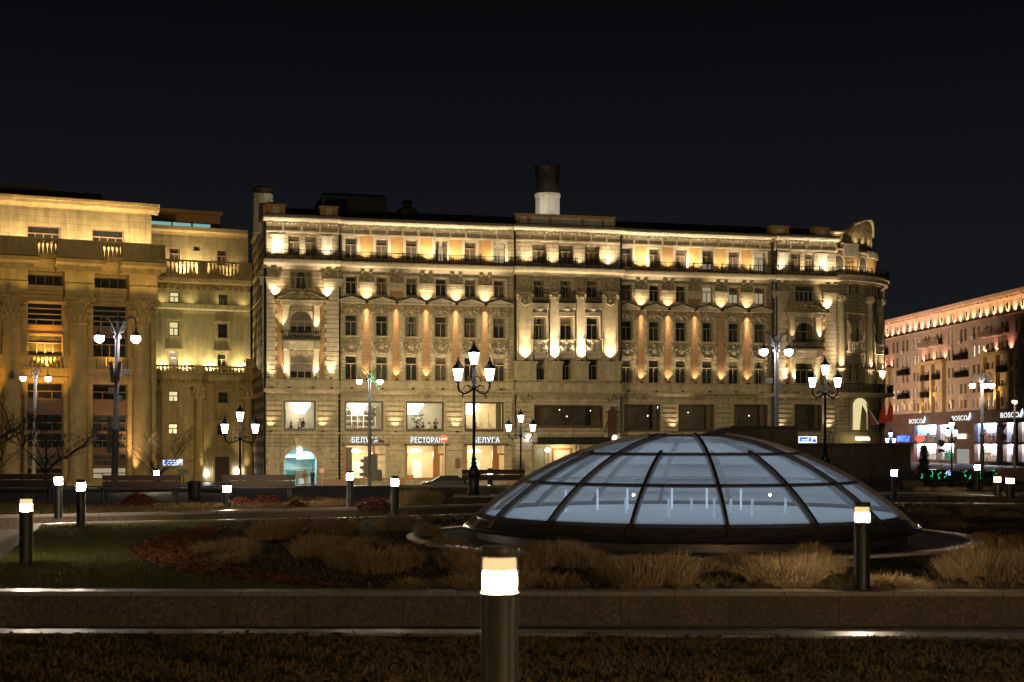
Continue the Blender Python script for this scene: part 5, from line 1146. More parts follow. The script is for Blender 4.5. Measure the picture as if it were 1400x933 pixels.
for k, (y0, y1) in enumerate(rws):
    for i, ((a, b), w) in enumerate(zip(prs, hw)):
        for x in (a, b):
            u = S(zx(x)); cnt += 1
            if x == a or cnt <= 200:
                q = MB(); q.fb(u-w*.95, u+w*.95, -.3, -.22, c_(y0), c_(y0)+.12); q.fb(u-w*.95, u+w*.95, -.3, -.22, c_(y1)-.12, c_(y1)); q.fb(u-.09, u+.09, -.3, -.2, c_(y0)+.12, c_(y1)-.12); q.fb(u-w*.95, u+w*.95, -.3, -.22, c_(y0)+(c_(y1)-c_(y0))*.66, c_(y0)+(c_(y1)-c_(y0))*.72)
                for s in (-1, 1): q.fb(u+s*w*.95-(.14 if s > 0 else 0), u+s*w*.95+(.14 if s < 0 else 0), -.3, -.2, c_(y0)+.12, c_(y1)-.12)
                f = q.build('window', WOODF if (i+k) % 3 else WHITE, rb)
                q = MB(); q.quad((u-w*.9, .27, c_(y0)), (u+w*.9, .27, c_(y0)), (u+w*.9, .27, c_(y1)), (u-w*.9, .27, c_(y1))); q.build('glass', GLASSX if (i, k) in lit else (GLASSC if (i*3+k) % 4 == 0 else GLASSD), f)
m = MB(); m.profile([(-1.2, c_(427)), (-.6, c_(427)), (-.3, c_(424)), (.3, c_(421.5)), (.5, c_(417)), (-1.2, c_(416.5))], sA, sB); m.build('cornice', RW, rb)
m = MB(); m.profile([(-.9, c_(447.5)), (.2, c_(447.5)), (.45, c_(445.5)), (-.9, c_(445.3))], sA, sB); m.build('attic_ledge', RW, rb)
n = 46; m = MB()
m.fb(sA, sB, -.7, -.45, c_(424.1), c_(421.9))
for i in range(n*2): u = sA + (sB-sA)*i/(n*2); m.fb(u, u+.8, -.5, .1, c_(424), c_(422))
m.build('dentil_row', RW, rb)
ax = [332, 408, 488, 570, 655, 742, 835, 930, 1028, 1135, 1240, 1355, 1480]
for z in ax: m = MB(); u = S(zx(z)); m.fb(u-.35, u+.35, -.8, -.77, c_(438), c_(430.5)); m.build('attic_slot_window', GLASSD, rb)
for i, z in enumerate([300, 330, 370, 412, 455, 500, 543, 592, 640, 690, 740, 790, 838, 885, 935, 985, 1035, 1085, 1140, 1190, 1245, 1300, 1355, 1420]):
    u = S(zx(z)); yl = z > 700
    part('facade_lamp', upfix, IRON, rb, (u, -.2, c_(445.2)), 'uplight')
    spot(rb, (u, -.05, c_(445)+.2), (u, .85, c_(432)), 1250 if not yl else 950, (1, .5, .36) if not yl else (1, .62, .30), 95, .9, .1)
    spot(rb, (u, -2.2, c_(433)), (u, -.4, c_(420)), 160, (1, .5, .25), 120, .9, .1)
def ybay(z0, z1, pts):
    a, b = S(zx(z0)), S(zx(z1)); m = MB()
    for x in (a, (a+b)/2, b): m.fb(x-.55, x+.55, .02, .8, c_(563), c_(495))
    m.fb(a-1.0, b+1.0, .02, 1.2, c_(495), c_(490.5)); 
    for y in (517.5, 540.5): m.fb(a+.55, (a+b)/2-.55, .02, .4, c_(y), c_(y-6)); m.fb((a+b)/2+.55, b-.55, .02, .4, c_(y), c_(y-6))
    m.build('stone_bay', RY, rb)
    for x in pts:
        spot(rb, (S(zx(x)), -.7, c_(490)), (S(zx(x)), .1, c_(479)), 850, PINK, 110, .9, .1)
    for x in (a+1.2, b-1.2): spot(rb, (x, -1.2, c_(563)), (x, -.2, c_(540)), 700, (1, .66, .18), 60, .9, .1)
    spot(rb, ((a+b)/2, -3.0, c_(560)), ((a+b)/2, 0, c_(520)), 2500, (1, .62, .2), 80, .9, .1)
ybay(625, 790, (632, 710, 795)); ybay(1105, 1300, (1105, 1190, 1300)); ybay(235, 375, (300, 340, 385))
iron = MB()
for z0, z1, y in ((612, 690, 470), (700, 778, 470), (1085, 1180, 470), (1190, 1285, 470), (895, 970, 494), (460, 528, 505) , (640, 690, 517), (728, 778, 517), (900, 975, 517.5), (300, 365, 470), (463, 527, 540), (1225, 1300, 517), (640, 690, 541), (1130, 1180, 541)):
    b = MB(); a0, a1 = S(zx(z0)), S(zx(z1)); b.fb(a0, a1, .02, 1.3, c_(y)-.1, c_(y)+.2)
    nn = 10
    for k in range(nn+1): b.fb(a0+(a1-a0)*k/nn-.06, a0+(a1-a0)*k/nn+.06, 1.2, 1.28, c_(y)+.2, c_(y)+1.2)
    b.fb(a0, a1, 1.15, 1.3, c_(y)+1.2, c_(y)+1.32); b.fb(a0+.1, a1-.1, 1.1, 1.14, c_(y)+.2, c_(y)+1.0); b.build('balcony', IRON if z0 not in (612, 700, 1085, 1190) else RW, rb)
for z, y in ((845, 478), (910, 473), (480, 549), (553, 549), (1205, 486), (1105, 486), (1010, 470), (625, 552), (470, 473), (585, 468), (845, 552), (1320, 517)):
    b = MB(); u = S(zx(z)); b.fb(u-.7, u+.7, .02, .4, c_(y), c_(y)+.75); b.build('air_conditioner', WHITEP, rb)
for z in (402, 478, 525, 632, 835, 910, 1060): spot(rb, (S(zx(z)), -.9, c_(563)), (S(zx(z)), -.1, c_(550)), 420, (1, .72, .22), 70, .9, .1)
# shopfront storey with bright display windows and signs
m = MB(); SF = mat('brown_shop_fascia', (.10, .06, .045), .5, nscale=.5, namt=.2)
dz_ = [(568, 745), (745, 880), (1030, 1210), (1250, 1350), (1365, 1420)]
hol = [(S(zx(a))+.3, S(zx(b))-.3, c_(605), c_(580.5)) for a, b in dz_] + [(S(zx(a))+.3, S(zx(b))-.3, c_(629), c_(607.5)) for a, b in dz_]
m.wall(sA, sB, 0, c_(563.5), .5, hol, .8); m.quad((sA, -.5, c_(563.5)), (sB, -.5, c_(563.5)), (sB, 0, c_(563.5)), (sA, 0, c_(563.5))); m.build('shop_wall', SF, rb)
SHOPW = mat('white_shop_interior', (.72, .72, .74), .7, nscale=.4, namt=.1)
cols = [(.30, .55, 1.0), (.8, .85, 1), (.35, .5, 1.0), (.75, .8, 1), (1, .85, .85)]
for k, (a, b) in enumerate(dz_):
    u0, u1 = S(zx(a))+.3, S(zx(b))-.3; w = u1-u0
    for (y0, y1) in ((605, 580.5), (629, 607.5)):
        up = y0 < 620
        q = MB(); z0, z1 = c_(y0), c_(y1); q.quad((u0-.2, 2, z0-.1), (u1+.2, 2, z0-.1), (u1+.2, 2, z1+.1), (u0-.2, 2, z1+.1)); q.quad((u0-.2, .3, z0-.1), (u1+.2, .3, z0-.1), (u1+.2, 2, z0-.1), (u0-.2, 2, z0-.1)); q.quad((u0-.2, .3, z1+.1), (u0-.2, 2, z1+.1), (u1+.2, 2, z1+.1), (u1+.2, .3, z1+.1)); q.quad((u0-.2, .3, z0), (u0-.2, 2, z0), (u0-.2, 2, z1), (u0-.2, .3, z1)); q.quad((u1+.2, .3, z0), (u1+.2, .3, z1), (u1+.2, 2, z1), (u1+.2, 2, z0))
        dw = q.build('display_window', SHOPW, rb)
        g = MB()
        for s in range(5):                                # goods and mannequin blocks on show
            x = u0 + w*(s+.5)/5; hh = (z1-z0)*rnd.uniform(.35, .7)
            g.lathe([(w*.05, z0), (w*.035, z0+hh*.5), (w*.05, z0+hh*.75), (w*.015, z0+hh*.85), (w*.03, z0+hh)], (x, 1.3, 0), 7)
        g.build('display_goods', [CLOTHW, CLOTHG, CLOTHB, CLOTHR, CLOTHD][(k + up) % 5], dw)
        q = MB(); q.box(u0, u1, 1.0, 1.2, z1-.25, z1-.05); q.build('ceiling_lamp', emat('shop_glow', cols[k] if up else (1, .92, .95), 60), dw)
        q = MB(); q.quad((u0-.1, .2, z0), (u1+.1, .2, z0), (u1+.1, .2, z1), (u0-.1, .2, z1)); q.build('glass', CLEAR, dw)
m = MB(); u0 = S(zx(905)); u1 = S(zx(995)); m.fb(u0, u1, .5, .62, 0.1, c_(614)); m.build('lit_notice', emat('pale_notice', (.6, .58, .52), .5), rb)
for px, y, wd in ((1256, 576.5, 18), (1316, 572.2, 21), (1385, 568, 25)):
    w = S(px + wd/2) - S(px - wd/2); q = MB(); q.fb(-w/2, w/2, .05, .15, -.1, .1); s_ = q.build('sign', IRON, rb, (S(px), -.55, RB.z(px, y)))
    text('BOSCO', 1.5, .04, E_SIGNW if False else emat('white_sign_glow', (1, .97, .95), 1.15), s_, (0, -.2, 0), wide=w)
    q = MB(); q.prism([(w/2+.1, -.4), (w/2+1.6, 1.2), (w/2+1.9, .3), (w/2+1.0, -.5)], .15, .25); q.build('emblem', E_SIGN, s_)
q = MB(); u = S(1319); q.fb(u-2.2, u+2.2, .62, .8, RB.z(1319, 600), RB.z(1319, 593.5)); q.build('lit_panel', emat('warm_panel', (1, .8, .6), 2.0), rb)
q = MB(); u = S(1239.5); q.fb(u-4, u+4, .7, .9, RB.z(1239, 604), RB.z(1239, 596)); q.build('blue_sign', emat('deep_blue_glow', (.1, .2, 1), 3.0), rb)
q = MB(); q.ball((S(1263), -1.0, RB.z(1263, 600)), (3, .3, .8), 8, 6); q.build('red_sign', E_RED, rb)
spot(rb, (S(1330), -45, 3.0), (S(1300), 0, 16), 70000, (1, .72, .50), 80, .9, .5); spot(rb, (S(1240), -40, 3.0), (S(1240), 0, 16), 70000, (1, .70, .52), 90, .9, .5)  # added fill floods over the street, without fixtures
# ================================================================ ornate lantern lamps
def lantern_lamp(label, x, y, z, rot, glow, armr=.62, group='ornate three lantern lamp posts'):
    t = thing('lantern_lamp', label, 'street lamp', (x, y, z), rot, group)
    q = MB(); q.lathe([(.20, 0), (.20, .05), (.165, .12), (.15, .50), (.17, .56), (.20, .60), (.20, .64), (.13, .70), (.14, .78), (.09, .86), (.075, .92)], n=12); q.build('pedestal', POLE, t, smooth=True)
    q = MB(); q.lathe([(.075, .92), (.10, .96), (.055, 1.02), (.085, 1.08), (.05, 1.14), (.045, 3.15), (.075, 3.18), (.09, 3.26), (.06, 3.30), (.04, 3.36), (.055, 3.55), (.035, 3.7), (.05, 3.85)], n=10); q.build('pole', POLE, t, smooth=True)
    def lant(cx, zb):
        f = MB()
        f.lathe([(.03, 0), (.09, .03), (.10, .06)], (cx, 0, zb), 6)
        for k in range(6):
            a = 2*math.pi*k/6; f.tube([(cx+.095*math.cos(a), .095*math.sin(a), zb+.06), (cx+.165*math.cos(a), .165*math.sin(a), zb+.42)], .010, 4)
        lf = f.build('lantern', POLE, t)
        g = MB(); g.lathe([(.088, .062), (.155, .42)], (cx, 0, zb), 6, cap=False); g.build('lantern_glass', glow, lf)
        c = MB(); c.lathe([(.18, .42), (.19, .45), (.12, .53), (.075, .56), (.085, .60), (.05, .64), (.02, .70), (.03, .73), (.0, .78)], (cx, 0, zb), 8); c.build('lantern_cap', POLE, lf)
    lant(0, 3.87); lant(-armr, 3.38); lant(armr, 3.38)
    q = MB()
    for s in (-1, 1):
        q.tube([(0, 0, 3.22), (s*armr*.30, 0, 3.10), (s*armr*.62, 0, 3.05), (s*armr*.9, 0, 3.12), (s*armr, 0, 3.25), (s*armr, 0, 3.38)], [.03, .03, .03, .035, .04, .03], 6)
        q.tube([(s*(.1+.17*math.cos(k*.7))*armr/.6, 0, 3.42+.17*math.sin(k*.7)) for k in range(9)], .018, 5)
        q.tube([(s*armr*.45+s*.10*math.cos(k*.8), 0, 3.2+.1*math.sin(k*.8)) for k in range(8)], .016, 5)
        q.ball((s*armr*.72, 0, 2.99), (.03, .03, .06), 6, 5)
    q.build('arm', POLE, t)
    return t
lantern_lamp('tall black lantern lamp on square plinth before the restaurant', X(648, 43), 43, .09, 0.05, E_LANT, .475)
lantern_lamp('black lantern lamp with three lanterns behind bench by wing building door', X(328.3, 58), 58, -1.4, 0, E_LANT2, .62)
lantern_lamp('black lantern lamp with cool white lanterns left of the hotel entrance', X(712, 75), 75, -1.2, 0, E_LANT2, .635)
lantern_lamp('tall black lantern lamp right of the dome before the granite wall', X(1128, 55), 55, .35, 0.1, E_LANT, .50)
lantern_lamp('small distant lantern lamp in front of right shop windows', X(1301, 92), 92, -1.35, 0.9, E_LANT2, .6)
lantern_lamp('small bluish lantern lamp by the flags at the hotel corner', X(1217.5, 120), 120, -1.8, 0.6, emat('blue_lantern_glow', (.35, .5, 1), 14), .42)
pz = thing('lamp_plinth', 'square granite plinth carrying the tall lantern lamp', 'plinth', (X(655, 43), 43, 0)); q = MB(); q.box(-.72, .60, -.62, .62, -.3, .085); q.build('plinth_block', PAVE, pz); q = MB(); q.box(-.76, .64, -.66, .66, .03, .082); q.build('plinth_edge', GRANTOP, pz)
# ================================================================ tall twin globe street lamps
def globe_lamp(label, x, y, z, rot, glow, spread=1.0, extra=0, tilt=0, watts=0, h=10.3, group='tall twin globe street lamps'):
    t = thing('globe_street_lamp', label, 'street lamp', (x, y, z), rot, group)
    if tilt: t.rotation_euler = (0, tilt, rot)
    q = MB(); q.lathe([(.24, 0), (.24, .5), (.19, .6), (.17, 5.2), (.21, 5.25), (.21, 5.4), (.14, 5.5), (.115, h-.2), (.2, h-.15), (.2, h)], n=12); q.build('pole', GREYPOLE, t, smooth=True)
    q = MB(); dirs = [(1, 0), (-1, 0)] + ([(0, -1)] if extra else [])
    for dx, dy in dirs:
        P = [(0, h-.1), (.18, h+.35), (.42, h+.8), (.72, h+1.0), (.96, h+.85), (1.0, h+.45), (1.0, h+.3)]
        q.tube([(dx*a*spread, dy*a*spread, b) for a, b in P], [.07, .065, .06, .05, .045, .04, .04], 6)
        q.tube([(dx*a*spread, dy*a*spread, b) for a, b in [(.05, h+.1), (.3, h+.2), (.42, h+.45), (.3, h+.62)]], .03, 5)
    q.lathe([(.05, h), (.07, h+.6), (.12, h+.75), (.03, h+.9), (.06, h+1.1), (.0, h+1.35)], n=8)
    q.tube([(.35*math.cos(k*.6), 0, h+.7+.3*math.sin(k*.6)) for k in range(6)], .025, 5)
    q.build('arm', GREYPOLE, t)
    for dx, dy in dirs:
        q = MB(); q.lathe([(.24, .12), (.25, .17), (.17, .28), (.08, .36), (.05, .55)], (dx*spread, dy*spread, h-.15), 12); hd = q.build('lamp_head', GREYPOLE, t)
        q = MB(); q.ball((dx*spread, dy*spread, h-.13), (.255, .255, .27), 12, 8); q.build('globe', glow, hd)
    return t
SL1 = globe_lamp('grey globe street lamp with projector boxes before palace facade', X(155.5, 75), 75, GZ, -.12, E_GLOBE, 1.0, tilt=R(1.2))
q = MB()
for s in (-1, 1): q.add([(s*.25-.1, -.25, 8.9), (s*.25+.1, -.25, 8.9), (s*.12+.1, -.25, 7.8), (s*.12-.1, -.25, 7.8), (s*.25-.1, -.1, 8.9), (s*.25+.1, -.1, 8.9), (s*.12+.1, -.1, 7.8), (s*.12-.1, -.1, 7.8)], [(0, 1, 2, 3), (7, 6, 5, 4), (0, 3, 7, 4), (1, 5, 6, 2), (0, 4, 5, 1), (3, 2, 6, 7)])
q.build('projector_box', WHITEP, SL1)
q = MB(); q.box(-.42, -.26, -.1, .1, 4.1, 6.0); q.build('cable_box', WHITEP, SL1)
globe_lamp('shorter looking globe street lamp at far left before glazed bay', X(45.5, 122), 122, GZ, -.1, E_GLOBE, 1.1, tilt=R(1.2))
SL2 = globe_lamp('globe street lamp carrying traffic lights before the restaurant', X(505.5, 128), 128, GZ, .1, E_GLOBE, .93)
SL3 = globe_lamp('globe street lamp rising over dome right of the arched hotel window', X(1063, 86), 86, GZ, .2, E_GLOBE, .80, tilt=-R(.5))
globe_lamp('three globe street lamp before the right hand shop windows', X(1342.5, 125), 125, GZ, .0, E_GLOBE, .85, 1, h=9.8)
globe_lamp('sodium orange street lamp at the right edge before the shop windows', X(1387, 168), 168, GZ, 1.2, E_SODIUM, 1.0, h=9.6)
# added fill projectors on the masts; only the palace mast's own boxes are real
def projector(mast, loc, tgt, watts, col, ang):
    q = MB(); q.box(-.18, .18, -.12, .12, -.16, .16); q.build('projector', WHITEP, mast, loc)
    W_ = mast.matrix_basis.inverted(); t = W_ @ Vector(tgt); d = (t - Vector(loc)).normalized()
    spot(mast, tuple(Vector(loc) + d*.35), tuple(t), watts, col, ang, .9, .15)
bpy.context.view_layer.update()
hw_ = hot.matrix_basis
FILL = (1, .80, .43)
projector(SL2, (.35, .3, 7.6), hw_ @ Vector((14, 0, 6)), 10500, FILL, 120)
projector(SL2, (.35, -.1, 7.2), hw_ @ Vector((32, 0, 8)), 12500, FILL, 95)
projector(SL3, (-.35, .3, 8.4), hw_ @ Vector((40, 0, 7)), 20000, FILL, 60)
projector(SL3, (.35, .3, 8.0), hw_ @ Vector((64, 0, 10)), 24000, FILL, 45)
projector(SL1, (.35, .3, 8.4), hw_ @ Vector((4, 0, 8)), 12500, FILL, 42)
projector(SL1, (-.35, .3, 7.4), lb.matrix_basis @ Vector((-10, 0, 12)), 23000, (1, .76, .37), 75)
projector(SL1, (0, .35, 7.0), wg.matrix_basis @ Vector((6, 0, 9)), 14000, (1, .78, .38), 44)
# traffic lights and cabinet on the restaurant mast
q = MB(); q.box(-.55, -.1, -.5, -.2, 1.5, 3.4)
for k in range(3): q.lathe([(.16, -.02), (.2, .16)], (-.62, -.35, 0), 8) if False else q.box(-.85, -.55, -.5, -.2, 1.65+.6*k, 1.95+.6*k)
q.build('traffic_light', GREYPOLE, SL2); q = MB(); q.ball((-.86, -.35, 1.8), (.05, .12, .12), 8, 6); q.build('green_signal', mat('dim_green_lens', (.02, .12, .06), .3, nscale=4, namt=.2, emit=(.05, .6, .3), es=.25), SL2)
q = MB(); q.box(.2, 1.1, -.3, .1, 1.2, 2.2); q.box(.35, .95, -.32, -.28, 1.4, 2.0); q.box(.15, .7, -.2, .0, 2.2, 3.6); q.build('control_cabinet', GREYPOLE, SL2)
q = MB(); q.tube([(0, 0, 4.7), (.6, -.2, 5.0), (1.2, -.3, 4.8)], .06, 6); q.box(.7, 1.3, -.5, -.2, 4.65, 4.85); q.build('camera_arm', WHITEP, SL2)
q = MB()
for k in range(5): q.box(.1+.16*k, .2+.16*k, -.3, -.2, 10.7-.32*k, 10.85-.32*k); q.box(.0+.16*k, .1+.16*k, -.3, -.2, 10.3-.1*k, 10.4-.1*k)
q.build('green_signal', E_GREEN, SL2)
# ================================================================ bollards
BOLF = mat('lit_near_bollard_metal', (.085, .075, .052), .45, metal=.3, nscale=6, namt=.2)  # paler copy of the post metal; near posts' brightness put into its colour
E_DIFF = emat('warm_diffuser_glow', (1, .70, .36), 1.15)
def bollard(label, x, y, z=0, h=.96, r=.09, glow=E_BOL, group='lit cylindrical bollards', detail=0):
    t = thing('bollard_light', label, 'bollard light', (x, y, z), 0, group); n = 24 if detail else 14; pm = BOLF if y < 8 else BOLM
    hb = h - .225
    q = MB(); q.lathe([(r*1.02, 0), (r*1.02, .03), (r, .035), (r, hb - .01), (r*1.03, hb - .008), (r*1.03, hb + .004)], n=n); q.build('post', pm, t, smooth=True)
    q = MB()
    if detail: q.lathe([(r*.35, hb+.006), (r*.86, hb+.012), (r*.89, hb+.05), (r*.86, hb+.090), (r*.70, hb+.105)], n=n)
    else: q.lathe([(r*.92, hb+.006), (r*.92, hb+.155)], n=n)
    q.build('lamp', glow, t, smooth=True)
    if detail:
        q = MB(); q.lathe([(r*.72, hb+.107), (r*.88, hb+.112), (r*.90, hb+.14), (r*.84, hb+.171)], n=n); q.build('diffuser', E_DIFF, t, smooth=True)
        q = MB(); q.lathe([(r*.98, hb+.005), (r*.98, hb+.172)], n=n, cap=False); q.build('lens', thin_glass('bollard_lens', (1, .95, .85), .1, .1), t, smooth=True)
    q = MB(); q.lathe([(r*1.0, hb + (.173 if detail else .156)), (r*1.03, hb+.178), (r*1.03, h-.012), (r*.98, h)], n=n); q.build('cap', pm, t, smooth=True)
    return t
x_, y_ = X(683, 6.8), 6.8
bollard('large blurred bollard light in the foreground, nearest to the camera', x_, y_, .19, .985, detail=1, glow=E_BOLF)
bollard('dark bollard light in dry grass at right before the dome', X(1178.5, 15.95), 15.95, 0, 1.0, glow=E_BOLC, detail=1)
bollard('nearest bollard light on the green lawn at far left', X(36, 19.3), 19.3, 0, .955, glow=E_BOLC, detail=1)
bollard('bollard light by the path corner, left of its taller neighbour', X(80, 31.2), 31.2, 0, .97, glow=E_BOLC)
bollard('bollard light on the left lawn edge just behind the kerb', X(111, 28.0), 28.0, 0, .94, glow=E_BOLC)
bollard('short bollard light before the wooden bench and red mound', X(310.5, 36.6), 36.6, 0, .62, r=.11)
bollard('bollard light left of the red shrub mound by restaurant', X(478.5, 35.6), 35.6, 0, .96)
bollard('bollard light right of the red shrub mound by restaurant', X(539.8, 31.9), 31.9, 0, .92)
bollard('bollard light right of the dome against the granite wall', X(1222.5, 39.2), 39.2, 0, .97)
bollard('bollard light on the far lawn under the shop windows', X(1336, 46.3), 46.3, 0, 1.0)
bollard('bollard light half hidden behind the bench with backlit slats', X(214, 48), 48, 0, .78)
bollard('small distant bollard light beyond the tall lantern lamp', X(670, 52), 52, 0, .72)
bollard('tiny distant bollard light at the end of the granite wall', X(1234, 60.5), 60.5, -.3, .9, r=.06)
bollard('left one of two low bollards by the dark bench at right', X(1363.5, 44.2), 44.2, 0, .66, r=.11, glow=E_SODIUM)
bollard('right one of two low bollards by the dark bench at right', X(1381, 43), 43, 0, .65, r=.13, glow=E_SODIUM)
for lb_, x, y in (('added black lantern lamp out of view behind the viewer at left', -13, -9), ('added black lantern lamp out of view behind the viewer at right', 12, -11), ('added black lantern lamp out of view behind the viewer at centre', 2, -22)):
    bt = lantern_lamp(lb_, x, y, .16, .3, E_LANT, .6); point(bt, (0, 0, 5.0), 350 if x < 0 else 3400 if x > 5 else 900, (1, .66, .34), .25)  # added lamps out of view; their point lights fill the foreground
bollard('added bollard light out of view beyond the left edge', -8.5, 6.6, .17, .97); bollard('added bollard light out of view beyond the right edge', 5.0, 6.6, .17, .97)  # added pair out of view, lighting the front grass
# ================================================================ the glass dome
DX, DY, DR, DH, DZ = 3.10, 25.0, 3.89, 1.62, .20
RS = (DR*DR + DH*DH)/(2*DH); ZC = DZ + DH - RS
dome = thing('glass_dome', 'shallow glass skylight dome with dark metal ribs glowing blue in the garden', 'skylight', (DX, DY, 0))
def sp_(al, az, e=0): a, p = R(al), R(az); r = RS + e; return (r*math.sin(a)*math.sin(p), -r*math.sin(a)*math.cos(p), ZC + r*math.cos(a))
AR = math.degrees(math.asin(DR/RS)); rings = [AR - .3, 42.7, 31.9, 20.6, 7.0]
DGL = thin_glass('frosted_dome_glass', (.80, .90, 1.0), .14, .04, .30, (.60, .70, .80))
az0 = 2.0
q = MB()
for k in range(32):
    a0_, a1_ = az0 + 11.25*k, az0 + 11.25*(k+1); q.quad(sp_(rings[0], a0_), sp_(rings[0], a1_), sp_(rings[1], a1_), sp_(rings[1], a0_))
q.build('rim_panel', DKMETAL, dome)
for j in (1, 2, 3):
    step = 22.5 if j < 3 else 45
    for k in range(int(360/step)):
        q = MB(); n = 4
        for i in range(n):
            for l in range(2):
                A0, A1 = rings[j] + (rings[j+1]-rings[j])*l/2, rings[j] + (rings[j+1]-rings[j])*(l+1)/2
                a0_, a1_ = az0 + step*(k + i/n), az0 + step*(k + (i+1)/n); q.quad(sp_(A0, a0_, -.01), sp_(A0, a1_, -.01), sp_(A1, a1_, -.01), sp_(A1, a0_, -.01))
        q.build('glass_pane', DGL, dome, smooth=True)
for k in range(16):
    az = az0 + 22.5*k; top = rings[4] if k % 2 == 0 else rings[3] - .6; q = MB(); n = 12; w = .027
    vs = []
    for i in range(n+1):
        al = rings[0] + .5 + (top - rings[0] - .5)*i/n; dw = math.degrees(w/(RS*math.sin(R(al))))
        for e, s in ((-.06, -1), (-.06, 1), (.055, 1), (.055, -1)): vs.append(sp_(al, az + s*dw, e))
    q.add(vs, [(4*i+c, 4*i+(c+1) % 4, 4*i+4+(c+1) % 4, 4*i+4+c) for i in range(n) for c in range(4)] + [(0, 3, 2, 1), (4*n, 4*n+1, 4*n+2, 4*n+3)])
    rb_ = q.build('rib', DKMETAL, dome)
for j in (1, 2, 3, 4):
    q = MB(); al = rings[j]; q.tube([sp_(al, 5.625*k, .0) for k in range(65)], .034 if j > 1 else .02, 6, cap=False); q.build('ring_bar', DKMETAL, dome, smooth=True)
q = MB(); q.tube([sp_(AR, 5.625*k, .02) for k in range(65)], .05, 8, cap=False); q.build('rim_tube', mat('polished_bronze_rim', (.22, .18, .14), .22, metal=.9, nscale=5, namt=.15), dome, smooth=True)
q = MB(); q.lathe([(DR*.955, -.3), (DR*.955, DZ-.02)], n=48, cap=False); q.build('base_drum', DKMETAL, dome, smooth=True)
q = MB(); q.lathe([(3.61, -.5), (3.61, .43), (3.55, .43), (3.55, -.5)], n=64, cap=False); q.build('inner_upstand', mat('white_shaft_paint', (.80, .83, .86), .6, nscale=1.5, namt=.06), dome, smooth=True)
q = MB(); q.lathe([(3.55, -.50), (2.0, -.51), (0.01, -.51)], n=48, cap=False); q.build('light_shaft', mat('pale_shaft_wall', (.55, .60, .66), .6, nscale=1, namt=.1), dome, smooth=True)
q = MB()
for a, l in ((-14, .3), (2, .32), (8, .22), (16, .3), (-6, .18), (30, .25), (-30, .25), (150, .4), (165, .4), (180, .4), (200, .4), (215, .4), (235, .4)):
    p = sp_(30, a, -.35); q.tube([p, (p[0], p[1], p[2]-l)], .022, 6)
q.build('hanging_tube', mat('white_hanger_glow', (.8, .85, .92), .4, nscale=4, namt=.05, emit=(.75, .85, 1), es=.35), dome)  # no lamps: a faint glow is put into the hanger tubes
al_ = bpy.data.lights.new('shaft_light', 'AREA'); al_.shape = 'DISK'; al_.size = 5.4; al_.energy = 118; al_.color = (.84, .92, 1.0)
lo_ = bpy.data.objects.new('shaft_light', al_); C.objects.link(lo_); lo_.location = (0, 0, -.46); lo_.rotation_euler = (math.pi, 0, 0); lo_.parent = dome
q = MB()
for a in (-31, 30): p = sp_(26, a, -.5); q.ball(p, .022, 8, 6)
q.build('pendant_lamp', emat('warm_pendant', (1, .85, .6), 22), dome)
# kerb ring and dark dry moat round the dome
kr = thing('ring_kerb', 'pale curved granite kerb ring encircling the glass dome', 'kerb', (DX, DY, 0)); q = MB()
q.lathe([(4.72, -.3), (4.72, .045), (4.95, .045), (4.95, -.3)], n=72, cap=False); q.build('kerb_stone', mat('pale_ring_granite', (.48, .43, .35), .22, nscale=30, namt=.2), kr, smooth=True)
q = MB(); q.lathe([(3.64, .018), (4.73, .018)], (DX, DY, 0), 64, cap=False); structure(q.build('moat', DKMETAL if False else mat('dark_gravel_moat', (.022, .018, .014), .7, nscale=20, namt=.5, bump=.5)))
# ================================================================ benches, bin
def bench(label, px0, px1, y, z=0.02, back=.76, dark=0):
    x0, x1 = X(px0, y), X(px1, y); w = (x1-x0)/2
    t = thing('bench', label, 'bench', ((x0+x1)/2, y, z), 0, 'wooden park benches')
    q = MB()
    for k in range(2): q.box(-w, w, .36+.02*k, .40+.02*k, back-.34+.18*k, back-.18+.17*k)
    q.build('backrest', BWOOD, t)
    q = MB()
    for k in range(3): q.box(-w, w, -.12+.15*k, .01+.15*k, .40, .445)
    q.build('seat', BWOOD, t)
    for s in (-1, 1):
        q = MB(); xx = s*(w-.12); q.box(xx-.03, xx+.03, -.10, -.04, 0, .40); q.box(xx-.03, xx+.03, .28, .34, 0, .40); q.tube([(xx, .36, .4), (xx, .43, back-.02)], .022, 5); q.box(xx-.03, xx+.03, -.10, .34, .36, .398); q.build('leg', IRON, t)
    return t
bench('dark wooden bench at the far left edge under the globe lamp', -14, 73, 40)
bench('dark wooden bench with light showing under its backrest before palace column', 135, 243, 38.6)
bench('dark wooden bench left of the arched doorway beside the bin', 299.5, 400.5, 39)
bench('dark wooden bench between the tall lantern lamp and the dome', 631, 718, 47, .012)
bench('dark bench with its back to the shops at far right', 1366, 1420, 47.5, .0, .80)
tb = thing('litter_bin', 'small dark cylindrical litter bin between two benches', 'litter bin', (X(266, 40.5), 40.5, .012)); q = MB(); q.lathe([(.14, 0), (.17, .05), (.19, .46), (.2, .5)], n=14); q.build('bin_body', IRON, tb); q = MB(); q.lathe([(.205, .5), (.21, .54), (.14, .56), (.13, .54)], n=14); q.build('bin_rim', DKMETAL, tb)
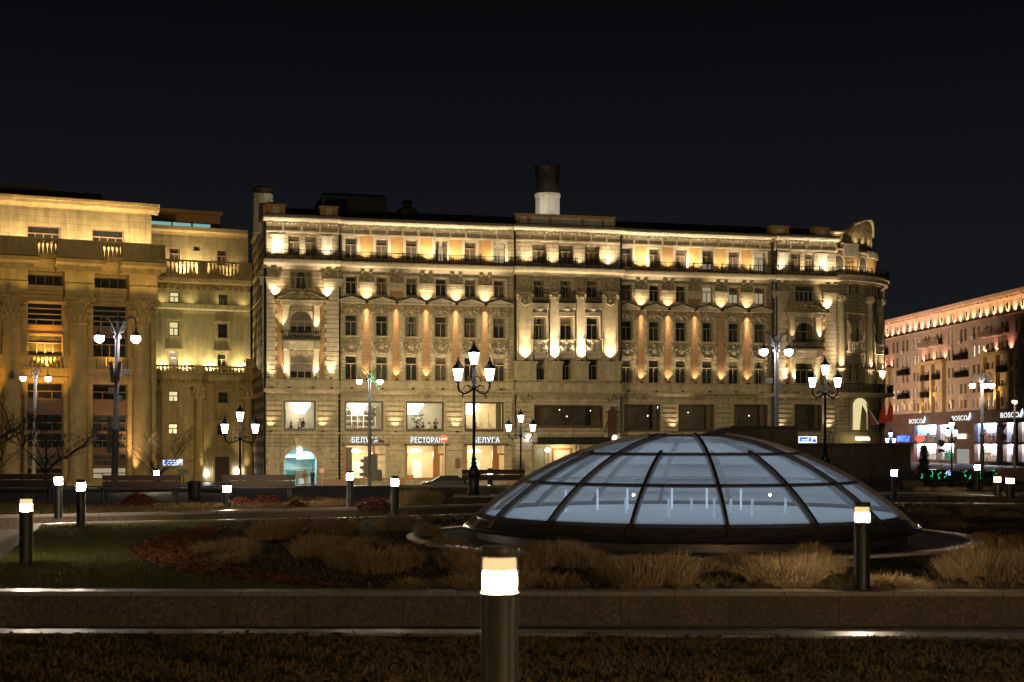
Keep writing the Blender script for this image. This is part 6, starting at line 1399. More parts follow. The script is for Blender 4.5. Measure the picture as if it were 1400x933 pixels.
# ================================================================ signs
def round_sign(label, px, py, Y, rad, face, z0, extra=None, cat='road sign', bar=0):
    z = Zat(py, Y); t = thing('road_sign', label, cat, (X(px, Y), Y, z0))
    q = MB(); q.tube([(0, .04, 0), (0, .04, z - z0 + rad)], .035, 8); q.build('post', GREYPOLE, t)
    q = MB(); n = 22; q.prism([(rad*math.cos(2*math.pi*k/n), z-z0+rad*math.sin(2*math.pi*k/n)) for k in range(n)], .0, .03); d = q.build('disc', face, t)
    if bar == 1: q = MB(); q.fb(-rad*.72, rad*.72, .031, .04, z-z0-rad*.18, z-z0+rad*.18); q.build('white_bar', WHITE, d)
    if bar == 2: q = MB(); q.prism([(rad*.75*math.cos(2*math.pi*k/n), z-z0+rad*.75*math.sin(2*math.pi*k/n)) for k in range(n)], .031, .04); q.build('white_field', WHITEP, d)
    if bar == 3: q = MB(); q.box(-rad*.95, rad*.95, -.03, .0, z-z0-rad*2.6, z-z0-rad*1.7); q.build('plate', GREYPOLE, t)
    return t
round_sign('red and white no entry sign on a thin post before the restaurant', 607.3, 600, 140, .36, mat('lit_red_sign', (.6, .03, .02), .4, nscale=4, namt=.1, emit=(.8, .04, .03), es=.18), GZ, bar=1)
round_sign('white round sign with red rim right of the arched doorway', 440.2, 643.5, 146, .36, RED, GZ+.1, bar=2)
round_sign('grey back of a round road sign with plate before right shops', 1287, 606, 112, .28, GREYPOLE, GZ, bar=3)
t = thing('road_sign', 'grey back of a triangular and a round sign sharing one post, far right', 'road sign', (X(1371, 112), 112, GZ)); zz = Zat(585, 112) - GZ
q = MB(); q.tube([(0, .04, 0), (0, .04, zz+.3)], .035, 8); q.build('post', GREYPOLE, t); q = MB(); q.prism([(-.36, zz+.3), (0, zz-.32), (.36, zz+.3)], 0, .03); q.build('triangle', GREYPOLE, t); q = MB(); q.prism([(.3*math.cos(.3*k), zz-.75+.3*math.sin(.3*k)) for k in range(21)], 0, .03); q.build('disc', GREYPOLE, t)
t = thing('road_sign', 'lit blue direction board with white border above the granite wall', 'road sign', (X(1104, 118), 118, GZ)); zz = Zat(600.5, 118) - GZ
q = MB(); q.tube([(0, .08, 0), (0, .08, zz+.3)], .05, 8); q.build('post', GREYPOLE, t); q = MB(); q.fb(-.75, .75, 0, .06, zz-.33, zz+.22); b = q.build('board', E_SIGN, t); q = MB(); q.fb(-.68, .3, .061, .07, zz-.2, zz+.15); q.fb(.4, .68, .061, .07, zz-.27, zz-.02); f = q.build('blue_field', E_SIGNB, b); q = MB(); q.fb(-.5, .1, .071, .076, zz-.12, zz-.02); q.prism([(-.1, zz+.08), (.1, zz+.0), (.2, zz+.12)], .071, .076); q.build('lettering', E_SIGN, f)
t = thing('road_sign', 'dark arrow shaped pointer board under the lit street name plate', 'road sign', (X(251, 110), 110, GZ)); zz = Zat(645.5, 110) - GZ
q = MB(); q.tube([(0, .06, 0), (0, .06, zz+.2)], .04, 8); q.build('post', IRON, t); q = MB(); q.prism([(-.38, zz-.24), (.3, zz-.24), (.45, zz), (.3, zz+.24), (-.38, zz+.24)], 0, .04); q.build('board', IRON, t)
# ================================================================ flags by the corner
def flag(label, px, py, Y, length, mats, lean):
    t = thing('flag', label, 'flag', (X(px, Y), Y, Zat(py, Y)))
    L_ = length; q = MB(); q.tube([(0, 0, -1.2), (lean*L_*.35, -.3, L_*.75)], .035, 6); q.build('flagpole', IRON, t)
    q = MB(); n = 10; cols_ = len(mats)
    for j in range(cols_):
        q.mi = j
        for i in range(n):
            def P(a, b): return (lean*L_*.35*(1-a) + .75*b*L_*.5*(.35+.65*a) - .1*a, -.25 + .12*math.sin(3.2*b + a*3) , L_*.72 - L_*1.05*a - b*.25*L_*(1-a))
            a0_, a1_ = i/n, (i+1)/n; b0, b1 = j/cols_, (j+1)/cols_
            q.quad(P(a0_, b0), P(a0_, b1), P(a1_, b1), P(a1_, b0))
    q.build('flag_cloth', mats, t)
flag('white, blue and red striped flag hanging at the rounded hotel corner', 1192.5, 572, 158, 2.2, [REDC, BLUEP, WHITEC], -1)
flag('plain red flag hanging right of the striped flag at hotel corner', 1201, 570, 157, 2.2, [REDC], .5)
flag('plain red flag nearest the street at the rounded hotel corner', 1211, 568, 156, 2.0, [REDC], .6)
# ================================================================ cars
def car(label, px, Y, z, rz, paint, L_=4.6, h=1.45, suv=0, lamps=1):
    t = thing('parked_car', label, 'car', (X(px, Y), Y, z), rz); w = .88
    b = [(-L_/2, .35), (-L_/2, .78), (-L_/2+.15, .92), (-L_*.28, 1.0), (L_*.20, .98), (L_*.44, .82), (L_/2, .68), (L_/2, .30), (L_/2-.3, .22), (-L_/2+.3, .22)]
    cab = [(-L_*.42 if suv else -L_*.36, .95), (-L_*.36 if suv else -L_*.22, h), (L_*.02, h+.02), (L_*.10, h-.04), (L_*.27, .93)]
    q = MB(); k = len(b); q.add([(x, -w, zz) for x, zz in b] + [(x, w, zz) for x, zz in b], [tuple(range(k)), tuple(range(2*k-1, k-1, -1))] + [(i, k+i, k+(i+1) % k, (i+1) % k) for i in range(k)]); q.build('body', paint, t)
    q = MB(); k = len(cab); v = [(x, s*(w-.04 - (.16 if zz > 1.2 else 0)), zz) for s in (-1, 1) for x, zz in cab]; q.add(v, [tuple(range(k)), tuple(range(2*k-1, k-1, -1))] + [(i, k+i, k+(i+1) % k, (i+1) % k) for i in range(k)]); q.build('cabin_glass', CARGLASS, t)
    q = MB(); q.add([(x, s*(w-.185), zz+.012) for s in (-1, 1) for x, zz in cab[1:4]], [(0, 1, 4, 3), (1, 2, 5, 4)]); q.add([(x*1.0, s*(w-.20), zz-.02) for s in (-1, 1) for x, zz in cab[1:4]], [(0, 3, 4, 1), (1, 4, 5, 2)])
    for s in (-1, 1): q.tube([(cab[0][0], s*(w-.03), cab[0][1]), (cab[1][0], s*(w-.19), cab[1][1])], .035, 5); q.tube([(cab[3][0], s*(w-.19), cab[3][1]), (cab[4][0], s*(w-.03), cab[4][1])], .035, 5); q.tube([(-L_*.06, s*(w-.02), .97), (-L_*.06, s*(w-.19), h)], .03, 5)
    q.build('roof', paint, t)
    for xx in (-L_*.31, L_*.32):
        for s in (-1, 1):
            a = MB(); a.add([(xx+.33*math.cos(2*math.pi*i/16), s*w+o, .33+.33*math.sin(2*math.pi*i/16)) for o in (-.1, .06) for i in range(16)], [tuple(range(16)), tuple(range(31, 15, -1))] + [(i, 16+i, 16+(i+1) % 16, (i+1) % 16) for i in range(16)]); wh = a.build('wheel', RUBBER, t)
            a = MB(); a.add([(xx+.2*math.cos(2*math.pi*i/12), s*(w+.065), .33+.2*math.sin(2*math.pi*i/12)) for i in range(12)], [tuple(range(12))]); a.build('rim', GREYPOLE, wh)
    for s in (-1, 1):
        q = MB(); q.box(-L_/2-.02, -L_/2+.06, s*.62-.16, s*.62+.16, .68, .8); q.build('taillight', E_RED if lamps else RED, t); q = MB(); q.box(L_/2-.1, L_/2+.0, s*.6-.15, s*.6+.15, .58, .70); q.build('headlight', WHITE, t)
    return t
car('black saloon car half hidden by the parapet before the restaurant', 608, 138, GZ, math.pi + H.th, BLACKP, 4.9)
car('pale estate car parked before the right shop windows', 1367, 150, GZ, -.15, SILVERP, 4.7, 1.6, 1, 0)
car('dark hatchback parked behind the fir tree by shop windows', 1283, 165, GZ, .2, BLACKP, 4.2, 1.5, 0, 1)
car('pale saloon car at the right edge behind the pale estate car', 1394, 168, GZ, -.1, SILVERP, 4.4)
# ================================================================ chandeliers, tables and people in the restaurant
hm = hot.matrix_basis
def hp(px, o, z): v = hm @ Vector((U(px), -o, z)); return (v.x, v.y, v.z)
def chandelier(label, px, w):
    t = thing('chandelier', label, 'chandelier', hp(px, -2.4, zl(566)), H.th, 'tiered restaurant chandeliers')
    for k in range(4):
        q = MB(); ww_ = w*(.50 + .165*k); q.box(-ww_/2, ww_/2, -ww_/2.5, ww_/2.5, .30*k, .30*k+.24); q.build('glass_tier', E_CHAND, t)
    q = MB(); q.box(-.02, .02, -.02, .02, 1.15, sh_z1 + .2 - zl(566)); q.build('chain', IRON, t)
chandelier('wide tiered chandelier in the window above the arched doorway', 413.5, 2.1)
chandelier('tiered chandelier before the wine shelves in the second lit window', 493, 2.0)
chandelier('tiered chandelier left of the green plant in third lit window', 570, 2.1)
chandelier('tiered chandelier in the lit window behind the tall lantern lamp', 648, 2.0)
for p, o, w in ((412, -4.5, 260), (497, -4.0, 330), (583, -4.2, 300), (664, -4.2, 300)): point(hot, (U(p), -o, sh_z1 - .7), w, (1, .88, .66), .4)
def table(label, px, o):
    t = thing('dining_table', label, 'table', hp(px, o, RZ + .001), H.th, 'white cloth dining tables'); q = MB(); q.lathe([(.5, .05), (.47, .5), (.5, .74), (.5, .76), (.48, .77)], n=14); q.build('tablecloth', CLOTHW, t); q = MB()
    for k in range(4): a = k*1.6; q.lathe([(.03, .77), (.005, .8), (.01, .86), (.04, .9), (.035, .97)], (.28*math.cos(a), .28*math.sin(a), 0), 7)
    q.build('glassware', WHITE, t)
for p, o, lb_ in ((392, -1.3, 'left of the two tables in the window above the arch'), (422, -1.5, 'right of the two tables in the window above the arch'), (480, -1.4, 'table at left before the wine shelves'), (514, -1.5, 'table at right before the wine shelves'), (562, -1.2, 'table at left below the green plant window'), (587, -1.5, 'table at right below the green plant window'), (642, -1.3, 'table behind the tall lamp post in the fourth window'), (674, -1.4, 'table at right in the fourth lit window')):
    table('round white cloth ' + lb_, p, o)
pl_ = thing('potted_plant', 'leafy green plant inside the third restaurant window', 'plant', hp(577, -3.0, RZ), H.th)
q = MB(); q.lathe([(.18, 0), (.26, .45), (.28, .5)], n=10); q.build('pot', CLOTHB, pl_); q = MB()
for k in range(140):
    a = rnd.uniform(0, 6.28); r = rnd.uniform(.05, .75)*rnd.uniform(.6, 1); h = rnd.uniform(.6, 2.7); x, y = r*math.cos(a), r*math.sin(a); d = rnd.uniform(.1, .26); q.quad((x, y, h), (x+d*math.cos(a+.6), y+d*math.sin(a+.6), h+.1), (x+1.4*d*math.cos(a), y+1.4*d*math.sin(a), h-.1), (x+d*math.cos(a-.6), y+d*math.sin(a-.6), h+.05))
q.build('foliage', mat('house_plant_leaf', (.05, .12, .03), .6, nscale=3, namt=.3), pl_)
def person(label, loc, rz, pose, top, legs=CLOTHD, hair=HAIR, h=1.72, longhair=0):
    """One skinned body (skin modifier over a posed skeleton), with clothing and hair as its children."""
    s = h/1.72; o = thing('person', label, 'person', loc, rz)
    if pose == 'stand':
        J = dict(pel=(0, 0, .95), wst=(0, .0, 1.08), ch=(0, .01, 1.30), nk=(0, .0, 1.47), hd=(0, -.02, 1.56), ht=(0, -.02, 1.69), sL=(.17, .01, 1.42), eL=(.23, .03, 1.14), wL=(.21, -.06, .90), hL=(.20, -.09, .80), sR=(-.17, .01, 1.42), eR=(-.24, .03, 1.15), wR=(-.17, -.14, .98), hR=(-.12, -.19, .95), pL=(.09, 0, .90), kL=(.11, -.02, .50), aL=(.11, .02, .09), tL=(.12, -.13, .04), pR=(-.09, 0, .90), kR=(-.10, .0, .50), aR=(-.12, .06, .09), tR=(-.14, -.08, .04))
    elif pose == 'reach':
        J = dict(pel=(0, 0, .95), wst=(0, .0, 1.08), ch=(0, -.03, 1.30), nk=(0, -.08, 1.46), hd=(0, -.12, 1.54), ht=(0, -.14, 1.67), sL=(.17, -.03, 1.41), eL=(.25, -.14, 1.18), wL=(.14, -.36, 1.14), hL=(.10, -.45, 1.14), sR=(-.17, -.03, 1.41), eR=(-.25, -.14, 1.18), wR=(-.10, -.34, 1.12), hR=(-.06, -.43, 1.12), pL=(.09, 0, .90), kL=(.10, -.02, .50), aL=(.10, .03, .09), tL=(.11, -.12, .04), pR=(-.09, 0, .90), kR=(-.10, .0, .50), aR=(-.11, .05, .09), tR=(-.12, -.10, .04))
    else:
        J = dict(pel=(0, 0, .52), wst=(0, .01, .66), ch=(0, -.02, .90), nk=(0, -.06, 1.07), hd=(0, -.09, 1.15), ht=(0, -.10, 1.28), sL=(.17, -.03, 1.01), eL=(.23, -.14, .80), wL=(.12, -.34, .80), hL=(.09, -.42, .80), sR=(-.17, -.03, 1.01), eR=(-.24, -.12, .79), wR=(-.13, -.32, .82), hR=(-.10, -.41, .83), pL=(.09, -.02, .50), kL=(.12, -.44, .50), aL=(.12, -.46, .09), tL=(.13, -.60, .04), pR=(-.09, -.02, .50), kR=(-.12, -.44, .50), aR=(-.12, -.42, .09), tR=(-.13, -.56, .04))
    Rr = dict(pel=.13, wst=.12, ch=.14, nk=.055, hd=.085, ht=.075, sL=.065, sR=.065, eL=.045, eR=.045, wL=.032, wR=.032, hL=.035, hR=.035, pL=.095, pR=.095, kL=.06, kR=.06, aL=.04, aR=.04, tL=.035, tR=.035)
    E = [('pel', 'wst'), ('wst', 'ch'), ('ch', 'nk'), ('nk', 'hd'), ('hd', 'ht')] + [e for S_ in 'LR' for e in (('ch', 's'+S_), ('s'+S_, 'e'+S_), ('e'+S_, 'w'+S_), ('w'+S_, 'h'+S_), ('pel', 'p'+S_), ('p'+S_, 'k'+S_), ('k'+S_, 'a'+S_), ('a'+S_, 't'+S_))]
    def skin(keys, grow, name, m, par, sub=1):
        keys = [k for k in J if k in keys]; idx = {k: i for i, k in enumerate(keys)}
        me = bpy.data.meshes.new(name); me.from_pydata([tuple(c*s for c in J[k]) for k in keys], [(idx[a], idx[b]) for a, b in E if a in idx and b in idx], [])
        ob = bpy.data.objects.new(name, me); C.objects.link(ob); md = ob.modifiers.new('s', 'SKIN'); md.use_smooth_shade = True; sd = ob.modifiers.new('d', 'SUBSURF'); sd.levels = sub; sd.render_levels = sub
        for k, i in idx.items(): r = (Rr[k] + grow)*s; me.skin_vertices[0].data[i].radius = (r, r)
        me.skin_vertices[0].data[idx['pel'] if 'pel' in idx else 0].use_root = True
        bpy.context.view_layer.update(); nm = bpy.data.meshes.new_from_object(ob.evaluated_get(bpy.context.evaluated_depsgraph_get())); bpy.data.objects.remove(ob)
        nm.materials.clear(); nm.materials.append(m); r_ = bpy.data.objects.new(name, nm); C.objects.link(r_); r_.parent = par; return r_
    skin(list(J), 0, 'body', SKIN, o)
    skin(['pel', 'wst', 'ch', 'sL', 'eL', 'wL', 'sR', 'eR', 'wR'], .016, 'jacket', top, o)
    skin(['pel', 'pL', 'kL', 'aL', 'pR', 'kR', 'aR'], .018, 'trousers', legs, o)
    q = MB(); hx, hy, hz = [c*s for c in J['ht']]; q.ball((hx, hy+.035, hz-.01), (.095, .10, .10), 10, 8)
    if longhair: q.ball((hx, hy+.07, hz-.17), (.10, .07, .2), 8, 6)
    q.build('hair', hair, o, smooth=True); return o
th = H.th
person('seated woman with long dark hair in the window above the arch', hp(399, -1.4, RZ), th+1.4, 'sit', CLOTHD, longhair=1)
person('waiter in white shirt standing in the window above the arch', hp(412.5, -2.2, RZ), th+.4, 'reach', CLOTHW)
person('man in dark suit standing beside the waiter above the arch', hp(416.8, -1.9, RZ), th-1.0, 'stand', CLOTHD)
person('seated guest in dark jacket at left in the plant window', hp(573, -1.5, RZ), th+1.2, 'sit', CLOTHD)
person('seated guest in dark jacket at the middle of the plant window', hp(581.5, -1.1, RZ), th-1.4, 'sit', CLOTHD)
person('seated guest in white shirt near the right side of plant window', hp(591, -2.1, RZ), th+1.5, 'sit', CLOTHW)
person('waiter in dark clothes standing by the curtain in the plant window', hp(599, -1.6, RZ), th+.3, 'reach', CLOTHD)
person('seated guest behind the lamp post in the fourth lit window', hp(653.5, -1.4, RZ), th+1.4, 'sit', CLOTHD)
person('seated guest in light top before the wine shelves', hp(487, -2.0, RZ), th-1.2, 'sit', CLOTHB)
person('passer-by in a rust coloured coat in the arched doorway', hp(415.5, 1.6, .02), th+.5, 'stand', CLOTHR, CLOTHB)
person('passer-by dressed in black at the right of the arched doorway', hp(425.5, 1.3, .02), th-.6, 'stand', CLOTHD, h=1.78)
for p, lb_, mt_ in ((403, 'green garments on a rail inside the arched doorway', CLOTHG), (415.5, 'dark garment on a rail inside the arched doorway', CLOTHR)):
    t = thing('clothes_rack', lb_, 'clothes rack', hp(p, -3.6, .02), th); q = MB()
    q.tube([(-.6, 0, 0), (-.6, 0, 1.7), (.6, 0, 1.7), (.6, 0, 0)], .025, 5); q.build('rail', IRON, t); q = MB()
    for k in range(8): x = -.5+.13*k; q.add([(x-.02, -.2, 1.62), (x-.02, .2, 1.62), (x-.02, .24, .75), (x-.02, -.24, .75), (x+.05, -.2, 1.62), (x+.05, .2, 1.62), (x+.05, .24, .75), (x+.05, -.24, .75)], [(0, 1, 2, 3), (7, 6, 5, 4), (0, 3, 7, 4), (1, 5, 6, 2), (0, 4, 5, 1), (3, 2, 6, 7)])
    q.build('garments', mt_, t)
# ================================================================ bare trees and the fir
def bare_tree(label, x, y, z, h, seed, spread=.5, mt=BARK, lean=0, dens=5):
    t = thing('bare_tree', label, 'tree', (x, y, z), 0); r = random.Random(seed)
    tr = MB(); cr = MB()
    P = [Vector((lean*k*h*.1 + r.uniform(-.05, .05)*k, r.uniform(-.05, .05)*k, h*.42*k/4)) for k in range(5)]
    tr.tube(P, [h*.020, h*.017, h*.015, h*.013, h*.011], 8); tr.build('trunk', mt, t)
    def grow(p, d, l, rad, dep):
        pts = [p]; dd = d.copy()
        for k in range(4):
            dd = (dd + Vector((r.uniform(-.25, .25), r.uniform(-.25, .25), r.uniform(-.08, .16)))).normalized(); pts.append(pts[-1] + dd*l/4)
        cr.tube(pts, [rad*(1-.16*k) for k in range(5)], 4 if dep < 3 else 3, cap=False)
        if dep <= 0: return
        for k in range(dens if dep > 1 else 4):
            i = r.choice([1, 2, 3, 4]); a = r.uniform(0, 6.28); side = Vector((math.cos(a), math.sin(a), r.uniform(-.2, .7)))
            grow(pts[i], (dd*.55 + side*spread*1.3).normalized(), l*r.uniform(.5, .72), rad*.5, dep-1)
    for k in range(5):
        a = k*1.26 + r.uniform(-.3, .3); grow(P[r.choice([3, 4, 4])], Vector((math.cos(a)*spread*1.3, math.sin(a)*spread*1.3, .8)).normalized(), h*.30, h*.0075, 3)
    cr.build('crown', mt, t); return t
bare_tree('bare tree before the orange lit bay beside the left globe lamp', X(66, 70), 70, GZ, 7.6, 3, .62)
bare_tree('leaning bare tree at the left edge of the picture', X(8, 64), 64, GZ + .2, 8.0, 8, .6, lean=-.5)
bare_tree('small bare tree before the shaded corner of the wing building', X(218, 85), 85, GZ, 6.4, 21, .5)
bare_tree('thin reddish bare tree between the hotel corner and shops', X(1233, 140), 140, GZ, 7.0, 33, .5, mat('reddish_bark', (.14, .06, .035), .9, nscale=8, namt=.3))
fir = thing('fir_tree', 'small dark green fir tree before the lit shop window', 'tree', (X(1263, 100), 100, GZ)); fir.scale = (1.05, 1.05, 1.72)
q = MB(); q.tube([(0, 0, 0), (0, 0, 2.6)], [.07, .02], 6); q.build('trunk', BARK, fir); q = MB()
for k in range(2400):
    h = rnd.random()**1.15; a = rnd.uniform(0, 6.28); rr = (1-h)*.72*rnd.uniform(.3, 1) + .03; z = .25 + h*2.4; x, y = rr*math.cos(a), rr*math.sin(a); d = rnd.uniform(.10, .22)
    q.add([(x, y, z), (x+d*math.cos(a+.5), y+d*math.sin(a+.5), z-.06), (x+d*1.5*math.cos(a), y+d*1.5*math.sin(a), z-.1)], [(0, 1, 2)])
q.build('crown', mat('fir_needles', (.05, .085, .03), .8, nscale=2, namt=.4), fir)
hd = thing('clipped_hedge', 'low dark clipped hedge with green light garlands under the shops', 'hedge', (X(1320, 52.4), 52.4, .0)); q = MB(); x0, x1 = X(1243, 52.4) - X(1320, 52.4), X(1430, 52.4) - X(1320, 52.4)
for k in range(5200):
    x, y, z = rnd.uniform(x0, x1), rnd.uniform(-.4, .4), rnd.uniform(.02, .58) + .05*math.sin(k); d = .07; a = rnd.uniform(0, 6.28)
    q.add([(x, y, z), (x+d*math.cos(a), y+d*math.sin(a), z+rnd.uniform(-.05, .07)), (x+d*math.cos(a+1.2), y+d*math.sin(a+1.2), z+rnd.uniform(-.05, .07))], [(0, 1, 2)])
q.build('foliage', mat('hedge_leaf', (.03, .04, .018), .8, nscale=2, namt=.4), hd)
gs = []
for px in (1259, 1272, 1285.5, 1290, 1321, 1324.5, 1340.5, 1358.5): gs.append(px)
for i, px in enumerate(gs):
    lbs = ['leftmost green light garland on the hedge', 'green light garland below the fir tree', 'left of two close green garlands by the sign post', 'right of two close green garlands by the sign post', 'left of a green garland pair before the bollard', 'right of a green garland pair before the bollard', 'green light garland just right of the far bollard', 'rightmost curved green garland before the pale car']
    t = thing('light_garland', lbs[i], 'light garland', (X(px, 51.9), 51.9, .47 + .05*math.sin(i*2.1)), 0, 'green light garlands'); q = MB()
    sh = rnd.uniform(.03, .10); nb = (5, 7, 9, 6, 8, 5, 7, 10)[i]; sd = rnd.choice((-1, 1, 1))
    for k in range(nb): a = k*.38 - 1.4; q.ball((sh*math.cos(a)*sd + rnd.uniform(-.02, .02), rnd.uniform(-.03, .03), .11*math.sin(a)+.02 + rnd.uniform(-.015, .015)), rnd.uniform(.009, .016), 5, 4)
    q.build('bulbs', E_GREEN, t); q = MB(); q.tube([(sh*math.cos(k*.38-1.4)*sd, .03, .11*math.sin(k*.38-1.4)+.02) for k in range(nb)], .008, 4); q.build('wire', IRON, t)
t = thing('light_garland', 'blue light decoration before the shop window with white panel', 'light garland', (X(1296, 51.9), 51.9, .52)); q = MB()
for k in range(12): q.ball((rnd.uniform(-.08, .08), 0, rnd.uniform(-.1, .15)), .018, 5, 4)
q.build('bulbs', E_BLUE, t)
# ================================================================ grasses
def blades(name, pts, hmin, hmax, wid, mt, kind, lean=.5, seed=1, z=0.0, segs=1):
    g = np.random.default_rng(seed); n = len(pts); pts = np.asarray(pts, float)
    h = g.uniform(hmin, hmax, n); a = g.uniform(0, 2*np.pi, n); ln = g.uniform(.1, 1, n)*lean*h; ta = g.uniform(0, 2*np.pi, n); w = wid*g.uniform(.6, 1.3, n)
    bx, by = pts[:, 0], pts[:, 1]; dx, dy = np.cos(a)*w/2, np.sin(a)*w/2; tx, ty = np.cos(ta)*ln, np.sin(ta)*ln
    zb = pts[:, 2] if pts.shape[1] > 2 else np.full(n, z)
    if segs == 1:
        V_ = np.stack([np.stack([bx-dx, by-dy, zb], 1), np.stack([bx+dx, by+dy, zb], 1), np.stack([bx+tx, by+ty, zb+h], 1)], 1).reshape(-1, 3); k = 3
    else:
        V_ = np.stack([np.stack([bx-dx, by-dy, zb], 1), np.stack([bx+dx, by+dy, zb], 1), np.stack([bx+dx*.8+tx*.35, by+dy*.8+ty*.35, zb+h*.6], 1), np.stack([bx+tx, by+ty, zb+h*(1-.25*lean)], 1), np.stack([bx-dx*.8+tx*.35, by-dy*.8+ty*.35, zb+h*.6], 1)], 1).reshape(-1, 3); k = 5
    me = bpy.data.meshes.new(name); me.vertices.add(len(V_)); me.vertices.foreach_set('co', V_.ravel())
    me.loops.add(n*k); me.loops.foreach_set('vertex_index', np.arange(n*k, dtype=np.int32)); me.polygons.add(n)
    me.polygons.foreach_set('loop_start', np.arange(0, n*k, k, dtype=np.int32)); me.polygons.foreach_set('loop_total', np.full(n, k, dtype=np.int32))
    me.materials.append(mt); me.update(calc_edges=True); me.validate()
    o = bpy.data.objects.new(name, me); C.objects.link(o)
    if kind: o['kind'] = kind
    return o
DRY = mat('dry_winter_grass', (.085, .055, .022), .9, nscale=2.4, namt=.6, island=(.26, .17, .07))
STRAW = mat('straw_grass', (.25, .17, .08), .9, nscale=2.0, namt=.35, island=(.52, .37, .185))
LAWN = mat('green_lawn_blades', (.062, .078, .016), .9, nscale=1.2, namt=.5, island=(.18, .165, .045))
LAWN2 = mat('brownish_lawn_blades', (.065, .048, .016), .9, nscale=5, namt=.75, island=(.30, .18, .065))
g0 = np.random.default_rng(5)
def inpoly(P, poly):
    x, y = P[:, 0], P[:, 1]; ins = np.zeros(len(P), bool); n = len(poly)
    for i in range(n):
        x0, y0 = poly[i]; x1, y1 = poly[(i+1) % n]
        c = ((y0 > y) != (y1 > y)) & (x < (x1-x0)*(y-y0)/((y1-y0) or 1e-9) + x0); ins ^= c
    return ins
def patchy(P, s, lo, seed):                               # thin out in soft patches
    g = np.random.default_rng(seed); f = np.zeros(len(P))
    for k in range(6):
        a = g.uniform(0, 6.28); w = s*g.uniform(.6, 2.2); f += np.sin(P[:, 0]*np.cos(a)*w + P[:, 1]*np.sin(a)*w + g.uniform(0, 6.28))
    return g.random(len(P)) < lo + (1-lo)*(f/6*1.6+.5)
P = np.column_stack([g0.uniform(-8, 8, 150000), g0.uniform(7.0, KY1 - .02, 150000)]); P = P[patchy(P, 7, .40, 2)]
P = P[P[:, 1] < KY1 - .02 - np.where(P[:, 0] > 0, P[:, 0]*.066, 0)]
o = blades('front_grass', P, .02, .075, .006, LAWN2, 'stuff', 1.6, 3, .16, 2); o['label'] = 'short brownish winter grass in the foreground'; o['category'] = 'grass'
bed = left_edge + near_edge[1:] + [(40, KY2 + .3)]; bed[0] = (-5.9, KY2 + .3)
mul_px = [(288, 718), (225, 733), (173, 752), (190, 765), (215, 775), (260, 785), (350, 796), (440, 806), (455, 800), (400, 790), (335, 781), (270, 766), (258, 748), (300, 728)]
mulch = [gp(x, y) for x, y in mul_px]
def away(P, r): return (P[:, 0]-DX)**2 + (P[:, 1]-DY)**2 > r*r
lawn_poly = [gp(*p) for p in ((-70, 811), (-70, 760), (22, 752), (58, 720), (180, 717), (300, 713), (288, 718), (225, 733), (173, 752), (190, 765), (260, 786), (350, 797), (440, 807), (440, 809.8))]
P = np.column_stack([g0.uniform(-10, 0, 190000), g0.uniform(16.0, 31, 190000)]); P = P[inpoly(P, lawn_poly) & inpoly(P, bed)]
o = blades('lawn_grass', P, .03, .075, .007, LAWN, 'stuff', .8, 4, 0); o['label'] = 'mown green lawn at left'; o['category'] = 'grass'
P = np.column_stack([g0.uniform(-8, 22, 210000), g0.uniform(16.0, 38, 210000)]); P = P[inpoly(P, bed) & away(P, 5.0) & ~inpoly(P, lawn_poly) & ~inpoly(P, mulch)]; P = P[patchy(P, 1.4, .22, 8)]
o = blades('bed_grass', P, .03, .12, .007, DRY, 'stuff', 1.5, 6, 0, 2); o['label'] = 'low matted dry grass covering the bed'; o['category'] = 'grass'
P = np.column_stack([g0.uniform(-20, 26, 120000), g0.uniform(31.0, 47, 120000)]); far_poly = far_edge + [(40, 47), (-40, 47)]; lim = np.where(P[:, 0] < -3.6, 38.3, np.where(P[:, 0] < -.4, 38.3 + (P[:, 0]+3.6)*.8, 41 + (P[:, 0]+.4)*.185)); P = P[inpoly(P, [(-40, 31), (-13, 31.35), (-11.3, 31.9), (-7.6, 33.3), (-6, 34.7), (-3.8, 35.5), (-.95, 37.3), (5, 41.4), (9, 44.6), (12.5, 46.1), (16.5, 46.3), (40, 45.8), (40, 60), (-40, 60)]) & (P[:, 1] < lim - .1)]
o = blades('far_grass', P, .05, .14, .010, LAWN2, 'stuff', .8, 9, 0); o['label'] = 'dim winter lawn beyond the curved path'; o['category'] = 'grass'
# orange bark mulch and fallen leaves
P = np.column_stack([g0.uniform(-8, 0, 60000), g0.uniform(16, 30, 60000)]); P = P[inpoly(P, mulch)]
n = len(P); a = g0.uniform(0, 6.28, n); w = g0.uniform(.02, .05, n); z = g0.uniform(.008, .05, n); ti = g0.uniform(-.4, .4, (n, 4))*w[:, None]
V_ = np.stack([np.stack([P[:, 0]+w*np.cos(a+k*1.57), P[:, 1]+w*np.sin(a+k*1.57)*.6, z+ti[:, k]], 1) for k in range(4)], 1).reshape(-1, 3)
me = bpy.data.meshes.new('bark_mulch'); me.from_pydata(V_.tolist(), [], [(4*i, 4*i+1, 4*i+2, 4*i+3) for i in range(n)]); me.materials.append(mat('orange_bark_mulch', (.13, .045, .015), .8, nscale=3, namt=.4, island=(.34, .13, .045)))
o = bpy.data.objects.new('bark_mulch', me); C.objects.link(o); tag(o, 'orange brown bark mulch crescent on the lawn', 'mulch', None, 'stuff')
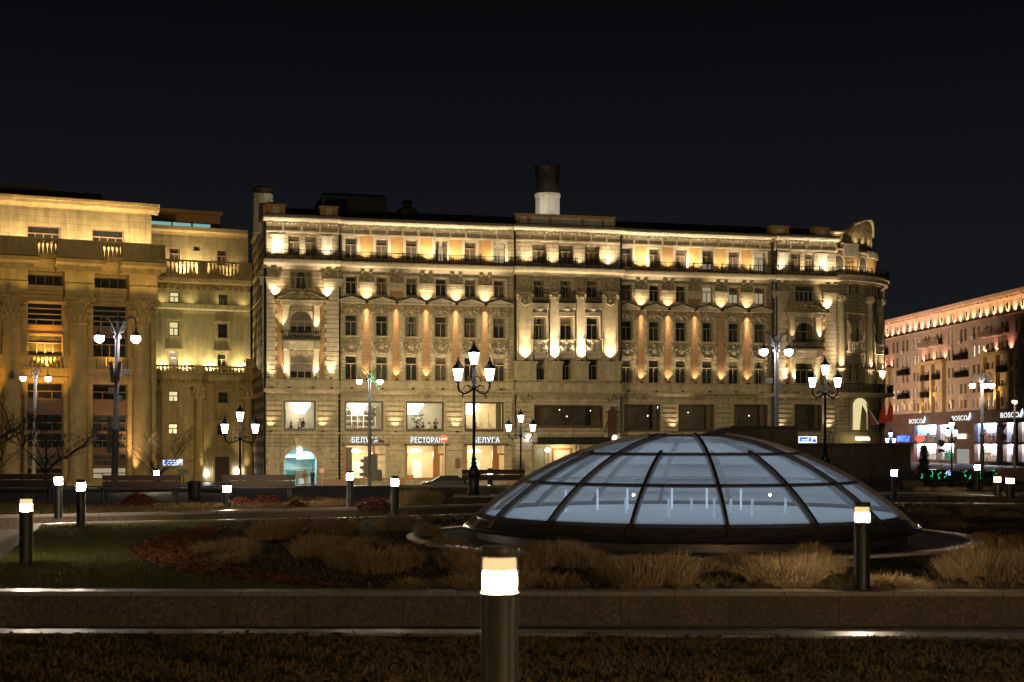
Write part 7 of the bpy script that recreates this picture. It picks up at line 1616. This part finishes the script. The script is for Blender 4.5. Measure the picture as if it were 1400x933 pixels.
# clumps of tall feather grass: one shape of each size, copied
def tuft(n, rad, h, seed, name='grass_clump'):
    """Stalks rooted in a tight crown, fanning outwards, shorter and more bent at the rim."""
    g = np.random.default_rng(seed); q = np.sqrt(g.random(n)); a = g.uniform(0, 6.28, n); r = q*rad*.68
    lobe = 1 + .22*np.sin(3*a + seed) + .15*np.sin(5*a + 2*seed); r = r*lobe
    hh = h*(1.05 - .42*q**2)*g.uniform(.5, 1.12, n); out = rad*(.08 + .34*q)*g.uniform(.4, 1.3, n)*lobe
    b = a + g.normal(0, .9, n); w = .0062*g.uniform(.6, 1.4, n); wa = g.uniform(0, 6.28, n); dx, dy = np.cos(wa)*w/2, np.sin(wa)*w/2
    bx, by = r*np.cos(a), r*np.sin(a); ox, oy = out*np.cos(b), out*np.sin(b); dr = np.where(g.random(n) < .12, .45, 1.0)
    V_ = []; F_ = []
    for i in range(n):
        L3 = [(0, 0, 0), (.16, .16, .42*hh[i]), (.50, .50, .78*hh[i]), (1, 1, hh[i]*dr[i])]; k = len(V_)
        for j2, (fx, fy, z) in enumerate(L3):
            t = (1, .95, .8, .12)[j2] + (.55 if j2 == 2 and i % 3 == 0 else 0)
            V_ += [(bx[i] + ox[i]*fx - dx[i]*t, by[i] + oy[i]*fy - dy[i]*t, z), (bx[i] + ox[i]*fx + dx[i]*t, by[i] + oy[i]*fy + dy[i]*t, z)]
        F_ += [(k, k+1, k+3, k+2), (k+2, k+3, k+5, k+4), (k+4, k+5, k+7, k+6)]
    me = bpy.data.meshes.new(name); me.from_pydata(V_, [], F_); me.materials.append(STRAW); return bpy.data.objects.new(name, me)
protos = [tuft(860, .42, .37, 41), tuft(700, .36, .33, 42), tuft(1100, .56, .36, 43), tuft(460, .38, .18, 44)]
zones = {
 'front': ('tall straw coloured grass clump close in front of the dome', 'straw grass clumps in front of the dome'),
 'mid': ('tall straw coloured grass clump left of the dome, behind the front retaining wall', 'straw grass clumps left of the dome'),
 'right': ('straw coloured grass clump right of the dome beyond the right bollard', 'straw grass clumps right of the dome'),
 'back': ('low dry grass clump behind the curved path near the red mounds', 'dry grass clumps behind the curved path')}
used = 0
def clump(px, py, k, zone, s=1.0, dz=1.0):
    global used
    Y = EYE*F/(py-HZ); o = protos[k].copy(); o.name = 'grass_clump'; C.objects.link(o); o.location = (X(px, Y), Y, -.01); o.rotation_euler = (0, 0, rnd.uniform(0, 6.28)); o.scale = (s, s, s*dz*rnd.uniform(.9, 1.08)); tag(o, zones[zone][0], 'grass clump', zones[zone][1])
for px, py, k, s in ((482, 777, 0, 1), (515, 782, 2, 1.05), (548, 776, 0, .95), (425, 762, 0, 1), (452, 757, 2, .9), (362, 738, 1, 1.1), (385, 732, 0, 1), (340, 758, 1, .8), (318, 768, 3, 1), (322, 747, 3, 1), (440, 729, 1, 1), (475, 728, 1, .9), (540, 726, 0, .9), (585, 734, 1, .9), (605, 746, 3, 1), (628, 777, 0, .95), (652, 793, 1, .9), (632, 803, 3, 1), (560, 803, 3, .8), (500, 745, 3, 1), (590, 714, 3, 1), (545, 712, 3, 1), (400, 720, 3, 1), (285, 755, 3, 1)):
    clump(px, py, k, 'mid', s)
for px, py, k, s in ((745, 774, 0, 1), (775, 768, 1, 1), (792, 775, 1, .9), (725, 796, 3, 1), (703, 778, 1, .9), (768, 801, 3, 1), (838, 797, 1, .85), (866, 802, 0, .95), (895, 798, 2, .95), (926, 790, 1, 1), (962, 780, 3, 1), (905, 772, 3, 1), (1040, 792, 0, .9), (1069, 797, 2, .95), (1098, 791, 0, .9), (1124, 784, 1, .9), (1058, 770, 3, 1), (1108, 769, 1, .9), (1142, 774, 3, 1), (1000, 768, 3, 1), (815, 768, 3, 1), (870, 772, 3, 1), (1085, 803, 3, .8), (940, 803, 3, .8), (700, 803, 3, 1)):
    clump(px, py, k, 'front', s)
for px, py, k, s in ((1222, 804, 3, 1), (1206, 800, 3, .8), (1245, 806, 3, .9), (1318, 787, 0, 1), (1343, 792, 2, 1.05), (1375, 790, 0, 1), (1395, 785, 1, 1), (1330, 773, 1, 1), (1362, 768, 1, 1), (1412, 778, 2, 1), (1345, 740, 3, 1), (1300, 722, 3, 1), (1390, 745, 3, 1), (1280, 704, 3, 1), (1330, 706, 1, 1), (1380, 708, 3, 1), (1255, 703, 3, 1)):
    clump(px, py, k, 'right', s)
for px, py, k, s in ((405, 692, 3, 1), (425, 693, 3, 1), (448, 692, 3, 1), (462, 690, 3, 1.1), (440, 686, 3, 1), (410, 685, 3, 1), (552, 690, 1, 1.2), (575, 689, 2, 1.2), (595, 688, 1, 1.1), (612, 687, 3, 1), (560, 683, 3, 1.1), (540, 692, 3, 1), (1260, 672, 3, 1), (1290, 672, 3, 1), (1310, 672, 3, 1.1), (1355, 671, 3, 1), (1385, 671, 3, 1.1)):
    clump(px, py, k, 'back', s)
# low red leaved shrubs
def red_mound(label, px, py, w, h, seed, bright=1):
    Y = EYE*F/(py-HZ); t = thing('red_shrub', label, 'shrub', (X(px, Y), Y, 0), 0, 'low red leaved shrub mounds'); g = random.Random(seed); q = MB()
    for k in range(900):
        a = g.uniform(0, 6.28); u = g.random(); rr = math.sqrt(u)*w/2; zz = h*(1-u)*g.uniform(.4, 1.05) + .02; x, y = rr*math.cos(a), rr*math.sin(a)*.8; d = g.uniform(.025, .06); b = g.uniform(0, 6.28)
        q.quad((x, y, zz), (x+d*math.cos(b), y+d*math.sin(b), zz+g.uniform(-.02, .04)), (x+1.5*d*math.cos(b+.6), y+1.5*d*math.sin(b+.6), zz+g.uniform(-.02, .05)), (x+d*math.cos(b+1.2), y+d*math.sin(b+1.2), zz+g.uniform(-.02, .04)))
    q.build('leaves', RLEAF, t); q = MB()
    for k in range(10): a = g.uniform(0, 6.28); q.tube([(0, 0, 0), (w*.3*math.cos(a), w*.25*math.sin(a), h*.6)], .006, 4)
    q.build('stems', BARK, t)
RLEAF = mat('red_barberry_leaf', (.07, .012, .008), .75, nscale=3, namt=.4, island=(.20, .042, .026))
red_mound('bright red shrub mound between the two bollards before the restaurant', 512, 697, .92, .30, 1)
red_mound('small reddish shrub mound left of the bollard pair', 406, 694, .5, .14, 2); red_mound('dark red shrub mound under the bench by the arched door', 364, 690, .95, .26, 3)
red_mound('dark red shrub mound behind the bright bench at left', 190, 692, .95, .30, 4); red_mound('dim red shrub mound beside the short bollard', 330, 691, .7, .18, 5)
